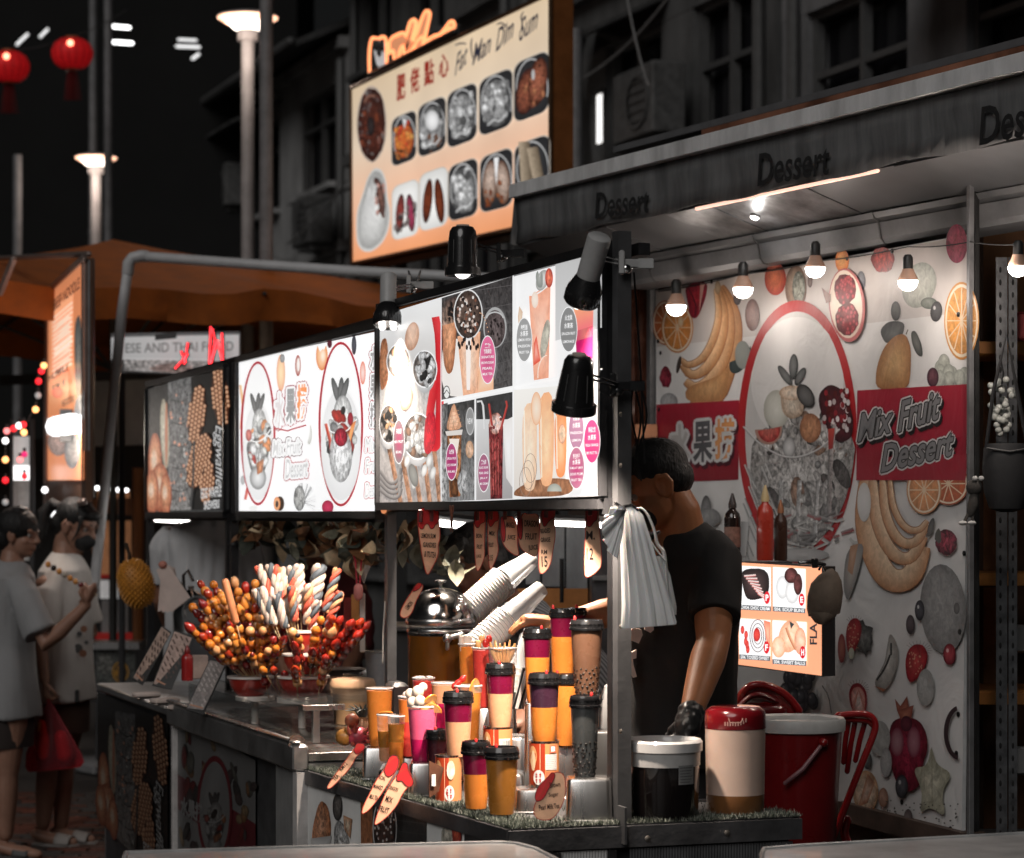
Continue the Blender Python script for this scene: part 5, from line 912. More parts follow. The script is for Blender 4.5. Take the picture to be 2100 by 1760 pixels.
m.v = [tuple(p) for r in rs for p in r]; m.f = [(k*21+i,k*21+i+1,k*21+22+i,k*21+21+i) for k in range(8) for i in range(20)]; m.c = [(1,1,1,0)]*len(m.v); m.mi = [0]*len(m.f)
o = m.obj('sheet',M('curtain_brown',(.07,.025,.015),.25,var=.5,ns=9,bump=.5,bs=10),q); o.modifiers.new('s','SOLIDIFY').thickness = .003
c = at(1325,885,9.3); o = MB().box((0,0,0),(.085,.03,.055),bev=.003).obj('wood_board',M('board_or',(.45,.2,.1),.6,var=.2)); o.location = c; tag(o,'short orange-brown board end between the cloth and the banner','board')
# ======================= AWNING =======================
vL,vR = at(1058,505,9.3),at(2130,284,6.6); vL.z = vR.z = 2.63; dv = (vR-vL); dv.z = 0; Lv = dv.length; dv.normalize(); nv = V((-dv.y,dv.x,0)); nv = nv if nv.y > 0 else -nv
vR = vR+dv*.8
t = thing('awning','long dark awning with a pale rail and the word Dessert printed three times','awning',(vL.x,vL.y,2.6)); A0 = t.location.copy()
canvd = M('awning_canvas',(.145,.147,.15),.75,var=.35,ns=14,bump=.35,bs=40,streak=.12)
m = MB(); NX = 60; rs = []
for k,(z,o_) in enumerate(((0,0),(.06,.004),(.12,-.002),(.172,0))): rs.append([vL+dv*((vR-vL).length*i/NX)+ZZ*(z+(.006*sin(i*.7)*(k == 0)))+nv*(o_+.005*sin(i*1.1+k)*(k < 3))-A0 for i in range(NX+1)])
for rr_ in rs: m.v += [tuple(p) for p in rr_]
m.f = [(k*(NX+1)+i,k*(NX+1)+i+1,(k+1)*(NX+1)+i+1,(k+1)*(NX+1)+i) for k in range(3) for i in range(NX)]; m.c = [(1,1,1,0)]*len(m.v); m.mi = [0]*len(m.f)
o = m.obj('valance',canvd,t); o.modifiers.new('s','SOLIDIFY').thickness = .004
for x0,x1,y,h,sl in ((1220,1331,416,62,-.115),(1553,1701,337,78,-.17),(2008,2200,240,92,-.21)): PA = Poster(vL-nv*.012,nv); PA.text('Dessert',(x0+x1)/2,y,x1-x0,h*.86,(.012,.012,.013),slope=sl,bold=.012,shear=.12); PA.done(MP('print_awning',0,.8),t,'lettering')
L_ = (vR-vL).length; e0,e1 = vL-A0,vR-A0
def slab(name,prof,mat,x0=0.,x1=None):
 """profile (n, z) swept along the awning"""
 x1 = L_ if x1 is None else x1; k = len(prof); m = MB(); m.add([e0+dv*x+nv*n_+ZZ*z for x in (x0,x1) for n_,z in prof],[tuple(range(k-1,-1,-1)),tuple(range(k,2*k))]+[(i,(i+1) % k,k+(i+1) % k,k+i) for i in range(k)]); return m.obj(name,mat,t,smooth=False)
slab('front_rail',[(-.03,.175),(.03,.175),(.03,.222),(-.02,.228),(-.03,.222)],M('rail_pale',(.72,.72,.725),.45,var=.25,ns=7,streak=.3))
slab('roof_sheet',[(.035,.2),(.75,.42),(.75,.43),(.035,.225)],M('roof_dark',(.035,.035,.037),.6,var=.3),.08)
slab('roof_beam',[(.60,.43),(.66,.43),(.66,.455),(.60,.455)],M('rail_dim',(.13,.13,.135),.5),-.3)
slab('roof_tube',[(.52,.385),(.56,.385),(.56,.405),(.52,.405)],M('rail_warm',(.30,.13,.08),.4,var=.5,ns=3),.5,L_-.3)
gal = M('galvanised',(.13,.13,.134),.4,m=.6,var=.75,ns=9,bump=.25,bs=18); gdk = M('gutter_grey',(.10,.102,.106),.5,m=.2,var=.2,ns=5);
def xof(px,n_=.13,z=-.04):
 lo,hi = 0,L_
 for _ in range(40):
  x = (lo+hi)/2; q = A0+e0+dv*x+nv*n_+ZZ*z
  if CX+q.x/q.y*FPX < px: lo = x
  else: hi = x
 return x
xs = [0,xof(1300),xof(1425),xof(1512),xof(1592),xof(1705),xof(1900),L_]
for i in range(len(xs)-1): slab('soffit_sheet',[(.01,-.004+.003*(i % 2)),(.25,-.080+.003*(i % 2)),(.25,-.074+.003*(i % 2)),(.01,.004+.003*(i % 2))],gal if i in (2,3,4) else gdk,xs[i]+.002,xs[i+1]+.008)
slab('gutter',[(.235,-.081),(.245,-.098),(.27,-.108),(.44,-.108),(.44,-.03),(.252,-.079)],gdk,.1)
slab('fascia',[(.262,-.110),(.272,-.160),(.285,-.176),(.44,-.176),(.44,-.110)],M('fascia_grey',(.17,.172,.178),.5,var=.25,ns=5),.25)
for px_ in (1330,1553,1800): x = xof(px_,.26,-.13); slab('seam',[(.233,-.078),(.242,-.100),(.258,-.111),(.268,-.160),(.284,-.178),(.30,-.178),(.30,-.07)],framem,x,x+.006)
slab('left_end_sheet',[(-.02,0),(.44,-.09),(.75,.41),(.0,.2)],canvd,-.01,.0)
c0 = e0+dv*1.28+nv*.012-ZZ*.006; m = MB(); m.tube([c0,c0+dv*1.02],.006,8); o = m.obj('strip',M('strip_peach',(1,.6,.45),.4,emit=1.1,ecol=(1,.62,.48))); o.location = A0; tag(o,'peach glowing LED strip tucked under the awning edge','led strip')
q = A0+e0+dv*xof(1548)+nv*.13-ZZ*.044; nl_ = (nv*-.076-ZZ*.24).normalized(); lamp('added_awning_light','POINT',q+nl_*.045,.55,(1,.96,.92),.012)  # light and its disc are added to make the bright patch, no fixture known
t2 = thing('added_awning_lamp','added tiny round lamp making the glare on the shiny sheet under the awning edge','lamp',q); MB().lathe([(.014,-.002),(.014,.006),(.010,.009)],(0,0,0),nl_,16).obj('lens',bulbm,t2); MB().lathe([(.017,-.004),(.017,.003)],(0,0,0),nl_,16).obj('rim',stg,t2)
for k,(px,py,Y,lb) in enumerate(((1387,628,8.7,'glowing bulb hanging over the orange halves, farthest left of the bulbs'),(1524,592,8.25,'glowing bulb hanging above the red oval on its left side'),(1672,550,7.8,'glowing bulb tucked under the fascia, middle of the five bulbs'),(1862,577,7.25,'glowing bulb on a black holder before the pale green fruit print'),(2088,548,6.8,'glowing bulb at the right frame edge by the steel rack'))):
 c = at(px,py,Y); R = 21*Y/FPX; t = thing('light_bulb',lb,'light bulb',c,0,'bulbs over the fruit banner')
 MB().lathe([(R*.02,-R*.98),(R*.5,-R*.86),(R*.86,-R*.5),(R,0),(R*.93,R*.1)],n=24).obj('globe',bulbm,t)
 MB().lathe([(R*.97,R*.06),(R*.93,R*.35),(R*.62,R*.95),(R*.55,R*1.2)],n=24).obj('neck',M('bulb_neck',(.42,.26,.19),.45),t); MB().lathe([(R*.5,R*1.15),(R*.5,R*2.3),(R*.3,R*2.6)],n=16).obj('socket',M('socket_black',(.02,.02,.02),.4),t)
 lamp('bulb_light','POINT',c-ZZ*R*.2-nb*.03-ZZ*.02,1.7 if k < 4 else 9,(1,.86,.76),R)
cable([P.pt(1350,598,k=500),P.pt(1524,562,k=500),P.pt(1672,536,k=500),P.pt(1862,506,k=500),P.pt(1990,496,k=500),at(2110,500,6.8)],.002,'thin black wire that feeds the bulbs above the banner',sag=.006)
# ======================= RIGHT EDGE: rack, shelves, hanging things =======================
woodo = M('shelf_wood',(.62,.26,.07),.5,var=.35,ns=5,bump=.2,streak=.3)
t = thing('storage_shelves','dark wooden cabinet with orange lit shelf boards at the right edge','shelves',at(2075,1755,8.0)); t.location.z = 0; so = t.location.copy()
def bx8(name,x0,x1,y0,y1,Y0,Y1,mat,par,off):
 a = at((x0+x1)/2,(y0+y1)/2,Y0); w = (x1-x0)*Y0/FPX; h = (y1-y0)*Y0/FPX; return MB().box((a.x-off.x,(Y0+Y1)/2-off.y,a.z-off.z),(w,Y1-Y0,h),bev=.002).obj(name,mat,par)
bx8('back',1990,2300,440,1700,8.6,8.65,M('cab_back',(.18,.08,.035),.7,var=.5,ns=2),t,so)
for y in (714,1190,1434): bx8('shelf_board',1998,2300,y-14,y+12,7.9,8.3,woodo,t,so)
for x in (2008,2130): bx8('upright',x-9,x+9,440,1700,8.32,8.4,M('cab_dark',(.06,.03,.018),.6),t,so)
bx8('curtain',2001,2046,1205,1420,8.4,8.41,M('cab_curtain',(.34,.14,.05),.6,var=.4,ns=4,bump=.5,bs=12),t,so); bx8('curtain',2001,2050,730,1180,8.4,8.41,M('cab_curtain'),t,so)
t = thing('slotted_rack','grey slotted steel angle upright at the right edge with rows of holes','rack',at(2054,1755,7.4)); t.location.z = 0; so = t.location.copy()
m = MB(); m.box((0,0,1.2),(.034,.003,2.36)).box((.0185,.028,1.2),(.003,.03,2.36)); ho = MB()
for i in range(60): ho.ball((-.004+.0,-.002,.1+i*.038),(.0042,.002,.0095),8,5); ho.ball((.034,-.002,.1+i*.038),(.0038,.002,.0095),8,5)
m.obj('angle',M('rack_steel',(.13,.133,.14),.4,m=.6,var=.35,ns=20),t,smooth=False); tag(ho.obj('slots',M('slot_dark',(.01,.01,.01),.8),t),None,None,kind='stuff')
m = MB(); m.box((.034,0,1.2),(.026,.003,2.36)); m.obj('angle',M('rack_steel'),t,smooth=False)
t = thing('grape_bunch','pale grey artificial grapes hanging on the slotted rack','grapes',at(2055,835,7.2)); gm = M('grape_grey',(.42,.43,.40),.25,coat=.5)
for i in range(42):
 f = random.random(); a = random.random()*6.28; r = .048*(1-f)**.6*sqrt(random.random())+.004; MB().ball((r*cos(a),r*sin(a)*.7,.08-.16*f),.0105,10,7).obj('grape',gm,t)
MB().tube([(0,0,.07),(.004,0,.1),(-.004,0,.14)],.003,6).obj('stem',cabm,t)
t = thing('shoulder_bag','black cloth bag hanging on the slotted rack below the grapes','bag',at(2065,980,7.1)); m = MB()
m.rings([[V((w*cos(a_)*(1+.05*sin(a_*3)),d*sin(a_),z)) for a_ in [2*pi*i/24 for i in range(24)]] for w,d,z in ((.02,.01,-.10),(.05,.03,-.09),(.066,.04,-.04),(.07,.04,.03),(.066,.035,.085),(.06,.03,.10))]); m.obj('body',M('bag_black',(.012,.012,.013),.7,bump=.4,bs=30),t)
MB().tube([(-.06,0,.09),(-.04,0,.25),(.0,.0,.42),(.03,0,.25),(.06,0,.09)],.006,6).obj('strap',M('bag_black'),t); MB().tube([(-.062,-.028,.085),(0,-.04,.075),(.062,-.028,.085)],.004,6).obj('hem',M('bag_hem',(.05,.05,.05),.6),t)
t = thing('soft_toy','small dark plush doll with white shoes hanging at the banner post','toy',at(1998,1000,7.0)); pl = M('plush_dark',(.05,.045,.04),.9,bump=.6,bs=80); pw = M('plush_white',(.55,.54,.52),.8)
MB().ball((0,0,0),(.024,.02,.024),14,9).obj('head',pl,t); MB().tube([(0,0,-.02),(-.004,0,-.05),(-.01,0,-.075)],[.012,.016,.012],10).obj('body',pl,t)
for s_ in (-1,1): MB().ball((s_*.009+.008,-.016,.026),(.0085,.006,.0075),10,6).obj('eye',pw,t); MB().tube([(-.008+s_*.006,0,-.07),(-.018+s_*.01,-.006,-.095)],.005,6).obj('leg',pl,t); MB().ball((-.022+s_*.013,-.012,-.102),(.013,.011,.007),10,6).obj('shoe',pw,t)
MB().tube([(0,0,.02),(.004,0,.09)],.0015,5).obj('string',cabm,t)
for k,(x,y,Y,cc,lb) in enumerate(((2090,1310,7.9,(.2,.2,.2),'grey plastic tub on the cabinet shelf at the right edge'),(2095,670,7.7,(.3,.04,.04),'small dark red packet above the rack at the right edge'),(2098,1560,7.9,(.35,.35,.35),'grey carton low down at the right edge'))):
 o = MB().box((0,0,0),(.05,.06,.09),bev=.008).obj('storage_tub',M('tub%d' % k,cc,.4)); o.location = at(x,y,Y); tag(o,lb,'container')
# ======================= COUNTERS =======================
ss = M('stainless',(.55,.54,.53),.26,m=1.,var=.18,ns=5,bump=.12,bs=25,streak=.15); ssb = M('stainless_soft',(.42,.42,.42),.38,m=.9,var=.25,ns=6,bump=.1)
ribw = M('polycarbonate',(.62,.62,.61),.35,var=.15,ns=4); dkp = M('panel_black',(.03,.03,.032),.5,var=.4,ns=4); cst = M('counter_steel_dark',(.09,.09,.095),.45,m=.4,var=.35,ns=6,bump=.2)
A_,B_,C_ = at_z(628,1577,.85),at_z(1050,1700,.85),at_z(1640,1674,.85)
dAB = (A_-B_); dAB.z = 0; LAB = dAB.length; dAB.normalize(); nAB = V((-dAB.y,dAB.x,0)); nAB = nAB if nAB.x > 0 else -nAB
dBC = (C_-B_); dBC.z = 0; LBC = dBC.length; dBC.normalize(); nBC = V((-dBC.y,dBC.x,0))
D_ = C_+dAB*.42; E_ = B_+dBC*.48+dAB*.42; F_ = A_+nAB*.5
t = thing('drinks_counter','L-shaped counter with green turf top, ribbed white panels and drink pictures','counter',(B_.x,B_.y,0)); k0 = t.location.copy(); DC = t
m = MB(); top = [p-k0 for p in (A_,B_,C_,D_,E_,F_)]; m.prism([V((p.x,p.y,.81)) for p in top][::-1],(0,0,.04)); m.obj('top',cst,t,smooth=False)
m = MB(); ins = [V((p.x,p.y,.05)) for p in [q-k0 for q in (A_+nAB*.02,B_+nAB*.02+nBC*.02,C_+nBC*.02-dBC*.02,D_-dBC*.02-nBC*.02,E_-nBC*.02,F_-nAB*.02)]]; m.prism(ins[::-1],(0,0,.755)); m.obj('carcass',M('carcass',(.04,.04,.042),.6,var=.3),t,smooth=False)
def ribbed(p0,d,nrm,x0,x1,z0,z1,mat,par,off,pitch=.0075,dep=.002):
 n = int((x1-x0)/pitch); m = MB(); vs = []
 for i in range(2*n+1): x = x0+i*pitch/2; q = V((p0.x,p0.y,0))+d*x-nrm*(.004+dep*(i % 2)); vs += [q+ZZ*z0-V((off.x,off.y,0)),q+ZZ*z1-V((off.x,off.y,0))]
 m.add(vs,[(2*i,2*i+2,2*i+3,2*i+1) for i in range(2*n)]); return m.obj('ribbed_panel',mat,par,smooth=False)
ribbed(B_,dAB,nAB,.03,LAB-.02,.12,.805,ribw,t,k0); ribbed(B_,dBC,nBC,.115,.245,.12,.79,ribw,t,k0); ribbed(B_,dBC,nBC,.30,LBC-.02,.12,.79,M('poly_grey',(.075,.076,.08),.35,var=.3),t,k0)
def strip(p0,d,nrm,x0,x1,z0,z1,mat,par,off,name='trim',th=.012,lift=.0):
 a = V((p0.x,p0.y,0))+d*x0-nrm*(th+lift)-V((off.x,off.y,0)); b = a+d*(x1-x0); m = MB(); m.prism([a+ZZ*z0,b+ZZ*z0,b+ZZ*z1,a+ZZ*z1],nrm*th); return m.obj(name,mat,par,smooth=False)
strip(B_,dAB,nAB,0,LAB,.808,.848,cst,t,k0,lift=.002); strip(B_,dBC,nBC,-.012,LBC,.795,.846,cst,t,k0,lift=.003); strip(B_,dBC,nBC,.10,.118,.1,.79,steel_d,t,k0,lift=.004); strip(B_,dBC,nBC,.243,.262,.1,.79,steel_d,t,k0,lift=.004); strip(B_,dBC,nBC,0,.1,.742,.792,steel_d,t,k0,lift=.004,name='rail')
for x,z in ((.34,.795),(.55,.80)): q = B_+dBC*x-nBC*.018; MB().lathe([(.007,0),(.007,.004),(.003,.006)],V((q.x,q.y,z+.02))-V((k0.x,k0.y,0)),-nBC,10).obj('screw',screwm,t)
PD = Poster(B_-nAB*.0075,nAB)
rc = random.Random(3)
PD.poly([(640,1740),(640,1700),(655,1640),(672,1650),(680,1700),(672,1740)],(.45,.16,.06),(.75,.4,.25),a=.7); PD.poly([(636,1720),(680,1714),(672,1760),(645,1765)],(.5,.5,.5),(.9,.9,.9)); PD.ell(692,1655,10,28,(.02,.02,.02),(.2,.18,.17),a=.7); PD.poly([(684,1690),(700,1680),(716,1720),(720,1770),(686,1770)],(.3,.3,.3),(.8,.8,.8),a=.8); PD.poly([(704,1672),(722,1680),(718,1720),(706,1700)],(.55,.25,.12),(.85,.75,.6),a=.5)
PD.quad([(739,1632),(766,1640),(768,1790),(741,1790)],(.3,.11,.05),(.45,.2,.1),a=.4); PD.quad([(764,1620),(874,1655),(874,1800),(764,1800)],(.03,.03,.03),(.05,.05,.05),a=.4)
for i in range(5): PD.line([(812,1660+i*22),(873,1668+i*22)],1.2,(.08,.08,.08))
PD.ell(789,1700,25,70,(.7,.7,.7)); PD.ell(789,1700,23,66,(.03,.02,.02),(.1,.06,.05),a=.5)
for i in range(70):
 a = rc.random()*6.28; q = sqrt(rc.random())*.92; PD.ell(789+22*q*cos(a),1700+62*q*sin(a),1.9,3.4,rc.choice([(.5,.42,.38),(.02,.015,.015),(.65,.62,.6),(.15,.06,.04)]),n=7,nl=.08)
PD.poly([(905,1700),(920,1690),(935,1710),(925,1735),(905,1730)],(.3,.3,.26),(.75,.7,.6),a=.6); PD.poly([(925,1690),(932,1680),(946,1698),(945,1735),(930,1738)],(.3,.02,.02),(.7,.15,.08),a=.6); PD.quad([(952,1680),(1046,1705),(1046,1800),(952,1800)],(.035,.035,.036),a=.5)
PD.done(MP('print_counter',0,.4,dirt=.25),t)
gv = []; gr = random.Random(5); gm_ = MB(); cols_g = [(.12,.145,.11),(.20,.22,.18),(.34,.36,.31),(.06,.075,.055)]
def inpoly(p,poly):
 c = False
 for i in range(len(poly)):
  a,b = poly[i],poly[i-1]
  if (a.y > p.y) != (b.y > p.y) and p.x < (b.x-a.x)*(p.y-a.y)/(b.y-a.y)+a.x: c = not c
 return c
poly = [A_,B_,C_,D_,E_,F_]
def blade(p,h,lean,col):
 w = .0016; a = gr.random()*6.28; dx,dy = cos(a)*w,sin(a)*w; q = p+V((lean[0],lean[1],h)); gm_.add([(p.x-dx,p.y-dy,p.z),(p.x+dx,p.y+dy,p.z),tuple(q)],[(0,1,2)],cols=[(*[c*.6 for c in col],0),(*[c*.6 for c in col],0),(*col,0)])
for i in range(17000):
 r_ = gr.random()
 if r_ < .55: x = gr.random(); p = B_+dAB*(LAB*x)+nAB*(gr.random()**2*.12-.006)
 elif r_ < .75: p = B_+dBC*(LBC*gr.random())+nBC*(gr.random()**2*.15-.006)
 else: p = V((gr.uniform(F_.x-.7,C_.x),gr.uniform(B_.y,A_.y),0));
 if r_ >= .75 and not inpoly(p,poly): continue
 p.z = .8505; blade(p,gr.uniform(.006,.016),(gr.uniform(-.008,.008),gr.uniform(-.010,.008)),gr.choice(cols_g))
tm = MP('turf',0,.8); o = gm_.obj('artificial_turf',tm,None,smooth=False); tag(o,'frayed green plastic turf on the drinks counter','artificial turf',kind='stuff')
n0 = -.42
def cu(u,n,z): return st(u,n,z)
ux = lambda px,n,z=.9: None
def u_at(px,n): p = at_n(px,1055,n); return (V((p.x,p.y))-O2).dot(UU)
uE,uM,uF = u_at(612,n0),u_at(352,n0),u_at(200,n0)
t = thing('skewer_counter','long stainless counter with a raised rail, glass guard and dark fruit print below','counter',st(uE,n0)); k1 = t.location.copy(); SC_ = t
def cbox(name,u0,u1,n_0,n_1,z0,z1,mat,par,off,bev=.002):
 c = st((u0+u1)/2,(n_0+n_1)/2,(z0+z1)/2)-off; return MB().box(c,(abs(u1-u0),abs(n_1-n_0),z1-z0),ANG,bev=bev).obj(name,mat,par)
cbox('top',uE,uM-.004,n0+.03,.3,.872,.898,ss,t,k1); cbox('rail',uE-.01,uM-.004,n0-.02,n0+.028,.845,.925,ssb,t,k1,.008); cbox('rail_lip',uE-.01,uM-.004,n0-.022,n0+.006,.927,.935,ss,t,k1,.003)
cbox('carcass',uE+.02,uM-.004,n0+.03,.28,.08,.870,M('carcass'),t,k1); cbox('corner_post',uE-.012,uE+.035,n0-.008,n0+.028,.03,.843,M('post_white',(.55,.53,.52),.4,var=.2),t,k1)
cbox('end_panel',uE-.004,uE+.018,n0+.03,.28,.10,.868,ssb,t,k1)
for i in range(15): a = uE+.05+i*.0165; cbox('vent_slat',a,a+.008,n0+.008,n0+.026,.12,.835,M('slat_grey',(.2,.2,.2),.4),t,k1,0)
q = st(uE+.035,n0+.06,0)-k1
for z,r in ((.91,.025),): m = MB(); c = st(uE+.02,n0-.0,.925)-k1; m.lathe([(.026,-.006),(.026,.006)],c,U3,18); m.lathe([(.007,-.012),(.007,.0)],c,U3,12); m.obj('hinge_plate',ss,t)
PS = Poster(st(0,n0+.022),N3,gain=.20)  # gain darkens every colour of this print evenly
PS.quad([(352,1462),(524,1560),(524,1800),(352,1800)],(.6,.6,.6),(.5,.5,.5))
PS.quad([(352,1580),(524,1690),(524,1775),(352,1650)],(.35,.03,.05))
rs_ = random.Random(11)
for i in range(60):
 x = rs_.uniform(372,520); y = 1480+(x-352)*.55+rs_.uniform(0,260); c = rs_.choice([(.7,.35,.15),(.1,.1,.1),(.5,.05,.05),(.35,.35,.3),(.8,.55,.3),(.2,.15,.15)]); PS.ell(x,y,rs_.uniform(3,8),rs_.uniform(9,24),tuple(v*.4 for v in c),c,a=.4,n=12,rot=rs_.uniform(-.3,.3),nl=.5)
PS.ell(440,1660,36,110,(.4,.03,.05),n=40); PS.ell(440,1660,31,98,(.55,.55,.55),(.7,.7,.7),n=40); fruitcup(PS,440,1680,26,76,0)
for i,ch in enumerate('水果捞'): PS.text(ch,378+i*15,1655+i*6,16,40,(.8,.8,.8),slope=.4,bold=.05)
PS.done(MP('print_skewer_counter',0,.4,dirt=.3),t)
g0,g1 = u_at(640,-.30),uM-.05
gl_ = MG('glass_clear',(.93,.95,.95),.04,.95,.35,.05)
cbox('glass_sheet',g0,g1,-.33,.02,1.02,1.026,gl_,t,k1,0); cbox('glass_front',g0,g1,n0+.05,n0+.056,.93,.995,gl_,t,k1,0)
cbox('bracket',g0-.02,g0+.01,-.335,-.20,1.0,1.018,ss,t,k1); cbox('bracket_leg',g0-.012,g0+.006,-.30,-.278,.9,1.0,ss,t,k1)
t = thing('waffle_counter','dark counter with egg waffle pictures on its front at the left end of the stalls','counter',st(uM,n0)); k2 = t.location.copy()
cbox('top',uM+.004,uF,n0-.005,.3,.87,.9,ssb,t,k2,.006); cbox('carcass',uM+.004,uF-.02,n0+.03,.28,.08,.868,dkp,t,k2); cbox('edge_strip',uM+.0,uM+.03,n0+.005,n0+.03,.10,.87,M('post_white'),t,k2)
cbox('plinth',uM+.02,uF-.03,n0+.06,.26,.02,.078,M('carcass'),t,k2); cbox('end_panel',uF-.018,uF-.002,n0+.03,.28,.1,.868,ssb,t,k2)
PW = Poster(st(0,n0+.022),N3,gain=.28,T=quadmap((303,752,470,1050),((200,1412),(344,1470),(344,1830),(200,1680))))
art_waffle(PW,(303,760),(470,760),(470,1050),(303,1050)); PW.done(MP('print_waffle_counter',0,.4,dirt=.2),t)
# ======================= GOODS =======================
def basepx(px,py,z): return at_z(px,py,z)
lidm = M('lid_black',(.012,.012,.013),.18,coat=.4,var=.05,ns=20); stop = M('stopper_red',(.55,.03,.03),.4)
def liq(nm,c,em=.0): return M('drink_'+nm,c,.28,var=.10,ns=14,coat=.5,emit=em,ecol=c,sss=.12)
ORG = liq('orange',(.80,.26,.045)); PCH = liq('peach',(.80,.40,.22)); PUR = liq('purple',(.16,.005,.034)); PUD = liq('purple_dark',(.055,.02,.04)); BRN = liq('milk_tea',(.15,.075,.045)); GRY = liq('grey',(.085,.09,.09)); AMB = liq('amber_brown',(.50,.20,.035)); PNK = liq('pink',(.85,.12,.25)); MGT = liq('magenta',(.55,.012,.11)); REDL = liq('red',(.65,.06,.05)); MAR = liq('maroon',(.04,.008,.014)); ORD = liq('deep_orange',(.72,.20,.04))
clr = MG('cup_clear',(.96,.95,.95),.08,.93,.6,.6); rimm = M('cup_rim',(.8,.78,.76),.3)
prl = M('pearl',(.012,.008,.006),.3)
def cup(cx,ylt,ylb,yb,Y,wt,wb,layers,label,lid='black',pearls=None,group='drink cups on the counter'):
 b = at(cx,yb,Y); s_ = Y/FPX; h = (yb-ylb)*s_; rt,rb = wt/2*s_,wb/2*s_; t = thing('drink_cup',label,'drink cup',b+V((0,rb,0)),0,group)
 R = lambda f: rb+(rt-rb)*(f**.9)
 for f1,f0,mt,nm in layers:
  a,c = 1-f0,1-f1; pr = [(R(a+(c-a)*k/5)*(.985 if not (a < .02 and k == 0) else .93),h*(a+(c-a)*k/5)) for k in range(6)]; MB().lathe(pr,n=28).obj(nm,mt,t)
 if layers[0][0] > .02: MB().lathe([(R(1-layers[0][0]),h*(1-layers[0][0])),(rt,h)],n=28,cap=(0,0)).obj('cup_wall',clr,t)
 if lid == 'black':
  m = MB(); L = (ylb-ylt)*s_; m.lathe([(rt*1.02,-L*.12),(rt*1.10,-L*.1),(rt*1.12,L*.12),(rt*1.06,L*.16),(rt*1.04,L*.5),(rt*1.07,L*.56),(rt*1.0,L*.9),(rt*.97,L*1.0),(rt*.86,L*1.02),(rt*.84,L*.78),(rt*.1,L*.75)],(0,0,h),n=32)
  for i in range(20): a = 2*pi*i/20; m.box((rt*1.055*cos(a),rt*1.055*sin(a),h+L*.34),(.0016,.003,L*.3),a)
  m.obj('lid',lidm,t,ang=50); a = random.uniform(2.4,5.4); m = MB().lathe([(.0035,0),(.0045,.006),(.002,.011)],(rt*.75*cos(a),rt*.75*sin(a)-.0,h+L*.95),n=10); m.obj('stopper',stop,t)
 else: MB().lathe([(rt*.98,-.002),(rt*1.05,-.001),(rt*1.05,.002),(rt*.98,.003)],(0,0,h),n=28,cap=(0,0)).obj('rim',rimm,t)
 if pearls:
  m = MB(); rr_ = random.Random(int(cx))
  for i in range(56):
   row,cl = i//8,i % 8; a = pi+(cl+.5*(row % 2)+rr_.uniform(-.25,.25))*pi/8; f = (row+.4+rr_.uniform(-.3,.3))/7*pearls; m.ball(((R(f)*.985-.0014)*cos(a),(R(f)*.985-.0014)*sin(a),h*f+.004),(.0036*rr_.uniform(.75,1.1),)*3,12,8)
  tag(m.obj('pearls',prl,t),None,None,kind='stuff')
 return t,h,rt,rb,b.z
ll = lambda *a: list(a)
two = lambda f,top,bot: [(0.0,f,top,'upper_drink'),(f,1,bot,'lower_drink')]
CUPS = [
('B2',1183,1247,1261,1400,6.85,40,34,two(.4,PUR,ORG),'cup mostly hidden behind the tall brown pearl milk tea'),
('B',1154,1249,1265,1404,6.62,52,42,two(.30,PUR,ORG),'highest cup, purple over orange, left of the tall brown pearl milk tea'),
('A',1102,1290,1308,1440,6.5,56,44,two(.31,PUR,ORG),'cup of purple over orange between the highest cup and the cup stacks'),
('E2',1162,1384,1402,1530,6.4,52,42,[(0,1,ORG,'drink')],'plain orange cup half hidden behind the dark purple one and the pearl teas'),
('C',1204,1272,1291,1438,6.12,66,47,[(0,1,BRN,'drink')],'tall brown milk tea with black pearls standing above the grey one',.46),
('D',1026,1362,1382,1494,6.45,58,44,two(.37,PUR,PCH),'cup of bright purple over pale peach standing on a tin, centre of the display'),
('E',1116,1382,1403,1522,6.15,62,50,two(.41,PUD,ORG),'cup of grey-purple over orange standing on the tin with a white table of figures'),
('G',939,1420,1441,1553,6.31,60,46,two(.36,PUR,PCH),'cup of purple over peach on the tin beside the folded card'),
('H',896,1497,1515,1627,6.47,48,38,[(0,1,MAR,'drink')],'nearly black maroon cup behind the folded paper card'),
('F',1200,1428,1450,1594,5.97,60,45,[(0,1,GRY,'drink')],'grey pearl drink standing on the nearest steel box beside the corner post',.5),
('I',976,1522,1546,1660,6.1,58,46,two(.38,PUR,ORG),'cup of purple over orange standing on the turf at the counter edge'),
('J',1029,1534,1556,1672,5.98,68,53,[(0,1,AMB,'drink')],'orange-brown cup standing on the turf, nearest cup of all')]
CZ = {}
for c in CUPS:
 r_ = cup(c[1],c[2],c[3],c[4],c[5],c[6],c[7],c[8],c[9],pearls=c[10] if len(c) > 10 else None); CZ[c[0]] = r_
slm = M('fruit_slice_orange',(.92,.50,.20),.3,var=.2,ns=30,coat=.3,sss=.15); peel = M('fruit_peel_orange',(.80,.28,.04),.35); strw = M('strawberry_flesh',(.62,.03,.025),.25,var=.3,ns=60,coat=.6); lych = M('lychee_white',(.80,.68,.58),.3,var=.12,ns=20,coat=.3,sss=.2); icem = M('ice_pale',(.9,.78,.68),.15,coat=.5)
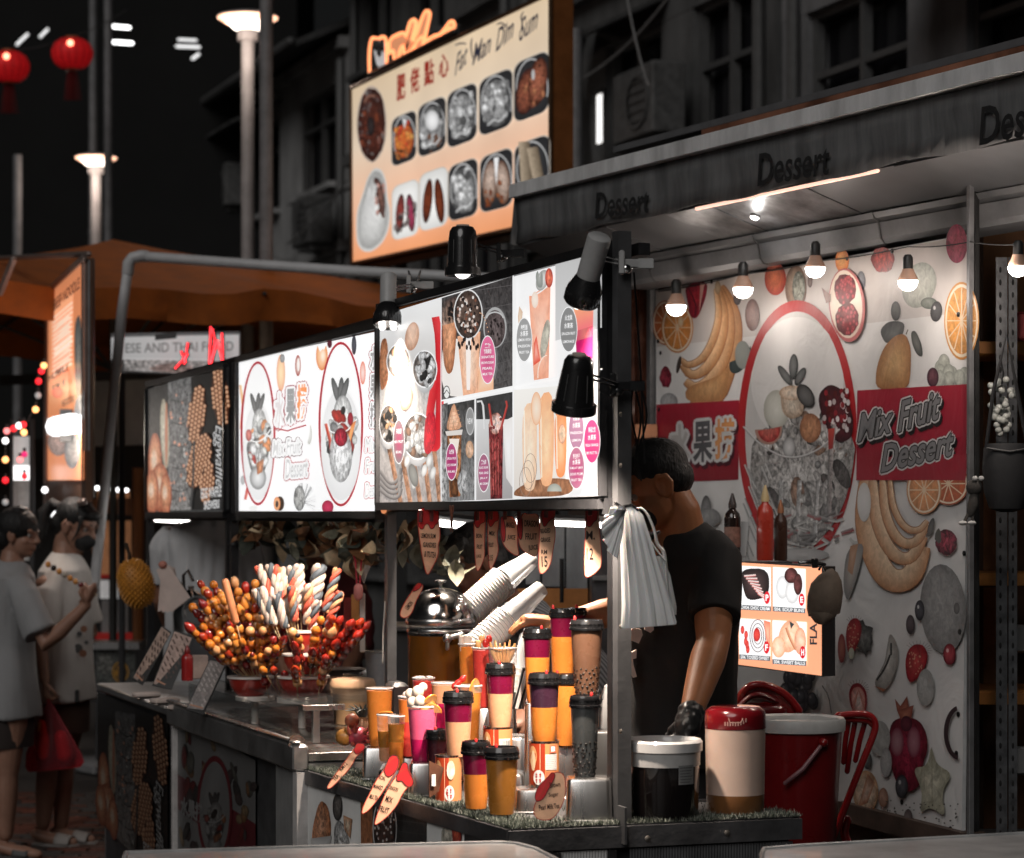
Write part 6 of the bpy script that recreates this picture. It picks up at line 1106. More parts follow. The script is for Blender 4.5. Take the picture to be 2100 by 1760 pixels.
def slice_(par,c,r,ang,tilt,half=True):
 R_ = Matrix.Rotation(ang,3,'Z')@Matrix.Rotation(tilt,3,'X'); c = V(c); n = 16; a1 = pi if half else 2*pi
 m = MB(); pts = [c+R_@V((r*cos(a1*i/n),0,r*sin(a1*i/n))) for i in range(n+1)]+([c] if not half else []); m.prism(pts if half else pts[:-2],R_@V((0,.005,0))); o = m.obj('fruit_slice',slm,par,smooth=False)
 m = MB(); m.tube([c+R_@V((r*1.02*cos(a1*i/n),.0025,r*1.02*sin(a1*i/n))) for i in range(n+1)],.0028,6); m.obj('peel',peel,o)
def ocup(cx,yt,yb,Y,wt,wb,layers,label): return cup(cx,yt,yt,yb,Y,wt,wb,layers,label,lid=None)
t,h,rt,*_ = ocup(777,1413,1531,6.9,55,41,[(.04,1,ORG,'drink')],'tall orange juice cup standing on a steel box at the left of the drinks'); slice_(t,(0,0,h-.02),.026,.4,.9); CZ['K'] = (t,h,rt,0,t.location.z)
t,h,rt,*_ = ocup(791,1467,1562,6.72,38,27,[(.35,.7,AMB,'drink'),(.7,1,PCH,'lower_drink')],'small clear cup of amber jelly in front of the orange juice'); slice_(t,(0,0,h),.018,.2,1.2); CZ['L'] = (t,h,rt,0,t.location.z)
t,h,rt,*_ = ocup(812,1470,1575,6.66,36,27,[(.15,.5,AMB,'drink'),(.5,1,ORG,'lower_drink')],'small clear cup of dark amber drink left of the red drink'); CZ['L2'] = (t,h,rt,0,t.location.z)
t,h,rt,*_ = ocup(838,1430,1552,6.68,44,34,[(.05,.42,ORD,'drink'),(.42,1,REDL,'lower_drink')],'orange and red drink standing left of the pink lychee cup'); CZ['M'] = (t,h,rt,0,t.location.z); MB().ball((-.008,0,h+.004),.011,12,8).obj('lychee',lych,t)
t,h,rt,*_ = ocup(866,1450,1562,6.5,62,45,[(.05,.6,PNK,'drink'),(.6,1,MGT,'lower_drink')],'pink drink heaped with pale lychees and orange slices'); CZ['N'] = (t,h,rt,0,t.location.z)
for x,y,z,r in ((-.026,-.02,.012,.0155),(-.012,-.012,.04,.0165),(-.033,.0,.033,.0145),(-.006,-.03,.016,.016),(.0,.01,.05,.013),(-.02,.02,.028,.014)): MB().ball((x,y,h+z),r,16,11).obj('lychee',lych,t)
for k,(x,z,a) in enumerate(((.016,.002,.5),(.027,-.006,-.3),(.02,.02,.9))): slice_(t,(x,-.02,h+z-.01),.023,a,.15+.2*k)
t,h,rt,*_ = ocup(868,1392,1500,7.0,46,36,[(.05,1,REDL,'drink')],'red drink with ice showing behind the lychees'); [MB().box((random.uniform(-.02,.02),random.uniform(-.01,.01),h+.0),(.014,.014,.012),random.random(),bev=.002).obj('ice_cube',icem,t) for _ in range(5)]; CZ['S'] = (t,h,rt,0,t.location.z)
t,h,rt,*_ = ocup(912,1402,1520,6.8,56,42,[(.04,.35,PCH,'drink'),(.35,1,MGT,'lower_drink')],'magenta drink half hidden right of the lychee cup'); CZ['O'] = (t,h,rt,0,t.location.z)
t,h,rt,*_ = ocup(958,1408,1545,6.66,60,44,[(.1,1,ORG,'drink')],'clear cup of orange drink with strawberries and one big upright slice'); CZ['O2'] = (t,h,rt,0,t.location.z)
for x,z in ((-.026,.008),(-.014,.018),(-.034,.0)): MB().lathe([(.001,.016),(.007,.008),(.0095,0),(.006,-.008),(.002,-.01)],(x,-.012,h+z),(.6,0,.7),12).obj('strawberry',strw,t)
slice_(t,(.022,-.026,h-.015),.034,1.2,.1,False)
t,h,rt,*_ = ocup(962,1322,1450,7.0,44,34,[(.04,1,ORG,'drink')],'tall orange drink filled with ice chips behind the centre'); [MB().box((random.uniform(-.02,.02),-.01,h+random.uniform(-.01,.015)),(.008,.02,.03),random.random()*3,bev=.003).obj('ice_chip',icem,t) for _ in range(6)]; CZ['P'] = (t,h,rt,0,t.location.z)
t,h,rt,*_ = ocup(991,1330,1450,6.9,46,34,[(.04,1,REDL,'drink')],'red drink topped with cut strawberries behind the centre'); CZ['Q'] = (t,h,rt,0,t.location.z)
for x,y,z in ((-.014,-.01,.01),(.006,-.018,.014),(-.004,0,.026),(.016,.0,.024),(.014,-.02,.0)): MB().ball((x,y,h+z),(.009,.007,.013),10,8).obj('strawberry_piece',strw if random.random() < .6 else slm,t)
t,h,rt,*_ = ocup(1031,1330,1440,6.8,60,44,[(.35,1,M('drink_smoke',(.35,.22,.2),.3),'drink')],'clear cup packed with long peach slices above the centre cup'); CZ['R'] = (t,h,rt,0,t.location.z)
for k in range(6): x = -.032+k*.0125; MB().tube([(x*.6,-.012,h-.035),(x*.9,-.018,h-.01),(x*1.1,-.014,h+.014+.006*sin(k*2))],[.008,.0095,.004],8,flat=.6).obj('peach_slice',slm,t)
def sbox(px,ybot,Yf,wpx,ztop,zbot,dep,label,rz=0.):
 w = wpx*Yf/FPX; c = at(px,1055,Yf+dep/2); t = thing('steel_box',label,'steel box',(c.x,c.y,zbot),rz,'upturned steel boxes'); h = ztop-zbot
 m = MB(); m.rings([[V((x,y,z)) for x,y in [( (w/2-k-q)*sx+q*cos(a),(dep/2-k-q)*sy+q*sin(a)) for sx,sy,a0 in ((1,1,0),(-1,1,pi/2),(-1,-1,pi),(1,-1,1.5*pi)) for a in [a0+pi/2*i/4 for i in range(5)]]] for k,q,z in ((-.004,.014,0),(-.004,.014,.003),(0,.014,.004),(.003,.014,h-.008),(.006,.012,h-.002),(.012,.01,h))]); m.obj('shell',ss,t,ang=35)
 m = MB(); m.tube([(-w/2-.004,-dep/2-.004,.002),(w/2+.004,-dep/2-.004,.002)],.0025,6); m.obj('rim',ss,t); return t
zt = lambda k: CZ[k][4]
TZ = .8525
sbox(1207,0,5.93,96,zt('F')-.0005,TZ,.11,'nearest steel box with the grey pearl drink on it, beside the corner post')
sbox(1222,0,6.12,84,1.055,TZ,.16,'tall steel box behind the grey pearl drink')
sbox(1162,0,6.42,60,zt('E2')-.0005,TZ,.09,'steel box under the plain orange cup')
sbox(1092,0,6.10,76,.9105,TZ,.11,'low steel box under the tin with a white table of figures')
sbox(1036,0,6.40,84,.9175,TZ,.13,'steel box under the centre tin')
sbox(778,0,6.86,68,zt('K')-.0005,TZ,.10,'low steel box under the tall orange juice',0)
sbox(805,0,6.62,56,min(zt('L'),zt('L2'))-.001,TZ,.20,'low steel box under the two small clear cups')
sbox(866,0,6.46,56,zt('N')-.0005,TZ,.11,'low steel box under the pink lychee cup'); sbox(838,0,6.69,48,zt('M')-.001,TZ,.1,'low steel box under the orange and red drink')
sbox(918,0,6.82,100,min(zt('O'),zt('S'),zt('O2'))-.001,TZ,.34,'steel box under the back row of pink and red drinks')
for k,px,Y,w,lb in (('P',962,6.97,46,'ice chip drink'),('Q',991,6.87,48,'strawberry topped drink'),('R',1031,6.77,60,'peach slice cup'),('A',1102,6.47,56,'purple cup beside the cup stacks'),('B',1154,6.59,50,'highest cup'),('B2',1188,6.83,44,'hidden cup')): sbox(px,0,Y,w,zt(k)-.0008,TZ,.10,'steel box under the '+lb)
sbox(1062,0,6.55,70,1.0,TZ,.14,'plain blue-grey steel box behind the straws')
tinw = M('tin_rim',(.6,.58,.55),.25,m=1)
def tin(cx,yt,yb,Y,w,label,style,z0=None):
 b = at(cx,yb,Y); s_ = Y/FPX; r = w/2*s_; h = (yb-yt)*s_; t = thing('food_tin',label,'tin',(b.x,b.y+r,b.z if z0 is None else z0),0,'tins of condensed milk')
 if z0 is not None: h = b.z+h-z0
 MB().lathe([(r*1.03,0),(r*1.03,.003),(r,.004),(r,h-.004),(r*1.03,h-.003),(r*1.03,h),(r*.93,h),(r*.93,h-.003),(0.002,h-.003)],n=32).obj('can',tinw,t)
 m = MB(); rr_ = random.Random(int(cx)); k_ = [0]
 def cyl_patch(a0,a1,z0_,z1_,col,ell=False,n=10,a=0.):
  k_[0] += 1; R_ = r*1.002+.00012*k_[0]
  if ell:
   c0,cz_ = (a0+a1)/2,(z0_+z1_)/2; vs = [(R_*cos(c0),R_*sin(c0),cz_)]+[(R_*cos(c0+(a1-a0)/2*cos(6.283*i/18)),R_*sin(c0+(a1-a0)/2*cos(6.283*i/18)),cz_+(z1_-z0_)/2*sin(6.283*i/18)) for i in range(18)]; m.add(vs,[(0,1+i,1+(i+1) % 18) for i in range(18)],col=(*col,a))
  else:
   vs = [];
   for i in range(n+1): t_ = a0+(a1-a0)*i/n; vs += [(R_*cos(t_),R_*sin(t_),z0_),(R_*cos(t_),R_*sin(t_),z1_)]
   m.add(vs,[(2*i,2*i+2,2*i+3,2*i+1) for i in range(n)],col=(*col,a))
 F = -pi/2; base = (.82,.33,.13) if style != 'plain' else (.75,.3,.12)
 cyl_patch(0,2*pi,.006,h-.006,base,n=40); cyl_patch(F-1.3,F-.3,.006,h-.006,(.50,.06,.02)); cyl_patch(F-.27,F+.05,.006,h-.006,(.45,.05,.02)); cyl_patch(F-.29,F-.25,.006,h-.006,(.9,.6,.4))
 cyl_patch(F-1.2,F-.5,h*.45,h*.9,(.85,.45,.2),True); cyl_patch(F-1.0,F-.6,h*.35,h*.8,(.95,.7,.45),True)
 if style in ('panel','bar'):
  cyl_patch(F+.08,F+.95,h*.38 if style == 'panel' else h*.35,h*.72 if style == 'panel' else h*.75,(.85,.85,.83))
  if style == 'panel':
   for i in range(8): cyl_patch(F+.12,F+.9,h*(.40+i*.04),h*(.405+i*.04),(.35,.3,.3))
   cyl_patch(F+.35,F+.85,h*.75,h*.92,(.75,.2,.12)); cyl_patch(F+.45,F+.75,h*.78,h*.89,(.9,.9,.88))
   cyl_patch(F+.1,F+.95,h*.08,h*.34,(.7,.2,.1))
  else:
   for i in range(14): cyl_patch(F+.12+i*.057,F+.12+i*.057+rr_.uniform(.01,.035),h*.38,h*.72,(.03,.03,.03),n=2)
 fx = F-.35 if style == 'panel' else F+.1
 if style != 'bar':
  cyl_patch(fx-.38,fx+.38,h*.05,h*.38,(.92,.9,.88),True)
  for dx,dz,ww,hh in ((-.16,.27,.1,.018),(-.16,.215,.12,.02),(.1,.27,.12,.02),(.1,.225,.08,.018),(-.14,.15,.12,.02),(-.12,.105,.05,.018),(.1,.15,.14,.02),(.1,.11,.1,.02),(-.16,.24,.015,.06),(.1,.24,.018,.07),(.1,.13,.018,.07),(-.15,.13,.018,.05)): cyl_patch(fx+dx-ww/2,fx+dx+ww/2,h*dz,h*(dz+hh*1.6),(.55,.03,.03),n=3)
 if style == 'plain': cyl_patch(F-.1,F+.5,h*.5,h*.9,(.95,.8,.6),True,a=.3)
 m.obj('label',MP('print_tin',0,.3),t,smooth=False); return t
tin(1021,1492,1560,6.42,60,'orange tin with a black barcode under the centre cup','bar',.918)
tin(1116,1521,1612,6.15,62,'orange and red tin with a white table of figures and a round badge','panel',.911)
tin(919,1550,1640,6.30,54,'pale orange tin with a round white badge behind the folded card','plain',TZ)
tin(1204,1437,1500,6.16,50,'tin hidden behind the grey drink lid, carries the brown milk tea','plain',1.0555)
Yd = 7.2; sd = Yd/FPX; b = at(901,1400,Yd); t = thing('juice_dispenser','clear barrel of amber juice under a shiny steel dome lid with a knob','juice dispenser',(b.x,b.y+.1,TZ)); R = .098
zz_ = lambda y: EYE+(HY-y)*sd-TZ
MB().lathe([(R*.9,0),(R*.95,.02),(R*.8,.05),(R*.8,.10),(R,.11)],n=40).obj('stand',ss,t)
MB().lathe([(R*.98,.112),(R*.99,zz_(1306)),(R*.6,zz_(1306)),(.002,zz_(1306))],n=40).obj('juice',M('juice_amber',(.23,.075,.005),.2,var=.25,ns=5,coat=.6),t)
MB().lathe([(R*1.0,.112),(R*1.01,zz_(1280))],n=40,cap=(0,0)).obj('barrel',gl_,t)
MB().lathe([(R*1.04,zz_(1284)),(R*1.07,zz_(1280)),(R*1.07,zz_(1274)),(R*1.03,zz_(1270))],n=44).lathe([(R*1.02,zz_(1300)),(R*1.04,zz_(1298)),(R*1.04,zz_(1294)),(R*1.02,zz_(1292))],n=44).obj('collar',ss,t)
hd = zz_(1206)-zz_(1268); MB().lathe([(R*1.04,0),(R*1.03,hd*.15)]+[(R*1.0*cos(a),hd*(.15+.85*sin(a))) for a in [pi/2*i/10 for i in range(1,10)]]+[(.004,hd)],(0,0,zz_(1269)),n=48).obj('dome',M('dome_steel',(.70,.68,.66),.12,m=1,var=.05,ns=30,bump=.04),t)
MB().lathe([(.006,0),(.006,.012),(.016,.016),(.018,.021),(.01,.025)],(0,0,zz_(1208)),n=18).obj('knob',ss,t)
tp = MB(); c = V(((918-901)*sd,-R*1.08,zz_(1308))); tp.tube([c+V((0,.02,0)),c+V((0,-.03,0))],.009,10).ball(c+V((0,-.035,0)),.014,14,10).tube([c+V((0,-.03,0)),c+V((.045,-.03,.012))],[.009,.007],10).tube([c+V((0,-.03,0)),c+V((0,-.035,-.03))],.006,8); tp.obj('tap',ss,t)
o = MB().box((0,0,.13),(.055,.09,.26),.3,bev=.012).obj('dark_bin',M('bin_black',(.02,.02,.021),.45,bump=.3,bs=12)); o.location = (at(812,1450,7.05).x,7.1,TZ); tag(o,'black wrapped box standing left of the juice dispenser','bin')
cw = M('cup_white',(.80,.76,.73),.3,var=.04,coat=.3,sss=.1); cc_ = MG('cup_stack_clear',(.85,.86,.87),.15,.55,.9,.9)
def stack(p0,p1,p2,Y,w0,w1,nrib,label):
 a,b,c = at(*p0,Y),at(*p1,Y+.05),at(*p2,Y+.12); t = thing('cup_stack',label,'stack of cups',a,0,'leaning stacks of cups'); s_ = Y/FPX; d = b-a; L = d.length; pr = []
 for k in range(nrib): pr += [(w0/2*s_*.94,L*k/nrib),(w0/2*s_*.95,L*(k+.62)/nrib),(w0/2*s_,L*(k+.68)/nrib),(w0/2*s_,L*(k+.95)/nrib)]
 MB().lathe(pr+[(w0/2*s_*.86,L*1.0)],(0,0,0),d,32).obj('white_cups',cw,t,ang=60)
 d2 = c-b; L2 = d2.length; pr = [(w1/2*s_*1.12,0)]; n2 = 9
 pr = [(w1/2*s_*(1.1-.42*k/n2),L2*k/n2) for k in range(n2+1)]
 MB().lathe(pr,b-a,d2,28).obj('clear_cups',cc_,t)
 m = MB()
 for k in range(26): f = .1+.88*k/26; m.lathe([(w1/2*s_*(1.1-.42*f)*1.01,0),(w1/2*s_*(1.1-.42*f)*1.01,.0012)],b-a+d2*f,d2,24,(0,0))
 m.obj('cup_rims',M('clear_rim',(.5,.5,.5),.2),t)
stack((958,1256),(1032,1191),(1092,1146),7.35,68,52,15,'upper leaning stack, white ribbed cups ending in clear ones')
stack((975,1330),(1040,1271),(1110,1207),7.05,66,52,11,'lower leaning stack of white and clear cups behind the ice drinks')
stack((1052,1430),(1062,1380),(1078,1305),6.95,44,40,4,'lowest short stack of clear cups behind the centre cup')
for k,(x,y,Y,n,L,r,lean,lb,cs) in enumerate(((1062,1452,6.62,16,.11,.0035,(.022,0,.098),'bundle of black and white striped straws leaning behind the centre tins',2),(1247,1508,6.2,16,.10,.0035,(.002,.0,.1),'bundle of black straws in clear wrap beside the corner post',1))):
 t = thing('straw_bundle',lb,'straws',at(x,y,Y),0,'straw bundles')
 for i in range(n): a = i*2.4; q = .016*sqrt(i/n); p = V((q*cos(a),q*sin(a),0)); MB().tube([p,p+V(lean)+V((q*.3,0,random.uniform(-.01,.01)))],r,6).obj('straw',M('straw_black',(.02,.02,.02),.35) if (i % cs == 0) else M('straw_white',(.7,.68,.66),.4),t)
 if cs == 1: MB().tube([V((0,0,.02)),V((.0,0,.085)),V((0,0,.12))],[.024,.026,.012],14).obj('wrap',MG('wrap_clear',(.9,.9,.9),.2,.7),t)
t = thing('folded_card','small folded dark brown card standing beside the pale orange tin','card',at(889,1600,6.22)); MB().prism([(-.012,0,-.045),(.012,.02,-.03),(.024,.02,.03),(-.013,0,.05)],(.002,-.003,0)).obj('card',M('card_brown',(.14,.06,.035),.5,var=.4),t,smooth=False); MB().box((0,-.004,0),(.012,.003,.03),.6).obj('white_print',M('card_white',(.8,.78,.75),.5),t)
s5 = 6.0/FPX; b = at(1365,1690,5.93); t = thing('syrup_tub','big tub of black syrup with a cloudy white lid ring and a small grey label','tub',(b.x,5.93+.095,TZ)); R = .0925
MB().lathe([(R*.90,0),(R*.94,.012),(R*.97,.15),(R*.98,(1690-1578)*s5+.004)],n=48).obj('syrup',M('syrup',(.008,.006,.006),.12,coat=.6),t)
hz = lambda y: (1688-y)*s5
MB().lathe([(R*.985,hz(1580)),(R*1.0,hz(1540))],n=48,cap=(0,0)).obj('wall',M('cloudy',(.5,.49,.48),.35,coat=.3),t)
MB().lathe([(R*1.0,hz(1552)),(R*1.05,hz(1550)),(R*1.055,hz(1532)),(R*1.0,hz(1527)),(R*.95,hz(1533)),(R*.93,hz(1545)),(.002,hz(1545))],n=56).obj('lid',M('lid_cloudy',(.66,.65,.64),.25,coat=.5,var=.06),t)
m = MB()
def cpatch(m,R_,a0,a1,z0,z1,col,n=6):
 vs = []
 for i in range(n+1): a = a0+(a1-a0)*i/n; vs += [(R_*cos(a),R_*sin(a),z0),(R_*cos(a),R_*sin(a),z1)]
 m.add(vs,[(2*i,2*i+2,2*i+3,2*i+1) for i in range(n)],col=(*col,0))
aL = -pi/2+.36; cpatch(m,R*.99,aL,aL+.52,.088,.135,(.22,.22,.22));
for i in range(6): cpatch(m,R*.993,aL+.04,aL+.48-.06*(i % 3),.128-i*.007,.1295-i*.007,(.05,.05,.05),4)
m.obj('label',MP('print_label',0,.5),t,smooth=False)
b = at(1513,1671,6.05); t = thing('red_lid_jug','frosted jug with a dark red lid and a little brown drink in the bottom','jug',(b.x,6.05+.07,TZ+.001)); s6 = 6.12/FPX; R = 62*s6; hj = lambda y: (1668-y)*s6
MB().lathe([(R*.90,0),(R*.95,.006),(R*.96,hj(1630))],n=48).obj('drink',M('jug_drink',(.20,.085,.03),.3,coat=.3),t); MB().lathe([(R*.962,hj(1630)),(R*.985,hj(1540)),(R*1.0,hj(1494))],n=48,cap=(0,0)).obj('jug_wall',M('frosted',(.62,.46,.38),.35,var=.08,ns=4,coat=.3,sss=.2),t)
MB().lathe([(R*1.01,hj(1496)),(R*1.02,hj(1494)),(R*1.01,hj(1470)),(R*.97,hj(1460)),(R*.86,hj(1455)),(R*.80,hj(1452)),(R*.2,hj(1452))],n=48).obj('lid',M('lid_red',(.17,.006,.010),.2,coat=.7,var=.08),t)
m = MB()
for i in range(9): a = -pi/2-.42+i*.085; m.box((R*1.012*cos(a),R*1.012*sin(a),hj(1483)+(.002*(i-4)**2*.3 if i > 2 else 0)),(.003,.002,.010),a+pi/2)
m.tube([(R*1.02*cos(-pi/2-.3),R*1.02*sin(-pi/2-.3),hj(1472)),(R*1.02*cos(-pi/2-.26),R*1.02*sin(-pi/2-.26),hj(1480)),(R*1.02*cos(-pi/2+.1),R*1.02*sin(-pi/2+.1),hj(1480)),(R*1.02*cos(-pi/2+.15),R*1.02*sin(-pi/2+.15),hj(1472))],.0016,5); m.obj('lid_mark',M('lid_mark',(.6,.35,.3),.4),t)
b = at(1290,1510,6.35); t = thing('white_tub','small white tub with a black spoon behind the corner post','tub',(b.x,6.4,TZ)); MB().lathe([(.035,0),(.042,.135),(.046,.14),(.046,.158),(.043,.16),(.040,.15),(.002,.15)],n=32).obj('body',M('tub_white',(.7,.62,.58),.4),t); MB().tube([(-.02,-.02,.15),(-.01,-.04,.165),(.02,-.055,.135)],[.005,.004,.003],8).obj('spoon',lidm,t)
t = thing('dragon_fruit','pink dragon fruit at the left end of the drinks counter','fruit',at(735,1512,7.05)); MB().ball((0,0,0),(.034,.032,.03),18,12).obj('body',M('dragon_pink',(.42,.06,.09),.35,var=.3,ns=25),t)
for i in range(9): a = i*2.4; c = V((.034*cos(a),-.02*abs(sin(a))-.01,.022*sin(a))); MB().tube([c*.9,c*1.25+V((.004,0,.006)),c*1.45+V((.008,0,.016))],[.008,.004,.001],6,round_=False).obj('scale',M('dragon_scale',(.35,.08,.06),.5),t)
for px,py,r,c_,lb in ((706,1512,.026,(.28,.13,.03),'brown-yellow mango by the dragon fruit'),(722,1478,.022,(.22,.07,.04),'round brown fruit on top of the dragon fruit')):
 o = MB().ball((0,0,0),(r,r*.9,r*.95),18,12).lathe([(.003,r*.9),(.002,r*1.1)],n=8).obj('mango',M('mango%d' % px,c_,.35,var=.35,ns=20)); o.location = at(px,py,7.05); tag(o,lb,'fruit')
t = thing('pineapple','pineapple with a dark spiky crown behind the orange juice','pineapple',at(742,1490,7.2)); MB().ball((0,0,-.02),(.035,.035,.05),16,12).obj('body',M('pineapple',(.16,.07,.03),.6,bump=1,bs=60),t)
for i in range(16): a = i*2.4; q = .35+.65*i/16; MB().tube([(0,0,.02),(.028*q*cos(a),.02*q*sin(a),.05),(.06*q*cos(a)-.008,.03*q*sin(a),.085-.045*q)],[.005,.004,.0008],5,round_=False).obj('leaf',M('pine_leaf',(.03,.032,.028),.5),t)
b = at(721,1462,8.1); t = thing('lidded_tub','pale yellow round tub with a lid and black handle behind the pineapple','tub',(b.x,8.16,.9)); MB().lathe([(.062,0),(.070,.12),(.073,.125)],n=36).obj('body',M('tub_yellow',(.80,.48,.26),.4,coat=.3),t); MB().lathe([(.077,.122),(.078,.135),(.07,.15),(.03,.156),(.002,.156)],n=36).obj('lid',M('tub_lid',(.82,.52,.32),.4,coat=.3),t); m = MB(); m.tube([(.03*cos(a),.018*sin(a),.165) for a in [2*pi*i/16 for i in range(17)]],.0045,6,round_=False); m.obj('handle',lidm,t)
o = MB().lathe([(.05,0),(.085,.02),(.09,.024),(.084,.024),(.05,.006)],n=36).obj('shallow_bowl',M('bowl_dark',(.16,.12,.10),.3)); o.location = at(700,1385,8.45); tag(o,'shallow dark bowl behind the pale yellow tub','bowl')
o = MB().lathe([(.035,0),(.045,.12),(.048,.12),(.05,.125)],n=28).obj('clear_container',M('clear_grey',(.36,.38,.40),.2,coat=.5)); o.location = at(775,1410,8.3); tag(o,'bluish clear container right of the skewers, by the frame post','container')
t = thing('paper_sheet','white sheets of paper lying behind the skewer bowls','paper',at(740,1382,8.6)); MB().box((0,0,0),(.16,.2,.006),.2).obj('sheet',M('paper_w',(.8,.79,.78),.6),t); MB().box((-.01,0,.008),(.14,.18,.006),.45).obj('top_sheet',M('paper_w'),t)
# ======================= INSIDE OF THE DRINK STALL =======================
t = thing('steel_cabinet','grey steel cabinet with an orange lower panel seen below the drinks board','cabinet',at(1150,1700,9.6)); t.location.z = 0; ko = V(t.location)
def pan(name,x0,y0,x1,y1,Y,mt,par=None,off=None,th=.02):
 a = at((x0+x1)/2,(y0+y1)/2,Y)-(ko if off is None else off); return MB().box(a,((x1-x0)*Y/FPX,th,(y1-y0)*Y/FPX),bev=.004).obj(name,mt,par or t)
cg1 = M('cab_steel',(.34,.35,.36),.4,m=.2,var=.4,ns=5,streak=.3); cg2 = M('cab_orange',(.60,.24,.07),.5,var=.25,ns=5)
pan('side_panel',1078,1066,1108,1200,9.6,cg1); pan('door',1111,1066,1158,1205,9.62,cg1); pan('door',1161,1066,1205,1215,9.62,cg1); pan('lower_panel',1060,1207,1206,1420,9.55,cg2); pan('body',1050,1060,1215,1560,9.75,dkp,th=.2)
MB().cyl(at(1152,1146,9.4)-ko,at(1152,1236,9.4)-ko,.008,n=10).obj('handle',steel_d,t)
t = thing('fridge','dark fridge edge with a printed strip beside the plastic bags','fridge',at(1240,1700,9.2)); t.location.z = 0; kf = V(t.location)
pan('body',1211,1066,1330,1700,9.3,M('fridge_dark',(.05,.05,.055),.35,var=.3),t,kf,.3); pan('strip',1214,1180,1262,1192,9.13,M('fridge_strip',(.16,.16,.16),.4),t,kf,.01)
t = thing('back_counter','dark back counter of the drink stall with jars and boxes','counter',at(900,1700,9.4)); t.location.z = 0; kb = V(t.location)
pan('body',800,1290,1050,1700,9.5,M('carc2',(.05,.05,.052),.5),t,kb,.4); pan('top',795,1280,1055,1290,9.5,M('bc_top',(.25,.25,.26),.3,m=.8),t,kb,.46)
# ======================= SKEWERS ON TIERED BOWLS =======================
bred = M('bowl_red',(.40,.03,.02),.3,coat=.5,var=.15); wrim = M('plate_white',(.82,.74,.68),.35,coat=.3)
zq = lambda x,y: (355+.2797*x,1094+.2797*y)
def tiers(label,lst,Y):
 bx_,by_ = zq(lst[0][0],lst[0][2]); b = at(bx_,by_,Y); t = thing('tiered_stand',label,'tiered stand',(b.x,Y,.9)); s_ = Y/FPX
 for (cx,yt,yb,w,kind) in lst:
  x0,y0 = zq(cx,yt); x1,y1 = zq(cx,yb); r = w/2*.2797*s_; zt_ = EYE+(HY-y0)*s_-.9; zb_ = EYE+(HY-y1)*s_-.9; dx = (x0-bx_)*s_
  if kind == 'bowl':
   o = MB().lathe([(r*.55,zb_),(r*.74,zb_+(zt_-zb_)*.2),(r*.92,zb_+(zt_-zb_)*.6),(r*.98,zt_-.004)],(dx,0,0),n=40).obj('bowl',bred,t); MB().lathe([(r*.97,zt_-.005),(r*1.06,zt_-.004),(r*1.06,zt_+.003),(r*.9,zt_+.004),(.002,zt_+.004)],(dx,0,0),n=40).obj('rim_plate',wrim,o)
  else: MB().lathe([(r*.9,zb_-.002),(r,zb_+.0),(r,zt_),(r*.96,zt_+.003),(.002,zt_+.003)],(dx,0,0),n=40).obj('base_plate',wrim,t)
 m = MB().cyl((0,0,.0),(0,0,EYE+(HY-zq(0,830)[1])*s_-.9),.012); m.obj('column',wrim,t); return t
tiers('left tiered stand of red bowls with white rims holding fruit skewers',[(600,1196,1222,290,'plate'),(568,1052,1188,325,'bowl'),(560,905,1035,250,'bowl')],8.15)
tiers('right tiered stand of red bowls, three bowls high, holding marshmallow skewers',[(945,1200,1238,370,'plate'),(955,1050,1190,370,'bowl'),(960,885,1030,310,'bowl'),(940,720,870,170,'bowl')],7.98)
stick = M('bamboo',(.72,.50,.28),.6); glz = dict(coat=1.,sss=.1)
fm = [M('strawberry_dark',(.20,.012,.010),.12,var=.3,ns=60,**glz),M('tomato_red',(.34,.03,.008),.10,**glz),M('grape_amber',(.50,.16,.02),.10,**glz),M('grape_gold',(.62,.24,.045),.12,**glz),M('longan_pale',(.62,.32,.14),.15,**glz),M('hawthorn',(.32,.02,.012),.12,**glz),M('blueberry_black',(.02,.008,.012),.18,**glz)]
marsh = [M('marsh_white',(.62,.50,.43),.6,sss=.2),M('marsh_pink',(.55,.10,.06),.6,sss=.2),M('marsh_grey',(.09,.11,.13),.6),M('marsh_peach',(.62,.30,.15),.6,sss=.2)]
bead_me = {}
def bead(kind,mi):
 k = (kind,mi)
 if k not in bead_me:
  m = MB();
  if kind == 's': m.lathe([(.001,.0150),(.0055,.011),(.0105,.002),(.0125,-.006),(.0105,-.012),(.003,-.0145)],n=14)
  elif kind == 'g': m.ball((0,0,0),(.0118,.0118,.0128),14,10)
  elif kind == 'o': m.ball((0,0,0),(.0112,.0112,.0145),14,10)
  else: m.ball((0,0,0),(.0072,.0072,.0075),10,7)
  me = m.mesh({'s': 'strawberry','g': 'grape','o': 'tomato','b': 'blueberry'}[kind]); me.materials.append(fm[mi]); bead_me[k] = me
 return bead_me[k]
sk = random.Random(21)
def fruit_skewer(tip,base,recipe,label,nb=5,scale=1.):
 d = (tip-base); L = d.length; dn = d.normalized(); t = thing('fruit_skewer',label,'fruit skewer',base,0,'candied fruit skewers on the red bowls'); Q = dn.to_track_quat('Z','Y')
 MB().tube([V((0,0,0)),dn*(L-.01)],.0016,5).obj('stick',stick,t); p = L-.014
 for i in range(nb):
  k,mi = recipe[i % len(recipe)]; o = link({'s': 'strawberry','g': 'grape','o': 'tomato','b': 'blueberry'}[k],bead(k,mi),t,dn*p); q = scale*1.28*sk.uniform(.88,1.12); o.scale = (q,q,q*sk.uniform(.95,1.1)); o.rotation_mode = 'QUATERNION'; o.rotation_quaternion = Q; p -= {'s': .0235,'g': .0225,'o': .0245,'b': .0135}[k]*q
 return t
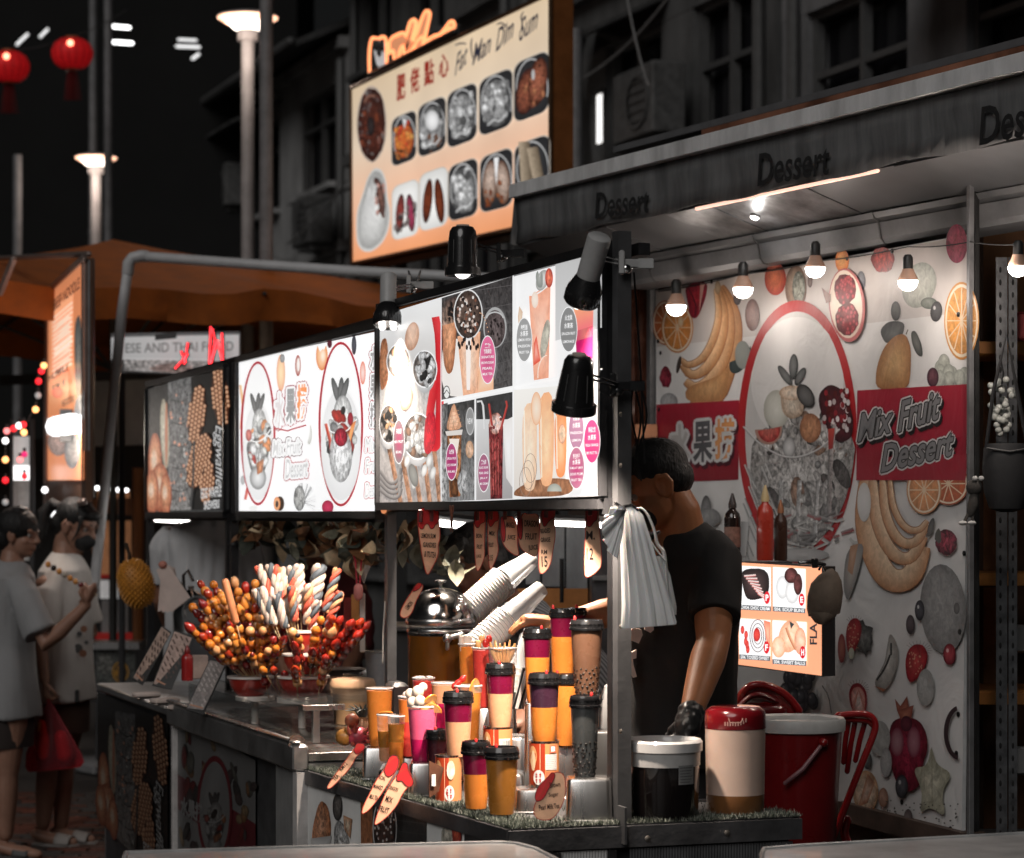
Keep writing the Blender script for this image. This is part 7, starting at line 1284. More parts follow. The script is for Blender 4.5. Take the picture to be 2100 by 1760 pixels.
REC = {'dark': ([('s',0),('g',2),('s',5),('g',3),('o',2)],'strawberries and amber grapes'),'amber': ([('g',2),('o',2),('g',3),('g',2),('o',1)],'amber grapes'),'tom': ([('o',1),('g',3),('o',1),('g',4),('o',5)],'red and golden fruit'),'mix': ([('s',0),('b',6),('g',4),('o',2),('b',6),('g',3)],'dark berries and pale longans'),'straw': ([('s',5),('s',1),('s',5),('s',1)],'glazed strawberries')}
tips = [(95,665,'dark'),(120,690,'amber'),(128,525,'amber'),(150,560,'dark'),(190,350,'amber'),(195,490,'dark'),(240,420,'amber'),(285,350,'dark'),(330,400,'mix'),(445,330,'dark'),(470,400,'amber'),(528,370,'tom'),(600,340,'tom'),(205,665,'dark'),(250,500,'dark'),(275,560,'mix'),(305,470,'dark'),(330,530,'dark'),(395,520,'mix'),(410,600,'amber'),(480,530,'dark'),(545,590,'dark'),(600,520,'amber'),(640,560,'mix'),(300,650,'mix'),(330,720,'dark'),(410,690,'amber'),(470,640,'mix'),(560,690,'mix'),(300,760,'amber'),(200,740,'amber'),(350,820,'tom'),(390,780,'mix'),(440,770,'dark'),(500,780,'mix'),(560,790,'amber'),(610,770,'dark'),(660,690,'mix'),(700,680,'dark'),(740,760,'mix'),(640,890,'mix'),(700,850,'mix'),(760,830,'amber'),(575,870,'mix'),(790,600,'dark'),(895,590,'dark'),(650,990,'dark'),(735,990,'tom'),(815,1020,'dark'),(820,760,'mix'),(250,800,'amber'),(230,610,'mix'),(365,470,'amber'),(520,480,'mix')]
tips2 = [(1090,610,'dark'),(1175,610,'tom'),(1240,610,'straw'),(1180,700,'straw'),(1320,640,'straw'),(1390,630,'straw'),(1440,650,'straw'),(1380,720,'straw'),(1290,800,'straw'),(1130,780,'tom'),(1210,790,'straw'),(1180,870,'tom'),(885,800,'straw'),(905,900,'straw'),(895,980,'straw'),(1030,850,'mix'),(910,730,'mix'),(1040,760,'mix'),(1120,900,'tom'),(1260,720,'straw'),(870,700,'mix'),(1050,690,'amber')]
ORD_ = 'first second third fourth fifth sixth seventh eighth ninth tenth eleventh twelfth thirteenth fourteenth fifteenth sixteenth seventeenth eighteenth nineteenth twentieth'.split()
bandf = lambda y: 0 if y < 480 else 1 if y < 600 else 2 if y < 690 else 3 if y < 790 else 4
def where(x,y,grp,nm,rc):
 b = bandf(y); row = sorted(q[0]+q[1]*.001 for q in grp if bandf(q[1]) == b); i = row.index(x+y*.001); fromr = i > len(row)/2; k = len(row)-1-i if fromr else i
 return 'skewer of %s, %s from the %s in the %s row, %s stand' % (nm.split(' and ')[0],ORD_[k],'right' if fromr else 'left',('top','second','third','fourth','lowest')[b],'left' if grp is tips else 'right')
for grp,cx0,Yc in ((tips,640,8.15),(tips2,985,7.98)):
 for x,y,r in grp:
  rec,nm = REC[r]; px,py = zq(x,y)
  low = y > 880; by = 1205 if low else (1045 if y > 620 else 900 if y > 430 else 860); fx = cx0+(x-cx0)*(.30 if not low else .55)
  if low: fx = {650: 790,735: 800,815: 850,905: 915,895: 915,640: 700}.get(x,fx)
  bx2,by2 = zq(fx,by); front = (y-300)/700
  Yt = Yc-.02-.20*front+sk.uniform(-.05,.03); Yb = Yc-(.07 if low else .05)*1+sk.uniform(-.03,.03); nb = 5
  tip = at(px,py,Yt); base = at(bx2,by2,Yb)
  if (tip-base).length > .25: base = tip+(base-tip).normalized()*.25 if not low else base
  L = (tip-base).length; nb = max(2,min(6,int((L-.03)/.031)))
  if y > 960: nb = 1 if x < 860 else 3
  rc2 = [(k,m_ if sk.random() < .7 else sk.choice([0,2,3,4])) for k,m_ in rec]; sk.shuffle(rc2)
  fruit_skewer(tip,base,rc2,where(x,y,grp,nm,rc2),nb)
def marsh_skewer(tip,base,label,w=.0105,pal=(0,1,2)):
 d = tip-base; L = d.length; dn = d.normalized(); t = thing('marshmallow_skewer',label,'marshmallow skewer',base,0,'twisted marshmallow skewers'); x,y,_ = frame_of(dn)
 MB().tube([V((0,0,0)),dn*L],.0016,5).obj('stick',stick,t); z0 = L*.35 if L < .2 else L-.14; n = 26; ln = L-z0
 for s_ in range(3):
  m = MB(); P_s = []
  for i in range(n+1): f = i/n; a = 2*pi*s_/3+f*ln/.028*2; P_s.append(dn*(z0+ln*f)+x*(w*.62*cos(a))+y*(w*.62*sin(a)))
  m.tube(P_s,w*.66,8); m.obj('twist',marsh[pal[s_]],t)
 m = MB()
 m.ball(dn*(L+.002),(.007,.007,.005),10,6); m.obj('topping',M('berry_dark',(.02,.025,.04),.4),t)
for i,(tx,ty,bx_,by_,w,pal,lb) in enumerate(((625,250,860,720,.0105,(0,1,0),'farthest left of the white twists'),(705,240,880,700,.0105,(0,0,2),'second white twist from the left'),(745,250,890,720,.011,(0,0,1),'third white twist from the left'),(790,265,900,720,.011,(0,3,0),'fourth white twist from the left'),(865,255,925,760,.012,(1,0,2),'pink striped twist with a dark tip'),(918,245,945,760,.013,(0,0,0),'plain white twist in the centre'),(1072,250,1000,760,.016,(0,0,2),'fattest white twist right of the centre'),(1205,270,1050,780,.010,(1,2,3),'tall striped twist leaning right'),(1225,440,1090,800,.010,(1,2,3),'short striped twist leaning right'),(648,405,800,800,.010,(0,2,0),'short twist with a dark tip among the fruit'),(865,400,905,760,.010,(1,3,2),'short pink twist with a dark band, front row'),(990,385,985,800,.011,(3,1,0),'short peach twist, front row right'),(755,460,860,800,.010,(2,0,0),'short grey and white twist, front row left'),(1045,500,1010,820,.010,(0,2,1),'low twist right of the peach one'),(600,420,780,780,.009,(2,0,0),'short dark topped twist at the left of the white ones'))):
 a,b = zq(tx,ty),zq(bx_,by_); marsh_skewer(at(*a,8.02-.05*(ty > 350)),at(*b,7.98),'marshmallow skewer, '+lb,w*1.25,pal)
a,b = zq(380,345),zq(500,800); t = thing('sausage_skewer','long pale brown sausage on a stick standing among the fruit skewers','sausage skewer',at(*b,8.0)); d = at(*a,8.0)-at(*b,8.0)
MB().tube([V((0,0,0)),d*.3,d],.0016,5).obj('stick',stick,t); MB().tube([d*.34,d*.6,d*.98],[.0125,.0135,.0125],14).obj('sausage',M('sausage',(.62,.25,.12),.3,coat=.5),t)
# ======================= CARDS, DURIAN, KETTLE ON THE LEFT COUNTER =======================
mcard = MP('print_card',0,.45,ns=60); cd = M('card_back',(.03,.03,.03),.5)
for k,(q,Y,cc,lb) in enumerate((([(332,1283),(352,1297),(293,1405),(271,1392)],9.1,(.42,.30,.24),'brown menu card leaning at the far end of the counter'),([(357,1292),(397,1306),(352,1414),(312,1405)],8.9,(.46,.33,.28),'pinkish menu card leaning between the other two'),([(430,1352),(467,1357),(417,1466),(381,1455)],8.15,(.27,.24,.23),'grey menu card leaning nearest the counter rail'))):
 P3 = [at(q[i][0],q[i][1],Y+(.10 if i < 2 else 0)) for i in range(4)]; b = P3[3].copy(); t = thing('menu_card',lb,'menu card',b,0,'menu cards standing on the counter'); nr = (P3[1]-P3[0]).cross(P3[3]-P3[0]).normalized(); nr = nr if nr.y > 0 else -nr
 MB().prism([p-b for p in P3],nr*.006).obj('board',cd,t,smooth=False); PC = Poster(P3[3]-nr*.0005,nr); L2 = lambda a,c: (q[0][0]+(q[1][0]-q[0][0])*a+(q[3][0]-q[0][0])*c,q[0][1]+(q[1][1]-q[0][1])*a+(q[3][1]-q[0][1])*c)
 PC.quad([L2(.04,.02),L2(.94,.03),L2(.94,.97),L2(.04,.97)],cc,a=.25)
 r3 = random.Random(k+2)
 for j in range(3):
  for i in range(9):
   if r3.random() < .8: PC.line([L2(.12+j*.28,.06+i*.1),L2(.30+j*.28,.10+i*.1+.02)],3.2,(.09,.05,.04) if k < 2 else (.5,.45,.42))
 PC.line([L2(.1,.9),L2(.85,.93)],3,(.5,.25,.15)); PC.done(mcard,t)
c = at(280,1200,10.4); t = thing('durian','orange spiky durian hanging by its stem at the end of the counter','fruit',c); dm = M('durian_skin',(.46,.19,.025),.55,var=.3,ns=20)
m = MB(); prd = [(.006,.115),(.04,.10),(.066,.06),(.074,.01),(.070,-.035),(.056,-.07),(.03,-.095),(.004,-.10)]; m.lathe([(r,z) for r,z in prd],n=28); o = m.obj('body',dm,t); m = MB()
for i in range(330):
 f = (i+.5)/330; z = .112-.21*f; k = 0
 while k < len(prd)-2 and prd[k+1][1] > z: k += 1
 (r0,z0),(r1,z1) = prd[k],prd[k+1]; r = r0+(r1-r0)*(z-z0)/(z1-z0); a = i*2.39996; nn_ = V((cos(a),sin(a),(z-.0)*7)).normalized(); p = V((r*cos(a),r*sin(a),z)); m.tube([p-nn_*.003,p+nn_*.009],[.0062,.0008],5,round_=False)
m.obj('spikes',M('durian_spike',(.62,.27,.04),.5),t); t.rotation_euler = (.15,-.25,0); MB().tube([(0,0,.11),(.006,0,.14),(.004,0,.18)],[.009,.007,.009],8).obj('stem',M('stem_dark',(.04,.025,.015),.8),t)
c = at(352,1210,9.7); t = thing('paper_bags','pinched bunch of pale paper bags hanging beside the durian','paper bags',c); pb = M('paper_pink',(.62,.50,.45),.7,var=.1,ns=12,bump=.2,bs=20)
for k in range(4): a = -.35+k*.14; x = V((cos(a),sin(a)*.3,-sin(a))).normalized(); y = V((sin(a),0,cos(a))); MB().prism([(p:= V((-.035+k*.006,.01*k,.09)))-x*.028+y*0,p+x*.026,p+x*.062-y*.15,p-x*.03-y*.18],(0,.003,0)).obj('bag',pb,t,smooth=False)
MB().ball((-.035,0,.10),(.018,.014,.016),10,7).obj('knot',M('paper_red',(.5,.2,.15),.6),t)
t = thing('chrome_urn','shiny chrome urn with a tap and curved handle behind the paper bags','urn',at(392,1290,9.9)); ch = M('chrome',(.75,.75,.75),.12,m=1,var=.1)
MB().lathe([(.07,-.05),(.075,.06),(.06,.12),(.03,.15),(.012,.16),(.012,.175)],n=36).obj('body',ch,t); MB().tube([(-.06,-.02,.1),(-.09,-.03,.16),(-.05,-.03,.20),(-.02,-.03,.16)],.006,8).obj('handle',ch,t); MB().tube([(-.02,-.07,.16),(-.02,-.09,.22),(0,-.1,.24),(.02,-.1,.20)],.007,8).obj('spout',ch,t)
o = MB().lathe([(.05,0),(.06,.004),(.063,.012),(.055,.012),(.048,.005)],axis=(-.35,-1,.2),n=30).obj('round_pan',M('pan',(.12,.12,.12),.3,m=.7)); o.location = at(405,1255,9.6); tag(o,'round dark pan hanging left of the skewers','pan')
o = MB().box((0,0,0),(.16,.2,.13),.1,bev=.01).obj('crate',M('crate_dark',(.05,.05,.055),.5)); o.location = at(410,1335,9.5); tag(o,'dark crate behind the menu cards','crate')
def bottle(px,py,Y,r,h,mb,mc,label,nm='sauce_bottle',lab=None,zb=None):
 b = at(px,py,Y); t = thing(nm,label,'bottle',b); MB().lathe([(r*.92,0),(r,h*.04),(r,h*.62),(r*.85,h*.70),(r*.42,h*.76),(r*.42,h*.80)],n=26).obj('body',mb,t); MB().lathe([(r*.5,h*.78),(r*.5,h*.84),(r*.36,h*.9),(r*.12,h)],n=20).obj('cap',mc,t)
 if lab: MB().lathe([(r*1.012,h*.2),(r*1.012,h*.5)],n=26,cap=(0,0)).obj('label',lab,t)
 return t
bottle(384,1396,8.6,.021,.125,M('ketchup_red',(.28,.015,.015),.25,coat=.4),M('cap_red',(.2,.01,.01),.3),'small dark red sauce bottle between the menu cards and the bowls')
o = MB().box((0,0,0),(.055,.04,.085),.2,bev=.003).obj('paper_box',M('box_pinkish',(.42,.32,.28),.6,var=.3)); o.location = at(410,1368,8.75); tag(o,'mottled paper box right of the dark red bottle','box')
for i in range(3): o = MB().box((0,0,0),(.10,.06,.02),.4+i*.2,bev=.006).obj('napkin_pack',M('napkin',(.6,.5,.45),.6)); o.location = at(300+i*38,1440+i*6,9.3-i*.3)-ZZ*.0; o.location.z = .912; tag(o,('flat napkin pack nearest the card at the far counter end','flat napkin pack under the pinkish card','flat napkin pack near the grey card')[i],'napkins','flat packs on the counter')
t = thing('wire_whisk','thin looped wire lying on the steel counter before the bowls','wire',at_z(655,1455,.905)); MB().tube(curve([(-.05,0,0),(-.02,.0,.03),(0,0,0),(.01,0,.035),(.03,0,.0),(.06,.02,0)],2),.0022,6).obj('wire',ch,t)
# ======================= HANGING SIGNS =======================
peach = M('sign_peach',(.86,.52,.34),.5,var=.12,ns=25); sred = M('sign_red',(.55,.03,.035),.4); sredd = M('sign_dark_red',(.14,.012,.018),.5); wclip = M('clip_dark',(.12,.03,.03),.5); inkm = MP('print_ink',0,.6)
def fan(m,pts,d): m.prism(pts,d)
def ice_sign(pts,red_pts,words,Y,label,tilt=0.,clips=()):
 xs = [p[0] for p in pts]; ys = [p[1] for p in pts]; c = at(sum(xs)/len(xs),min(ys),Y); nr = V((sin(tilt),cos(tilt),0)); t = thing('price_sign',label,'price sign',c,0,'lolly shaped price signs')
 pr = lambda x,y,k: at_plane(x,y,c-nr*k,nr)-c
 sm_ = lambda q: [tuple(p) for p in _closed(q)]
 MB().prism([pr(x,y,0) for x,y in sm_(pts)],nr*.004).obj('board',peach,t,smooth=False)
 MB().prism([pr(x,y,.0006) for x,y in sm_(pts)],nr*-.0001) if 0 else None
 if red_pts: MB().prism([pr(x,y,.0012) for x,y in sm_(red_pts)],nr*.001).obj('icing',sred,t,smooth=False)
 Pk = Poster(c-nr*.0015,nr)
 Pk.line(sm_(pts)+[sm_(pts)[0]],1.6,(.45,.05,.03));
 if red_pts: Pk.line(sm_(red_pts)+[sm_(red_pts)[0]],1.3,(.05,.008,.01))
 for w_,x,y,ww,hh,ro in words: Pk.text(w_,x,y,ww,hh,(.03,.012,.01),rot=ro,bold=.015)
 Pk.done(inkm,t,'lettering')
 for (x,y0,y1) in clips: a,b = pr(x,y0,.006),pr(x,y1,.004); m = MB(); m.box((a+b)/2,(.011,.010,(a-b).length),bev=.002); m.obj('clip',wclip,t)
 return t
def _closed(q):
 q = list(q)
 for _ in range(2): q = [p for i in range(len(q)) for p in ((q[i][0]*.75+q[(i+1) % len(q)][0]*.25,q[i][1]*.75+q[(i+1) % len(q)][1]*.25),(q[i][0]*.25+q[(i+1) % len(q)][0]*.75,q[i][1]*.25+q[(i+1) % len(q)][1]*.75))]
 return q
h5 = lambda x,y: (766+.2641*x,1012+.2641*y)
H5 = lambda *p: [h5(*q) for q in p]
yh = 7.35
ice_sign(H5((335,110),(510,105),(505,200),(520,340),(500,400),(505,480),(450,590),(420,640),(398,590),(370,450),(345,250)),H5((335,110),(510,105),(505,235),(480,240),(465,275),(440,275),(425,235),(400,240),(385,280),(360,275),(345,240)),[('LEMON SUM',*h5(425,330),30,10,.05),('GANDIES',*h5(435,400),26,10,.05),('& ITUTEA',*h5(440,475),24,12,.1)],7.25,'hanging sign farthest left, widest red icing with two clips',-.3,[(*h5(365,0)[:1],1045,1072),(*h5(450,0)[:1],1043,1070)])
ice_sign(H5((778,120),(868,120),(868,240),(860,400),(865,480),(840,560),(800,625),(785,450)),H5((778,120),(868,120),(866,225),(845,230),(828,240),(815,270),(795,265),(782,225)),[('BON',*h5(820,330),12,9,.05),('FRUIT',*h5(822,415),11,9,.05),('JUICE',*h5(818,490),10,8,0)],7.0,'narrow hanging sign left of two narrow ones',0,[(*h5(808,0)[:1],1042,1068)])
ice_sign(H5((885,120),(972,120),(975,240),(955,340),(975,440),(940,540),(900,615),(888,400)),H5((885,120),(972,120),(970,215),(945,215),(925,250),(905,265),(890,225)),[('MIX',*h5(920,310),12,9,.2),('FRUIT',*h5(912,400),10,9,.05),('2.15',*h5(908,500),9,12,0)],6.9,'narrow hanging sign right of two narrow ones',0,[(*h5(912,0)[:1],1040,1066)])
ice_sign(H5((1010,180),(1100,180),(1120,300),(1115,400),(1135,495),(1060,460),(1000,390),(985,280)),H5((985,180),(1010,180),(1030,300),(1015,400),(990,320)),[('MANGO',*h5(1065,245),18,12,.1),('JUICE',*h5(1070,345),16,12,.1)],6.75,'small curled hanging sign reading mango juice',.25,[(*h5(1020,0)[:1],1036,1066)])
ice_sign(H5((1150,150),(1210,165),(1280,155),(1290,260),(1290,400),(1265,500),(1200,470),(1140,430),(1120,340),(1150,260)),H5((1110,160),(1150,160),(1160,260),(1150,370),(1125,340)),[('DRAGON',*h5(1225,235),28,13,.05),('FRUIT',*h5(1225,335),24,13,.0),('JUICE',*h5(1240,425),20,13,-.1)],6.7,'broad hanging sign reading dragon fruit juice',0,[(*h5(1130,0)[:1],1034,1066)])
ice_sign(H5((1300,90),(1400,90),(1400,200),(1415,320),(1395,430),(1375,560),(1310,635),(1280,600),(1285,400)),H5((1300,90),(1412,100),(1410,190),(1380,200),(1355,225),(1335,260),(1310,250)),[('BEADED',*h5(1335,290),20,9,-.1),('GRASE',*h5(1335,360),20,9,-.05),('RM',*h5(1325,455),12,9,0),('15',*h5(1328,530),12,22,-.05)],6.5,'hanging sign with the price 15 over the cup stacks',.1,[(*h5(1340,0)[:1],1026,1062)])
ice_sign(H5((1650,60),(1735,70),(1750,220),(1765,400),(1775,560),(1720,620),(1650,660),(1635,600),(1645,300)),H5((1650,60),(1735,70),(1740,210),(1715,215),(1695,250),(1670,265),(1652,240)),[('M.',*h5(1685,325),18,18,0),('12',*h5(1680,470),14,24,0)],6.2,'hanging sign with the price 12 beside the plastic bags',.1,[(*h5(1680,0)[:1],1022,1058)])
for x,y0,y1,lb in ((606,100,300,'dark clothes peg under the beam right of the widest hanging sign'),(1015,60,120,'dark red clothes peg above the mango juice sign'),(1135,60,130,'dark red clothes peg above the dragon fruit sign')):
 a = at(*h5(x,y0),6.9); t = thing('clothes_peg',lb,'clothes peg',a,0,'clothes pegs under the beam');
 for s_ in (-1,1): MB().tube([(s_*.004,s_*.004,0),(0,s_*.003,-.03),(s_*.003,s_*.003,-(y1-y0)*.2641*6.9/FPX)],[.004,.004,.0015],6).obj('leg',M('peg',(.13,.05,.03),.6),t)
f6 = lambda x,y: (629+.2995*x,1340+.2995*y)
F6 = lambda *p: [f6(*q) for q in p]
ice_sign(F6((330,640),(400,620),(395,665),(340,700),(310,770),(240,850),(165,925),(135,925),(160,880),(240,770),(300,690)),F6((330,640),(345,612),(400,620),(395,660),(365,680),(340,695),(320,670)),[('RM12',*f6(250,775),20,8,-.85),('TEA',*f6(200,850),14,8,-.85)],6.9,'thin sign lying steeply over the counter edge, farthest left',-.4)
ice_sign(F6((560,740),(620,700),(640,760),(590,840),(540,920),(480,1010),(420,1080),(375,1105),(385,1050),(430,960),(480,860),(530,800)),F6((545,760),(570,700),(615,695),(632,730),(622,790),(590,830),(560,850),(535,830),(530,790)),[('SPECIAL',*f6(510,850),19,8,.3),('MANGO',*f6(490,915),18,9,.3),('MILK TEA',*f6(460,985),18,9,.3)],6.5,'slanting sign reading special mango, left one of the crossing pair',-.2)
ice_sign(F6((640,800),(700,790),(730,880),(660,950),(620,1040),(560,1110),(500,1160),(460,1180),(480,1110),(520,1000),(570,900)),F6((640,790),(655,750),(690,745),(700,820),(730,860),(730,900),(700,920),(670,900),(650,870),(620,880),(612,850)),[('DRAGON',*f6(595,925),19,8,.35),('MIX',*f6(565,1000),15,12,.35),('FRUIT',*f6(530,1070),20,12,.3)],6.4,'slanting sign reading dragon mix fruit, right one of the crossing pair',-.2)
ice_sign(F6((1690,810),(1760,820),(1775,900),(1770,980),(1740,1060),(1690,1130),(1630,1145),(1570,1130),(1550,1080),(1570,1010),(1620,950),(1650,880)),F6((1650,850),(1680,810),(1705,830),(1690,870),(1650,940),(1620,1000),(1570,1020),(1560,970),(1590,900)),[('Brown',*f6(1700,900),22,11,-.1),('Sugar',*f6(1690,970),20,11,-.1),('Pearl Milk Tea',*f6(1660,1050),42,11,-.1)],5.86,'rounded sign reading brown sugar pearl milk tea before the nearest steel box',.1)
ice_sign(H5((300,760),(330,700),(380,700),(385,740),(330,830),(300,930),(250,970),(210,960),(205,920),(250,830)),H5((300,760),(335,690),(382,700),(360,740),(320,760)),[('LEMON',*h5(275,870),18,9,-.9)],7.0,'orange sign reading lemon leaning on the steel dome',-.2)
# ======================= DRIED GARLAND AND STRAPS UNDER THE MIDDLE BOARD =======================
lfm = [M('leaf_cream',(.60,.45,.28),.6,var=.45,ns=18),M('leaf_brown',(.17,.075,.03),.6,var=.45,ns=18),M('leaf_dark',(.05,.055,.042),.7,var=.5,ns=14),M('leaf_olive',(.16,.155,.11),.6,var=.45,ns=18)]
t = thing('dried_garland','garland of dry curled leaves and husks hanging under the middle menu board','garland',at_n(640,1060,.03)); g0_ = t.location.copy(); gr2 = random.Random(9)
def leafmesh(k):
 m = MB(); n = 7; L,w = .075,.024; vs = []
 for i in range(n+1):
  f = i/n; x = L*f; q = w*sin(pi*min(1,f*1.02+.02))**.8; cz_ = -.035*sin(pi*f)*k+.02*f*f; vs += [(x,-q,cz_+.016*sin(pi*f)),(x,0,cz_),(x,q,cz_+.016*sin(pi*f))]
 m.add(vs,[f for i in range(n) for f in ((3*i,3*i+3,3*i+4,3*i+1),(3*i+1,3*i+4,3*i+5,3*i+2))]); return m.mesh('leaf')
lms = []
for k in (.3,1.,1.8):
 for mt in lfm: me = leafmesh(k); me.materials.append(mt); lms.append(me)
for i in range(150):
 px = gr2.uniform(483,790); cl = .5+.5*sin(px*.045); py = gr2.uniform(1058,1078+70*cl); o = link('leaf',gr2.choice(lms),t,at_n(px,py,gr2.uniform(.0,.16))-g0_); o.rotation_euler = (gr2.uniform(-1.5,1.5),gr2.uniform(.2,1.9),gr2.uniform(0,6.28)); s_ = gr2.uniform(.7,1.5); o.scale = (s_,s_,s_)
for i in range(26):
 px = gr2.uniform(800,935); py = gr2.uniform(1090,1150) if px > 880 else gr2.uniform(1060,1120); o = link('leaf',gr2.choice(lms),t,at_n(px,py,gr2.uniform(.1,.25))-g0_); o.rotation_euler = (gr2.uniform(-1,1),gr2.uniform(.2,1.9),gr2.uniform(0,6.28)); o.scale = (1.1,)*3
t = thing('shell_hanging','white cone shell hanging on a cord left of the frame post','shell',at(746,1160,8.3)); MB().lathe([(.002,-.06),(.012,-.03),(.022,-.005),(.018,.012),(.004,.022)],n=16).obj('shell',M('shell_white',(.75,.72,.68),.35),t); MB().tube([(0,0,.02),(.004,0,.10)],.0015,5).obj('cord',cabm,t)
t = thing('red_tongs','pair of red tong handles above an orange and white box tag','tongs',at(735,1205,8.15));
for s_ in (-1,1): MB().tube([(s_*.003,0,-.02),(s_*.010,0,.09),(s_*.022,0,.125)],.0055,8,flat=.6).obj('arm',M('tong_red',(.60,.04,.07),.35),t)
MB().tube([(0,0,-.03),(0,0,.0)],.016,10).obj('grip',M('tong_pink',(.75,.28,.25),.4),t)
t = thing('hanging_tag','orange and white packet hanging below the red tongs','packet',at(735,1265,8.2)); MB().box((-.010,0,-.0),(.028,.008,.15),bev=.004).obj('packet',M('pkt_orange',(.62,.30,.10),.4),t); MB().box((.014,-.004,-.02),(.018,.008,.20),bev=.004).obj('packet_white',M('pkt_white',(.8,.76,.7),.4),t); MB().box((-.035,.006,.01),(.03,.008,.11),.2,bev=.003).obj('packet_red',M('pkt_red',(.18,.02,.02),.5),t)
cable([at_n(670,1062,.05),at_n(700,1105,.06),at_n(728,1150,.1),at_n(745,1135,.1)],.004,'white cord looping down under the middle board',M('cord_white',(.6,.55,.5),.5))
cable([at_n(790,1235,-.02),at_n(786,1300,-.02),at_n(785,1360,-.02)],.003,'thin pale wire hanging beside the frame post',M('cord_white'))
# ======================= CLIP LAMPS =======================
lbk = M('lamp_black',(.015,.015,.016),.25,coat=.6,bump=.05); lgw = M('lamp_white',(.42,.42,.42),.4); ledp = M('led_panel',(1,1,1),.3,emit=3,ecol=(1,.96,.9),var=.01)
def clip_lamp(label,p_base,p_rim,Y0,Y1,rt,rr,style,tgt,E,clamp=None,spot=110):
 a,b = at(*p_base,Y0),at(*p_rim,Y1); d = (b-a); L = d.length; dn = d.normalized(); t = thing('clip_lamp',label,'clip lamp',a,0,'clip lamps on the stall frame'); s_ = Y0/FPX; rt *= s_; rr *= s_
 if style == 'cone':
  MB().lathe([(rt*.55,0),(rt*.8,L*.02),(rt,L*.10),(rt*1.08,L*.25),(rr*.86,L*.80),(rr*.87,L*.83),(rr,L*.84),(rr,L*.985),(rr*.95,L),(rr*.9,L*.97),(rr*.5,L*.5)],(0,0,0),dn,36).obj('shade',lbk,t,ang=35)
  x,y,_ = frame_of(dn); MB().lathe([(rt*.5,-.004),(rt*.5,.002)],(0,0,0),dn,20).obj('cap',M('cap_beige',(.45,.38,.33),.5),t); m = MB()
  for k in range(10): q = 2*pi*k/10; m.tube([dn*(L*.3)+(x*cos(q)+y*sin(q))*rt*1.12,dn*(L*.75)+(x*cos(q)+y*sin(q))*rr*.86],.0012,5)
  m.obj('vents',framem,t)
 else:
  MB().lathe([(rt*.8,-.001),(rt*.98,.003),(rt,L*.05),(rt,L*.60)],(0,0,0),dn,30).obj('body',lgw,t)
  m = MB(); m.lathe([(rt*.9,L*.56),(rr*.7,L*.62),(rr*.97,L*.78),(rr,L*.84),(rr*.98,L*.97),(rr*.9,L),(rr*.85,L*.93)],(0,0,0),dn,36); x,y,_ = frame_of(dn)
  m.obj('head',lbk,t); fn = MB()
  for k in range(32): q = 2*pi*k/32; fn.tube([dn*(L*.84)+(x*cos(q)+y*sin(q))*rr*1.0,dn*(L*.97)+(x*cos(q)+y*sin(q))*rr*.99],.0011,4)
  fn.obj('fins',lbk,t)
  MB().lathe([(rr*.86,L*.95),(.002,L*.95)],(0,0,0),dn,30,(0,0)).obj('reflector',lgw,t)
  for sx,sy in ((-1,-1),(1,-1),(-1,1),(1,1)): m = MB(); m.ball(dn*(L*.985)+x*sx*rr*.38+y*sy*rr*.38,(rr*.24,)*3,14,8); m.obj('led',ledp,t)
 if style == 'cone': m = MB(); m.ball(dn*(L*.88),(rr*.5,)*3,16,10); m.obj('bulb',ledp,t)
 lamp('clip_lamp_light','SPOT',b+dn*.035,E,(1,.84,.70),.03,tgt,spot,blend=.8)
 if clamp:
  c = at(*clamp)-a; q = dn*(L*.3); w = ch if style != 'cone' else lbk
  m = MB(); m.tube([q+ZZ*.006,c+ZZ*.004],.003,6).tube([q-ZZ*.006,c-ZZ*.004],.003,6); m.obj('arm',w,t)
  m = MB(); m.box(c,(.05,.016,.022),.2,bev=.003).box(c+V((-.018,-.01,.002)),(.014,.012,.06),0,bev=.004).box(c+V((.04,0,0)),(.04,.006,.026),.0,bev=.003); m.obj('clamp',lgw if style != 'cone' else lbk,t); m = MB(); m.tube([c+V((-.01,.0,-.012)),c+V((-.005,0,-.012))],.014,12); m.obj('knob',w,t)
 return t
mid = at(1020,1450,6.3)
clip_lamp('white clip lamp with a black ribbed head on the corner post, nearest the awning',(1230,484),(1191,622),5.88,5.97,25,38,'led',at(1080,1550,6.1),90,(1290,541,5.92),80)
clip_lamp('black bell shaped clip lamp in front of the drinks board, on the corner post',(1188,729),(1176,846),5.75,5.79,30,47,'cone',at(1070,1560,6.25),105,(1272,792,5.9),88)
clip_lamp('white clip lamp with four bright LEDs at the seam of the two lit boards',(797,563),(795,668),7.55,7.5,17,30,'led',at(770,1380,7.5),190,(850,585,7.7))
clip_lamp('black clip lamp on top of the drinks board, pointing down',(949,464),(949,566),7.42,7.42,27,37,'cone',at(930,1420,7.15),420,(1035,520,7.42),78)
clip_lamp('white clip lamp above the middle board, shining on the skewers',(640,668),(640,722),8.9,8.0,14,24,'led',at(640,1300,8.0),30,None,80) if 0 else None
t = thing('spring_clamp','dark spring clamp with spread handles on top of the drinks board','clamp',at(850,590,7.75));
for s_ in (-1,1): MB().tube([(s_*.018,0,.05),(s_*.004,0,.0),(-s_*.004,0,-.03)],[.006,.008,.006],8,flat=.6).obj('handle',M('clamp_grey',(.10,.10,.10),.4),t)
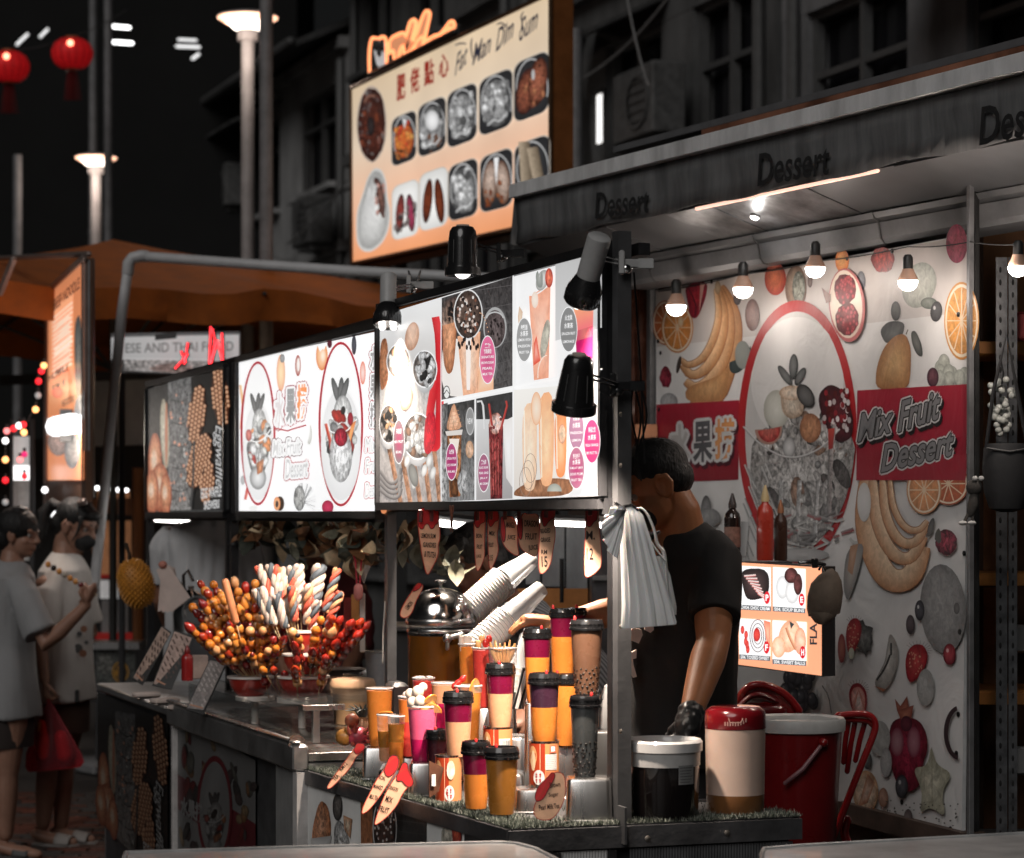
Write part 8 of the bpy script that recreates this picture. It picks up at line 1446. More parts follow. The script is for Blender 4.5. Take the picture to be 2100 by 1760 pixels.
for k,pts in enumerate(([(1300,560),(1310,700),(1318,850),(1322,950)],[(1303,800),(1318,860),(1300,940),(1312,980)],[(1318,805),(1330,860),(1305,930),(1315,985)],[(1298,790),(1292,850),(1312,930),(1300,965)])):
 P3 = curve([at(x,y,6.05+.01*k) for x,y in pts],2); m = MB(); a = P3[0]; m.tube([p-a for p in P3],.0028,6); o = m.obj('cable',cabm); o.location = a; tag(o,('long black lamp cable hanging beside the corner post','looped black cable, left strand by the corner post','looped black cable, right strand by the corner post','knotted black cable end above the bent man')[k],'cable','lamp cables at the corner post')
cable([at(1228,800,5.86),at(1250,815,5.86),at(1290,780,5.95)],.002,'thin wire curving from the bell lamp to the post',cabm)
# ======================= PLASTIC BAGS =======================
bagm = M('plastic_white',(.9,.9,.9),.35,var=.06,ns=8,sss=.2,coat=.2)
def bagform(t,name,cs,folds,mat=bagm,ph=0.):
 """cs: list of (px, py, Y, half width px, half depth m, angle)"""
 n = 96; rs = []
 for k,(x,y,Y,hw_,dp,an) in enumerate(cs):
  c = at(x,y,Y)-V(t.location); s_ = Y/FPX; ring = []
  for i in range(n):
   a = 2*pi*i/n; fo = 1+.13*sin(a*folds+ph+k*.22)+.06*sin(a*folds*2.3+k*.5); u,v = hw_*s_*cos(a)*fo,dp*sin(a)*fo; ring.append(c+V((u*cos(an),v,u*sin(an))))
  rs.append(ring)
 return MB().rings(rs,cap=(1,1)).obj(name,mat,t)
t = thing('plastic_bags','bunch of white plastic carrier bags tied on the corner post','plastic bags',at(1300,1050,5.85))
bagform(t,'long_bag',[(1290,1040,5.84,12,.010,0),(1296,1060,5.83,20,.020,.15),(1304,1110,5.82,28,.026,.1),(1316,1180,5.82,36,.024,.05),(1326,1240,5.82,44,.020,.03),(1330,1280,5.82,50,.014,.08),(1331,1285,5.82,49,.012,.08)],13)
for k_,(dx,dy,an,w_) in enumerate(((-36,10,2.9,1.),(-44,28,3.15,1.05),(-46,50,3.4,1.),(-38,74,3.75,.95),(-22,2,2.5,.8),(-28,92,4.0,.9),(-50,40,3.3,.8))):
 x1,y1 = 1284+dx,1046+dy; bagform(t,'gathered_fan',[(1284,1046,5.80,5,.006,an),(1284+dx*.45,1046+dy*.42,5.785-.004*k_,10*w_,.010,an+1.6),(x1,y1,5.78-.004*k_,15*w_,.012,an+1.6)],5,ph=k_)
m = MB(); P_s = curve([at(x,y,5.87)-V(t.location) for x,y in ((1300,1042),(1322,1042),(1342,1085),(1348,1120),(1362,1128),(1366,1180),(1372,1250))],2); m.tube(P_s,[.006+.010*min(1,i/len(P_s)*1.6) for i in range(len(P_s))],10,flat=.3); m.obj('bag_handle',bagm,t)
m = MB(); P_s = curve([at(x,y,5.85)-V(t.location) for x,y in ((1310,1080),(1328,1100),(1346,1128),(1364,1150))],2); m.tube(P_s,.007,10,flat=.3); m.obj('bag_handle',bagm,t)
bagform(t,'side_bag',[(1345,1140,5.86,12,.010,-.1),(1352,1180,5.87,20,.014,0),(1362,1245,5.87,22,.012,.05),(1364,1262,5.87,20,.01,.05)],7,ph=2)
m = MB(); m.tube([at(x,y,5.83)-V(t.location) for x,y in ((1262,1032),(1275,1040),(1295,1036),(1308,1046))],.004,8); m.obj('tie',lbk,t)
# ======================= CORNER BEHIND: chair, bucket, cap, little light box =======================
cred = M('chair_red',(.26,.010,.012),.22,coat=.7,var=.1)
s7 = lambda Y: Y/FPX
b = at(1650,1760,6.75); t = thing('red_bucket','large dark red bucket with a wide grey-white rim and a swing handle','bucket',(b.x,6.95,.48)); Yb_ = 6.75; s_ = Yb_/FPX; R = 103*s_; zz2 = lambda y: EYE+(HY-y)*6.9/FPX-.48
MB().lathe([(R*.70,.0),(R*.74,.01),(R*.93,zz2(1500)),(R*.95,zz2(1490))],n=56).obj('body',M('bucket_red',(.20,.008,.010),.3,coat=.4,var=.15,ns=6),t); MB().lathe([(R*.96,zz2(1502)),(R*1.0,zz2(1500)),(R*1.01,zz2(1480)),(R*.97,zz2(1474)),(R*.90,zz2(1478)),(R*.88,zz2(1486)),(.002,zz2(1488))],n=56).obj('rim',M('rim_greywhite',(.48,.48,.47),.4),t)
m = MB(); m.tube([V((-.02-R*.2,-R*.98,zz2(1600))),V((R*.02,-R*1.03,zz2(1570))),V((R*.30,-R*.98,zz2(1535))),V((R*.42,-R*.93,zz2(1520)))],[.006,.007,.006,.006],8); m.obj('handle',M('handle_mauve',(.22,.10,.11),.35),t); MB().tube([V((R*.43,-R*.86,zz2(1518))),V((R*.44,-R*.95,zz2(1518)))],.013,14).obj('handle_lug',M('bucket_red'),t)
MB().tube([V((0,0,-.46)),V((0,0,.0))],.13,24,round_=False).obj('stand',M('stool_dark',(.03,.008,.008),.5),t)
c7 = lambda x,y: cz(x,y)
t = thing('plastic_chair','red glossy plastic chair back with slots behind the bucket','chair',at(1760,1600,7.15)); ca = V(t.location)
pp_ = lambda x,y,Y=7.15: at(*c7(x,y),Y)-ca
m = MB(); m.tube(curve([pp_(645,985),pp_(740,975),(pp_(800,978)),pp_(840,1010),pp_(845,1060),pp_(810,1150),pp_(740,1320),pp_(660,1530),pp_(600,1680)],2),.0145,12,flat=.75); m.obj('frame',cred,t)
m = MB(); m.tube(curve([pp_(650,990,7.17),pp_(700,1010,7.17),pp_(800,1010,7.17),pp_(830,1040,7.17)],2),.018,10,flat=.5); m.obj('top_rail',cred,t)
for (x0,y0,x1,y1) in ((735,1010,690,1290),(790,1010,735,1230),(700,1000,670,1240)): MB().tube([pp_(x0,y0,7.19),pp_((x0+x1)/2-4,(y0+y1)/2,7.2),pp_(x1,y1,7.2)],.008,8).obj('slat',cred,t)
MB().tube(curve([pp_(690,1550,7.25),pp_(670,1620,7.25),pp_(700,1690,7.25)],1),.014,10).obj('leg',cred,t)
t = thing('red_tray','round dark red plastic tray or stool seen behind the jug','stool',at(1575,1480,7.3)); ca = V(t.location); m = MB(); pr_ = [(90,960,0),(120,850,0),(200,810,0),(300,835,0),(380,890,0),(430,960,0)]
m.tube(curve([pp_(x,y,7.3) for x,y,_ in pr_],2),.012,10); m.obj('rim',cred,t); MB().prism([p for p in curve([pp_(x+(-8 if x > 200 else 8),y+14,7.31) for x,y,_ in pr_],2)]+[pp_(420,1020,7.31),pp_(90,1020,7.31)],(0,.01,0)).obj('plate',cred,t,smooth=False)
m = MB(); m.tube(curve([pp_(110,935,7.28),pp_(160,880,7.28),pp_(230,870,7.28),pp_(300,905,7.28)],2),.014,10,flat=.6); m.obj('handle',M('chair_red_dark',(.12,.006,.008),.3,coat=.5),t); MB().tube([pp_(330,960,7.28),pp_(180,960,7.28)],.02,10).obj('hole_edge',M('chair_red_dark'),t)
MB().tube([pp_(250,1000,7.33),V((pp_(250,1000,7.33).x,pp_(250,1000,7.33).y,-.85))],.06,14).obj('pedestal',cred,t)
t = thing('cap','olive-brown baseball cap hanging from a clip on the light box','cap',at(1690,1240,7.38)); ca = V(t.location); cm = M('cap_cloth',(.11,.085,.065),.8,var=.25,ns=14,bump=.4,bs=40)
m = MB(); prf = []
rsc = []
for (yy,hw_,dp,xo) in ((1170,8,.02,1700),(1178,20,.04,1698),(1195,32,.055,1694),(1220,37,.06,1692),(1245,36,.055,1690),(1260,33,.045,1690)):
 c = at(xo,yy,7.38)-ca; rsc.append([c+V((hw_*7.38/FPX*cos(2*pi*i/28)*(1+.03*sin(i*1.3)),dp*sin(2*pi*i/28),.006*sin(2*pi*i/28+1))) for i in range(28)])
m.rings(rsc); m.obj('crown',cm,t); m = MB(); rsc = []
for (yy,hw_,yo,xo) in ((1228,31,-.03,1690),(1248,31,-.04,1688),(1264,26,-.045,1686),(1276,15,-.04,1684),(1280,7,-.038,1684)):
 c = at(xo,yy,7.38)-ca; rsc.append([c+V((hw_*7.38/FPX*cos(2*pi*i/20),yo+.008*sin(2*pi*i/20)+.02*cos(2*pi*i/20)**2,0)) for i in range(20)])
m.rings(rsc); m.obj('brim',cm,t); MB().tube([at(1680,1168,7.33)-ca,at(1686,1158,7.33)-ca,at(1692,1170,7.33)-ca],.004,8).obj('strap',lidm,t)
o = MB().tube([(0,0,0),(.03,0,.004),(.075,0,-.004)],[.006,.007,.005],8).box((.045,0,.0),(.02,.015,.03),bev=.003).obj('clip',lidm); o.location = at(1640,1155,7.3); tag(o,'black clip with a chrome end above the cap','clip')
q = [(1514,1155),(1682,1166),(1684,1385),(1514,1362)]; Yq = (7.75,7.5); A1,A2 = at(1514,1155,7.75),at(1682,1166,7.5); dn_ = A2-A1; dn_.z = 0; dn_.normalize(); nq = V((-dn_.y,dn_.x,0)); nq = nq if nq.y > 0 else -nq
t = thing('small_lightbox','small lit picture board of four sweet dishes hung on the fruit banner','lit menu board',at(1600,1380,7.6)); PQ = Poster(A1,nq)
PQ.quad([(1506,1153),(1685,1164),(1685,1386),(1506,1362)],(.80,.36,.20));
for k,(x0,y0,x1,y1) in enumerate(((1516,1160,1581,1250),(1585,1163,1652,1254),(1516,1268,1580,1352),(1584,1272,1654,1362))):
 PQ.quad([(x0,y0),(x1,y0+4),(x1,y1+3),(x0,y1)],(.88,.88,.88)); r4 = random.Random(k); cx,cy = (x0+x1)/2,(y0+y1)/2-6
 if k == 0:
  PQ.poly([(x0+4,y0+6),(x1-4,y0+6),(x1-3,y1-26),(x0+16,y1-16),(x0+6,y0+40)],(.015,.012,.012),(.08,.05,.05));
  for j in range(8): PQ.line([(x0+10+j*4,y0+22+j*5),(x0+34+j*3,y0+20+j*7)],4,(.45,.08,.07),(.85,.75,.72))
 if k == 1: PQ.ell(cx-14,cy+2,13,24,(.5,.5,.5),(.95,.95,.95)); PQ.ell(cx+6,cy+12,14,24,(.5,.5,.5),(.97,.97,.97)); PQ.ell(cx+4,cy-22,14,16,(.03,.01,.01),(.15,.05,.05),a=.5); PQ.ell(cx+18,cy-4,9,22,(.03,.01,.01),(.12,.04,.04),a=.5)
 if k == 2:
  for j in range(4): PQ.ring(cx+6,cy,17-j*4,34-j*8,1.8,(.15,.12,.12))
  PQ.ell(cx+4,cy-2,7,14,(.4,.02,.02),(.75,.08,.06)); [PQ.ell(x0+6+r4.random()*12,y0+20+r4.random()*46,4,9,(.4,.02,.02),(.8,.1,.08),n=9) for _ in range(5)]; PQ.poly([(x1-14,y0+4),(x1,y0+8),(x1,y0+60),(x1-8,y0+50)],(.85,.2,.12),(.9,.5,.35))
 if k == 3: PQ.ell(cx,cy-6,22,34,(.75,.35,.2),(.95,.68,.48),rot=.2,a=.2); PQ.ell(cx-22,cy+16,14,22,(.75,.38,.22),(.95,.7,.52),a=.2); PQ.line([(cx-6,cy-24),(cx+2,cy),(cx+14,cy+22)],6,(.4,.12,.05),(.8,.45,.28),smooth=2); PQ.poly([(cx,y0+2),(cx+10,y0+8),(cx+3,y0+18)],(.04,.05,.05)); PQ.ell(cx+22,cy+4,12,28,(.7,.3,.18),(.93,.62,.45),a=.2)
 if k != 9: PQ.ell(x1-8,y1-24,6,13,(.6,.02,.03)); PQ.text('PEFH'[k],x1-8,y1-24,6,13,(.95,.95,.95),bold=.03)
 PQ.quad([(x0,y1-10),(x1,y1-6),(x1,y1+4),(x0,y1)],(.12,.13,.14)); PQ.text(('CHO4. CHOC CREAM','S04. SOUP BUNS','S04. TOSSED SWEET','S04. SWEET BALLS')[k],(x0+x1)/2,y1-3,x1-x0-6,7,(.85,.85,.85),slope=.06,bold=.02)
PQ.text('FLA',1668,1300,44,15,(.03,.03,.035),rot=-pi/2,bold=.03)
PQ.done(MP('print_small_box',1.1,.3),t); lo_ = V(t.location); m = MB(); m.prism([PQ.pt(x,y,k=-8)-lo_ for x,y in ((1504,1364),(1687,1388),(1687,1162),(1504,1151))],nq*.06); m.obj('casing',steel_d,t,smooth=False)
t = thing('shelf_ledge','narrow dark shelf ledge carrying the ketchup and syrup bottles','shelf',at(1560,1152,7.9)); MB().box((-.02,.0,-.004),(.24,.10,.008),-.1).obj('board',dkp,t)
bottle(1569,1150,7.9,.0275,.245,M('ketchup_bright',(.42,.035,.018),.3,coat=.4,var=.08),M('ketchup_cap',(.55,.42,.22),.4),'tall red squeeze bottle of ketchup before the fruit banner','ketchup_bottle'); bottle(1502,1150,7.95,.027,.22,M('syrup_bottle',(.02,.012,.01),.15,coat=.6),M('bottle_cap',(.03,.02,.02),.4),'dark syrup bottle with a brown label beside the bent man','syrup_bottle',M('label_brown',(.25,.13,.1),.5,var=.5,ns=40)); bottle(1601,1150,8.0,.022,.2,M('sauce_brown',(.05,.02,.012),.3),M('cap_orange',(.3,.12,.05),.4),'brown sauce bottle behind the ketchup','sauce_bottle')
# ======================= FRONT TABLES =======================
tabm = M('table_steel',(.55,.55,.55),.42,m=.25,var=.35,ns=3,bump=.1,bs=12,coat=.2)
def table(label,pts,zt_,Yc):
 P3 = [at_z(x,y,zt_) for x,y in pts]; cx = sum(p.x for p in P3)/len(P3); cy = sum(p.y for p in P3)/len(P3); t = thing('steel_table',label,'table',(cx,cy,0),0,'steel tables at the bottom of the picture'); q = [V((p.x-cx,p.y-cy,zt_)) for p in P3]
 q = q[::-1] if (q[1]-q[0]).cross(q[2]-q[1]).z < 0 else q
 MB().prism(q,(0,0,-.028)).obj('top',tabm,t,smooth=False); m = MB(); m.tube(q+[q[0]],.006,8,round_=False); m.obj('edge',tabm,t)
 for p in q[::max(1,len(q)//4)]: MB().cyl((p.x*.85,p.y*.85,0),(p.x*.85,p.y*.85,zt_-.028),.018).obj('leg',ssb,t)
table('steel table with a bright worn top along the bottom left',[(258,1750),(640,1738),(1030,1729),(1062,1732),(1100,1742),(1150,1768),(1400,1960),(180,2000)],.84,5.4)
table('steel table top at the bottom right corner',[(1566,1742),(1640,1736),(2180,1706),(2600,1900),(1562,1960),(1562,1752)],.84,5.5)
# ======================= PEOPLE =======================
skin = M('skin_brown',(.44,.18,.08),.45,var=.12,ns=10,bump=.12,bs=120,sss=.12); skin2 = M('skin_soft',(.36,.20,.14),.5,var=.1,ns=10,bump=.1,bs=120,sss=.12); skin3 = M('skin_deep',(.22,.10,.06),.5,var=.12,ns=10,bump=.1,sss=.1)
hairm = M('hair_black',(.006,.0055,.0055),.62,var=.5,ns=60,bump=1.,bs=160,streak=.3)
def axes(F,U):
 F = V(F).normalized(); U = V(U); U = (U-F*U.dot(F)).normalized(); return F,F.cross(U).normalized(),U
def oball(m,c,F,R,U,rf,rr,ru,n=18,k=12):
 Mx = Matrix((R,F,U)).transposed(); m.ball(c,(rr,rf,ru),n,k,Mx)
def head(m,c,F,U,s=1.,neck=None):
 F,R,U = axes(F,U); c = V(c)
 P = lambda f,r,u: c+(F*f+R*r+U*u)*s
 oball(m,P(-.012,0,.028),F,R,U,.096*s,.076*s,.088*s); oball(m,P(.022,0,-.03),F,R,U,.066*s,.062*s,.078*s); oball(m,P(.050,0,-.078),F,R,U,.030*s,.034*s,.024*s)
 for q in (-1,1):
  oball(m,P(.048,q*.038,-.022),F,R,U,.026*s,.022*s,.022*s); oball(m,P(-.005,q*.073,-.01),F,R,U,.020*s,.008*s,.030*s,12,8); oball(m,P(.004,q*.076,.004),F,R,U,.012*s,.009*s,.016*s,10,6); oball(m,P(.072,q*.032,.030),F,R,U,.014*s,.026*s,.010*s,12,7)
  m.tube([P(-.012,q*.082,.020),P(-.020,q*.084,.0),P(-.012,q*.080,-.024),P(.0,q*.074,-.034)],[.006*s,.007*s,.006*s,.005*s],8)
 m.tube([P(.080,0,.022),P(.092,0,.0),P(.104,0,-.018),P(.092,0,-.026)],[.009*s,.010*s,.012*s,.010*s],10)
 for q in (-1,1): m.ball(P(.090,q*.011,-.024),.008*s,10,7)
 m.tube([P(.080,-.020,-.050),P(.090,0,-.047),P(.080,.020,-.050)],[.005*s,.007*s,.005*s],8); m.tube([P(.078,-.016,-.059),P(.086,0,-.060),P(.078,.016,-.059)],[.005*s,.008*s,.005*s],8)
 if neck is not None: m.tube([P(-.022,0,-.04),P(-.026,0,-.085),V(neck)],[.055*s,.053*s,.062*s],18)
 return P
def eyes(t,P,s,look=(0,0)):
 for q in (-1,1):
  o = MB().ball(P(.066,q*.032,.007),.0120*s,14,9).obj('eye',M('eye_white',(.26,.23,.21),.45),t); MB().ball(P(.0735,q*.032,.006),.0060*s,10,7).obj('iris',M('iris',(.02,.01,.008),.15),o)
  MB().tube([P(.083,q*.012,.029),P(.084,q*.030,.036),P(.072,q*.050,.030)],[.003*s,.004*s,.002*s],7,flat=.7).obj('eyebrow',hairm,t); MB().tube([P(.079,q*.020,.013),P(.083,q*.032,.017),P(.076,q*.044,.012)],.0016*s,5).obj('eyelid',M('lid_skin',(.15,.06,.04),.5),t)
def hand(m,w,d,nrm,s=1.,curl=.5,side=1,th=1.):
 """w wrist, d direction of the fingers, nrm back of the hand"""
 d = V(d).normalized(); nrm = V(nrm); nrm = (nrm-d*nrm.dot(d)).normalized(); x = d.cross(nrm)*side
 Q = lambda a,b,c: V(w)+(d*a+x*b+nrm*c)*s
 m.tube([Q(-.02,0,0),Q(.012,0,0),Q(.045,0,0),Q(.085,.0,0)],[.026*s,.031*s,.038*s,.038*s],14,flat=.48)
 for i,(b,L) in enumerate(((-.030,.070),(-.010,.080),(.010,.075),(.029,.060))):
  p = Q(.080,b,.0); a = 0; pts = [Q(.055,b*.9,0),p]; r = (.0095,.0092,.0085,.0072)
  for k in range(3):
   a += curl*(.9,1.1,.8)[k]; p = p+(d*cos(a)-nrm*sin(a))*(L*s*(.45,.32,.26)[k]); pts.append(p)
  m.tube(pts,[.010*s,.0098*s,.009*s,.0082*s,.007*s],10)
 p = Q(.022,-.030,-.004); q1 = Q(.050,-.056,-.012*th-.01); q2 = Q(.075,-.060+.015*curl,-.030*th-.01); q3 = Q(.095,-.052+.03*curl,-.040*th-.012); m.tube([p,q1,q2,q3],[.014*s,.012*s,.0105*s,.009*s],10)
def person(label,base): return thing('person',label,'person',V((base[0],base[1],0)))
def rel(m,t): o = V(t.location); m.v = [(p[0]-o.x,p[1]-o.y,p[2]-o.z) for p in m.v]; return m
def shade_cloth(n,c,var=.1,b=.35): return M(n,c,.85,var=var,ns=5,bump=b,bs=22)
def ell_ring(c,rx,ry,ang=0.,n=26,tiltx=0.,tilty=0.):
 return [V(c)+V((rx*cos(a)*cos(ang)-ry*sin(a)*sin(ang),rx*cos(a)*sin(ang)+ry*sin(a)*cos(ang),tiltx*cos(a)+tilty*sin(a))) for a in [2*pi*i/n for i in range(n)]]
# ---- man in black, bent over his work behind the drinks counter
Ym = 6.85; t = person('man in a black T-shirt and black gloves bent over behind the corner post',at(1410,1055,7.0)); m = MB()
hc = at(1345,1000,Ym); F = V((-.86,-.12,-.50)); U_ = V((-.45,0,.9)); nk = at(1400,1092,Ym+.02)
P = head(m,hc,F,U_,1.06,nk)
m.rings([ell_ring(at(1398,1095,6.87),.07,.06),ell_ring(at(1405,1130,6.9),.15,.10),ell_ring(at(1404,1240,6.95),.155,.11),ell_ring(at(1405,1400,7.0),.15,.12),ell_ring(at(1405,1560,7.0),.15,.12)])
sh = at(1466,1150,6.86); elb = at(1462,1318,6.72); wr = at(1415,1470,6.50)
m.tube([sh,sh.lerp(elb,.4),sh.lerp(elb,.8),elb,elb.lerp(wr,.25),elb.lerp(wr,.65),wr],[.066,.060,.052,.047,.050,.040,.029],18)
s2 = at(1345,1165,7.05); e2_ = at(1280,1250,6.98); w2 = at(1150,1278,6.95)
m.tube([s2,s2.lerp(e2_,.5),e2_,e2_.lerp(w2,.35),w2],[.062,.054,.046,.043,.027],16); hand(m,w2,V((-1,.05,.12)),V((0,-.3,1)),.98,.35,1)
for q in ((.5,.5),): m.rings([ell_ring((t.location.x,7.02,.98),.15,.12),ell_ring((t.location.x,7.02,.86),.16,.125),ell_ring((t.location.x+.0,7.02,.7),.165,.13)])
for s_ in (-1,1): m.tube([V((t.location.x+s_*.08,7.02,.85)),V((t.location.x+s_*.09,7.03,.48)),V((t.location.x+s_*.09,7.05,.08))],[.09,.06,.045],14); m.tube([V((t.location.x+s_*.09,7.05,.05)),V((t.location.x+s_*.09-.02,6.92,.03))],[.04,.035],10)
m.tube([P(-.004,-.084,.022),P(-.022,-.092,.018),P(-.026,-.092,-.004),P(-.012,-.088,-.030),P(.0,-.080,-.036)],[.008,.009,.009,.008,.006],8)
fuse(rel(m,t),.0048,'body',3,skin,t)
tl = V(t.location); eyes(t,lambda f,r,u: P(f,r,u)-tl,1.06)
h = MB(); Fh,Rh,Uh = axes(F,U_); c = hc
PH = lambda f,r,u: P(f,r,u)
oball(h,PH(-.022,0,.045),Fh,Rh,Uh,.100,.086,.084,28,18); oball(h,PH(-.050,0,-.0),Fh,Rh,Uh,.064,.080,.060,24,14); oball(h,PH(.04,0,.085),Fh,Rh,Uh,.042,.058,.030,20,12)
fuse(rel(h,t),.0035,'hair',22,hairm,t,(.0012,90))
h = MB(); m = MB()
for i in range(2600):
 a,b = random.random()*6.28,random.uniform(-.1,1.5); d = (Fh*(cos(a)*cos(b))+Rh*(sin(a)*cos(b))+Uh*sin(b)); p = PH(-.022,0,.045)+Fh*(d.dot(Fh)*.098)+Rh*(d.dot(Rh)*.084)+Uh*(d.dot(Uh)*.083); q = p+d*.008+V((random.uniform(-.004,.004),0,random.uniform(-.004,.004))); m.add([p-Rh*.0008,p+Rh*.0008,q],[(0,1,2)])
tag(rel(m,t).obj('hair_bristle',hairm,t,smooth=False),None,None,kind='stuff')
blk = M('shirt_black',(.016,.015,.015),.8,var=.3,ns=4,bump=.5,bs=16)
m = MB(); m.rings([ell_ring(at(1402,1082,6.88),.062,.055,tiltx=.018),ell_ring(at(1406,1092,6.88),.092,.075,tiltx=.006),ell_ring(at(1410,1112,6.9),.128,.105),ell_ring(at(1412,1140,6.91),.150,.122),ell_ring(at(1408,1200,6.93),.158,.130),ell_ring(at(1404,1300,6.96),.157,.130),ell_ring(at(1400,1400,6.98),.158,.132),ell_ring(at(1398,1500,7.0),.162,.136),ell_ring(at(1398,1570,7.0),.166,.140)])
e_ = sh.lerp(elb,.70); m.tube([at(1440,1118,6.88),sh,sh.lerp(elb,.4),e_],[.070,.080,.076,.074],20,round_=False); m.tube([at(1370,1130,6.95),s2,s2.lerp(e2_,.8)],[.07,.075,.070],18,round_=False)
fuse(rel(m,t),.006,'shirt',5,blk,t,(.009,14,(1,1,.5)))
whp = M('print_cream',(.62,.50,.44),.7,var=.12);
for pts in ([(1290,1297),(1300,1287),(1316,1292),(1318,1302),(1310,1320),(1291,1312)],[(1290,1340),(1306,1333),(1305,1350),(1298,1352),(1299,1362),(1306,1388),(1298,1390),(1292,1380),(1290,1360)],[(1322,1286),(1340,1280),(1341,1292),(1334,1298),(1322,1292)]):
 MB().prism([at(x,y,6.80+abs(x-1350)*.0008)-tl for x,y in pts],(0,.03,0)).obj('shirt_print',whp,t,smooth=False)
m = MB(); hand(m,at(1412,1476,6.49),V((-.35,-.15,-.9)),V((-.6,-.7,.1)),1.05,.55,-1); m.tube([elb.lerp(wr,.93),wr,at(1408,1492,6.48)],[.036,.036,.036],16); fuse(rel(m,t),.004,'glove',3,M('glove_black',(.018,.019,.02),.35,bump=.6,bs=60),t,(.004,60))
m = MB(); m.tube([V((tl.x-.1+.2*i/6,6.86,.95+0*i)) for i in range(7)],.05,10);
m = MB(); m.rings([ell_ring((tl.x,7.02,1.0),.158,.132),ell_ring((tl.x,7.02,.8),.172,.142),ell_ring((tl.x,7.03,.6),.18,.13),ell_ring((tl.x,7.03,.5),.18,.12)]); rel(m,t).obj('trousers',M('trouser_dark',(.02,.02,.022),.8),t)
m = MB(); m.tube([P(.004,.080,.02)-tl,P(.05,.070,-.045)-tl,P(.075,.05,-.07)-tl],.0016,5); m.obj('mask_strap',cabm,t)
m = MB(); oball(m,P(.058,0,-.052)-tl,*axes(F,U_),.050,.056,.044,20,12); m.obj('face_mask',M('mask_black',(.015,.015,.016),.7),t)
# ---- bent helper in a grey striped shirt, face showing between the cups and signs
t = person('dark haired helper in a grey striped shirt bending behind the cup stacks',at(1180,1055,8.3)); tl = V(t.location); m = MB()
hc = at(972,1152,8.25); P = head(m,hc,(-.80,-.5,-.28),(-.25,-.1,1),.98,at(1040,1240,8.35)); m.rings([ell_ring(at(1050,1245,8.35),.07,.07),ell_ring(at(1100,1290,8.4),.14,.12),ell_ring(at(1190,1400,8.45),.15,.12)])
m.tube([at(1110,1290,8.2),at(1090,1400,8.0),at(1080,1450,7.8)],[.055,.045,.03],14); hand(m,at(1080,1452,7.8),V((-.3,-.6,-.4)),V((0,0,1)),1,.5)
for s_ in (-1,1): m.tube([at(1230,1480,8.45+s_*.1),V((at(1230,1480,8.4).x+.02,8.45+s_*.1,.5)),V((at(1230,1480,8.4).x,8.5+s_*.1,.05))],[.09,.06,.045],12); m.tube([V((at(1230,1480,8.4).x,8.5+s_*.1,.04)),V((at(1230,1480,8.4).x-.15,8.45+s_*.1,.03))],[.04,.035],10)
fuse(rel(m,t),.005,'body',3,skin3,t); eyes(t,lambda f,r,u: P(f,r,u)-tl,.98)
h = MB(); Fh,Rh,Uh = axes((-.80,-.5,-.28),(-.25,-.1,1)); oball(h,P(-.020,0,.048),Fh,Rh,Uh,.104,.088,.086,28,18); oball(h,P(-.055,0,-.02),Fh,Rh,Uh,.066,.080,.078,24,14); oball(h,P(.05,0,.082),Fh,Rh,Uh,.040,.066,.034); fuse(rel(h,t),.004,'hair',8,hairm,t,(.003,60))
def stripes(nm,c1,c2,sc):
 if nm in MC: return MC[nm]
 mt = M(nm,c1,.8,bump=.3,bs=20); nt = mt.node_tree; w = nt.nodes.new('ShaderNodeTexWave'); w.inputs['Scale'].default_value = sc; w.inputs['Distortion'].default_value = 1.5; w.bands_direction = 'DIAGONAL'; tc = nt.nodes.new('ShaderNodeTexCoord'); nt.links.new(tc.outputs['Object'],w.inputs[0]); mx = nt.nodes.new('ShaderNodeMix'); mx.data_type = 'RGBA'; mx.inputs[6].default_value = (*c1,1); mx.inputs[7].default_value = (*c2,1); nt.links.new(w.outputs[1],mx.inputs[0]); nt.links.new(mx.outputs[2],nt.nodes['Principled BSDF'].inputs[0]); return mt
m = MB(); m.rings([ell_ring(at(1046,1236,8.34),.075,.08),ell_ring(at(1080,1262,8.36),.14,.12),ell_ring(at(1120,1310,8.38),.165,.14),ell_ring(at(1180,1390,8.4),.17,.15),ell_ring(at(1225,1470,8.42),.17,.15)]); m.tube([at(1085,1255,8.28),at(1112,1300,8.2),at(1100,1360,8.06)],[.07,.075,.066],16,round_=False)
fuse(rel(m,t),.007,'shirt',4,stripes('shirt_striped',(.30,.31,.32),(.07,.07,.075),22),t,(.01,14))
# ---- maroon hooded person behind the skewers
t = person('person in a dark maroon top standing behind the marshmallow skewers',at(640,1055,9.9)); tl = V(t.location); m = MB(); hc = at(655,1095,9.9)
P = head(m,hc,(-.2,-.95,-.25),(0,0,1),1.0,at(655,1165,9.93)); m.rings([ell_ring(at(655,1168,9.93),.07,.07),ell_ring(at(652,1200,9.95),.16,.11),ell_ring(at(650,1400,9.95),.16,.12),ell_ring(at(650,1480,9.95),.16,.12)])
for s_ in (-1,1):
 m.tube([at(652+s_*75,1210,9.93),at(652+s_*88,1320,9.85),at(652+s_*60,1380,9.6)],[.055,.045,.03],12); hand(m,at(652+s_*60,1381,9.58),V((-s_*.3,-.8,-.2)),V((0,0,1)),1,.4,s_)
 m.tube([V((tl.x+s_*.08,9.95,.85)),V((tl.x+s_*.09,9.95,.45)),V((tl.x+s_*.09,9.97,.06))],[.09,.06,.045],12); m.tube([V((tl.x+s_*.09,9.97,.04)),V((tl.x+s_*.09,9.82,.03))],[.04,.035],10)
fuse(rel(m,t),.006,'body',3,skin3,t); eyes(t,lambda f,r,u: P(f,r,u)-tl,1)
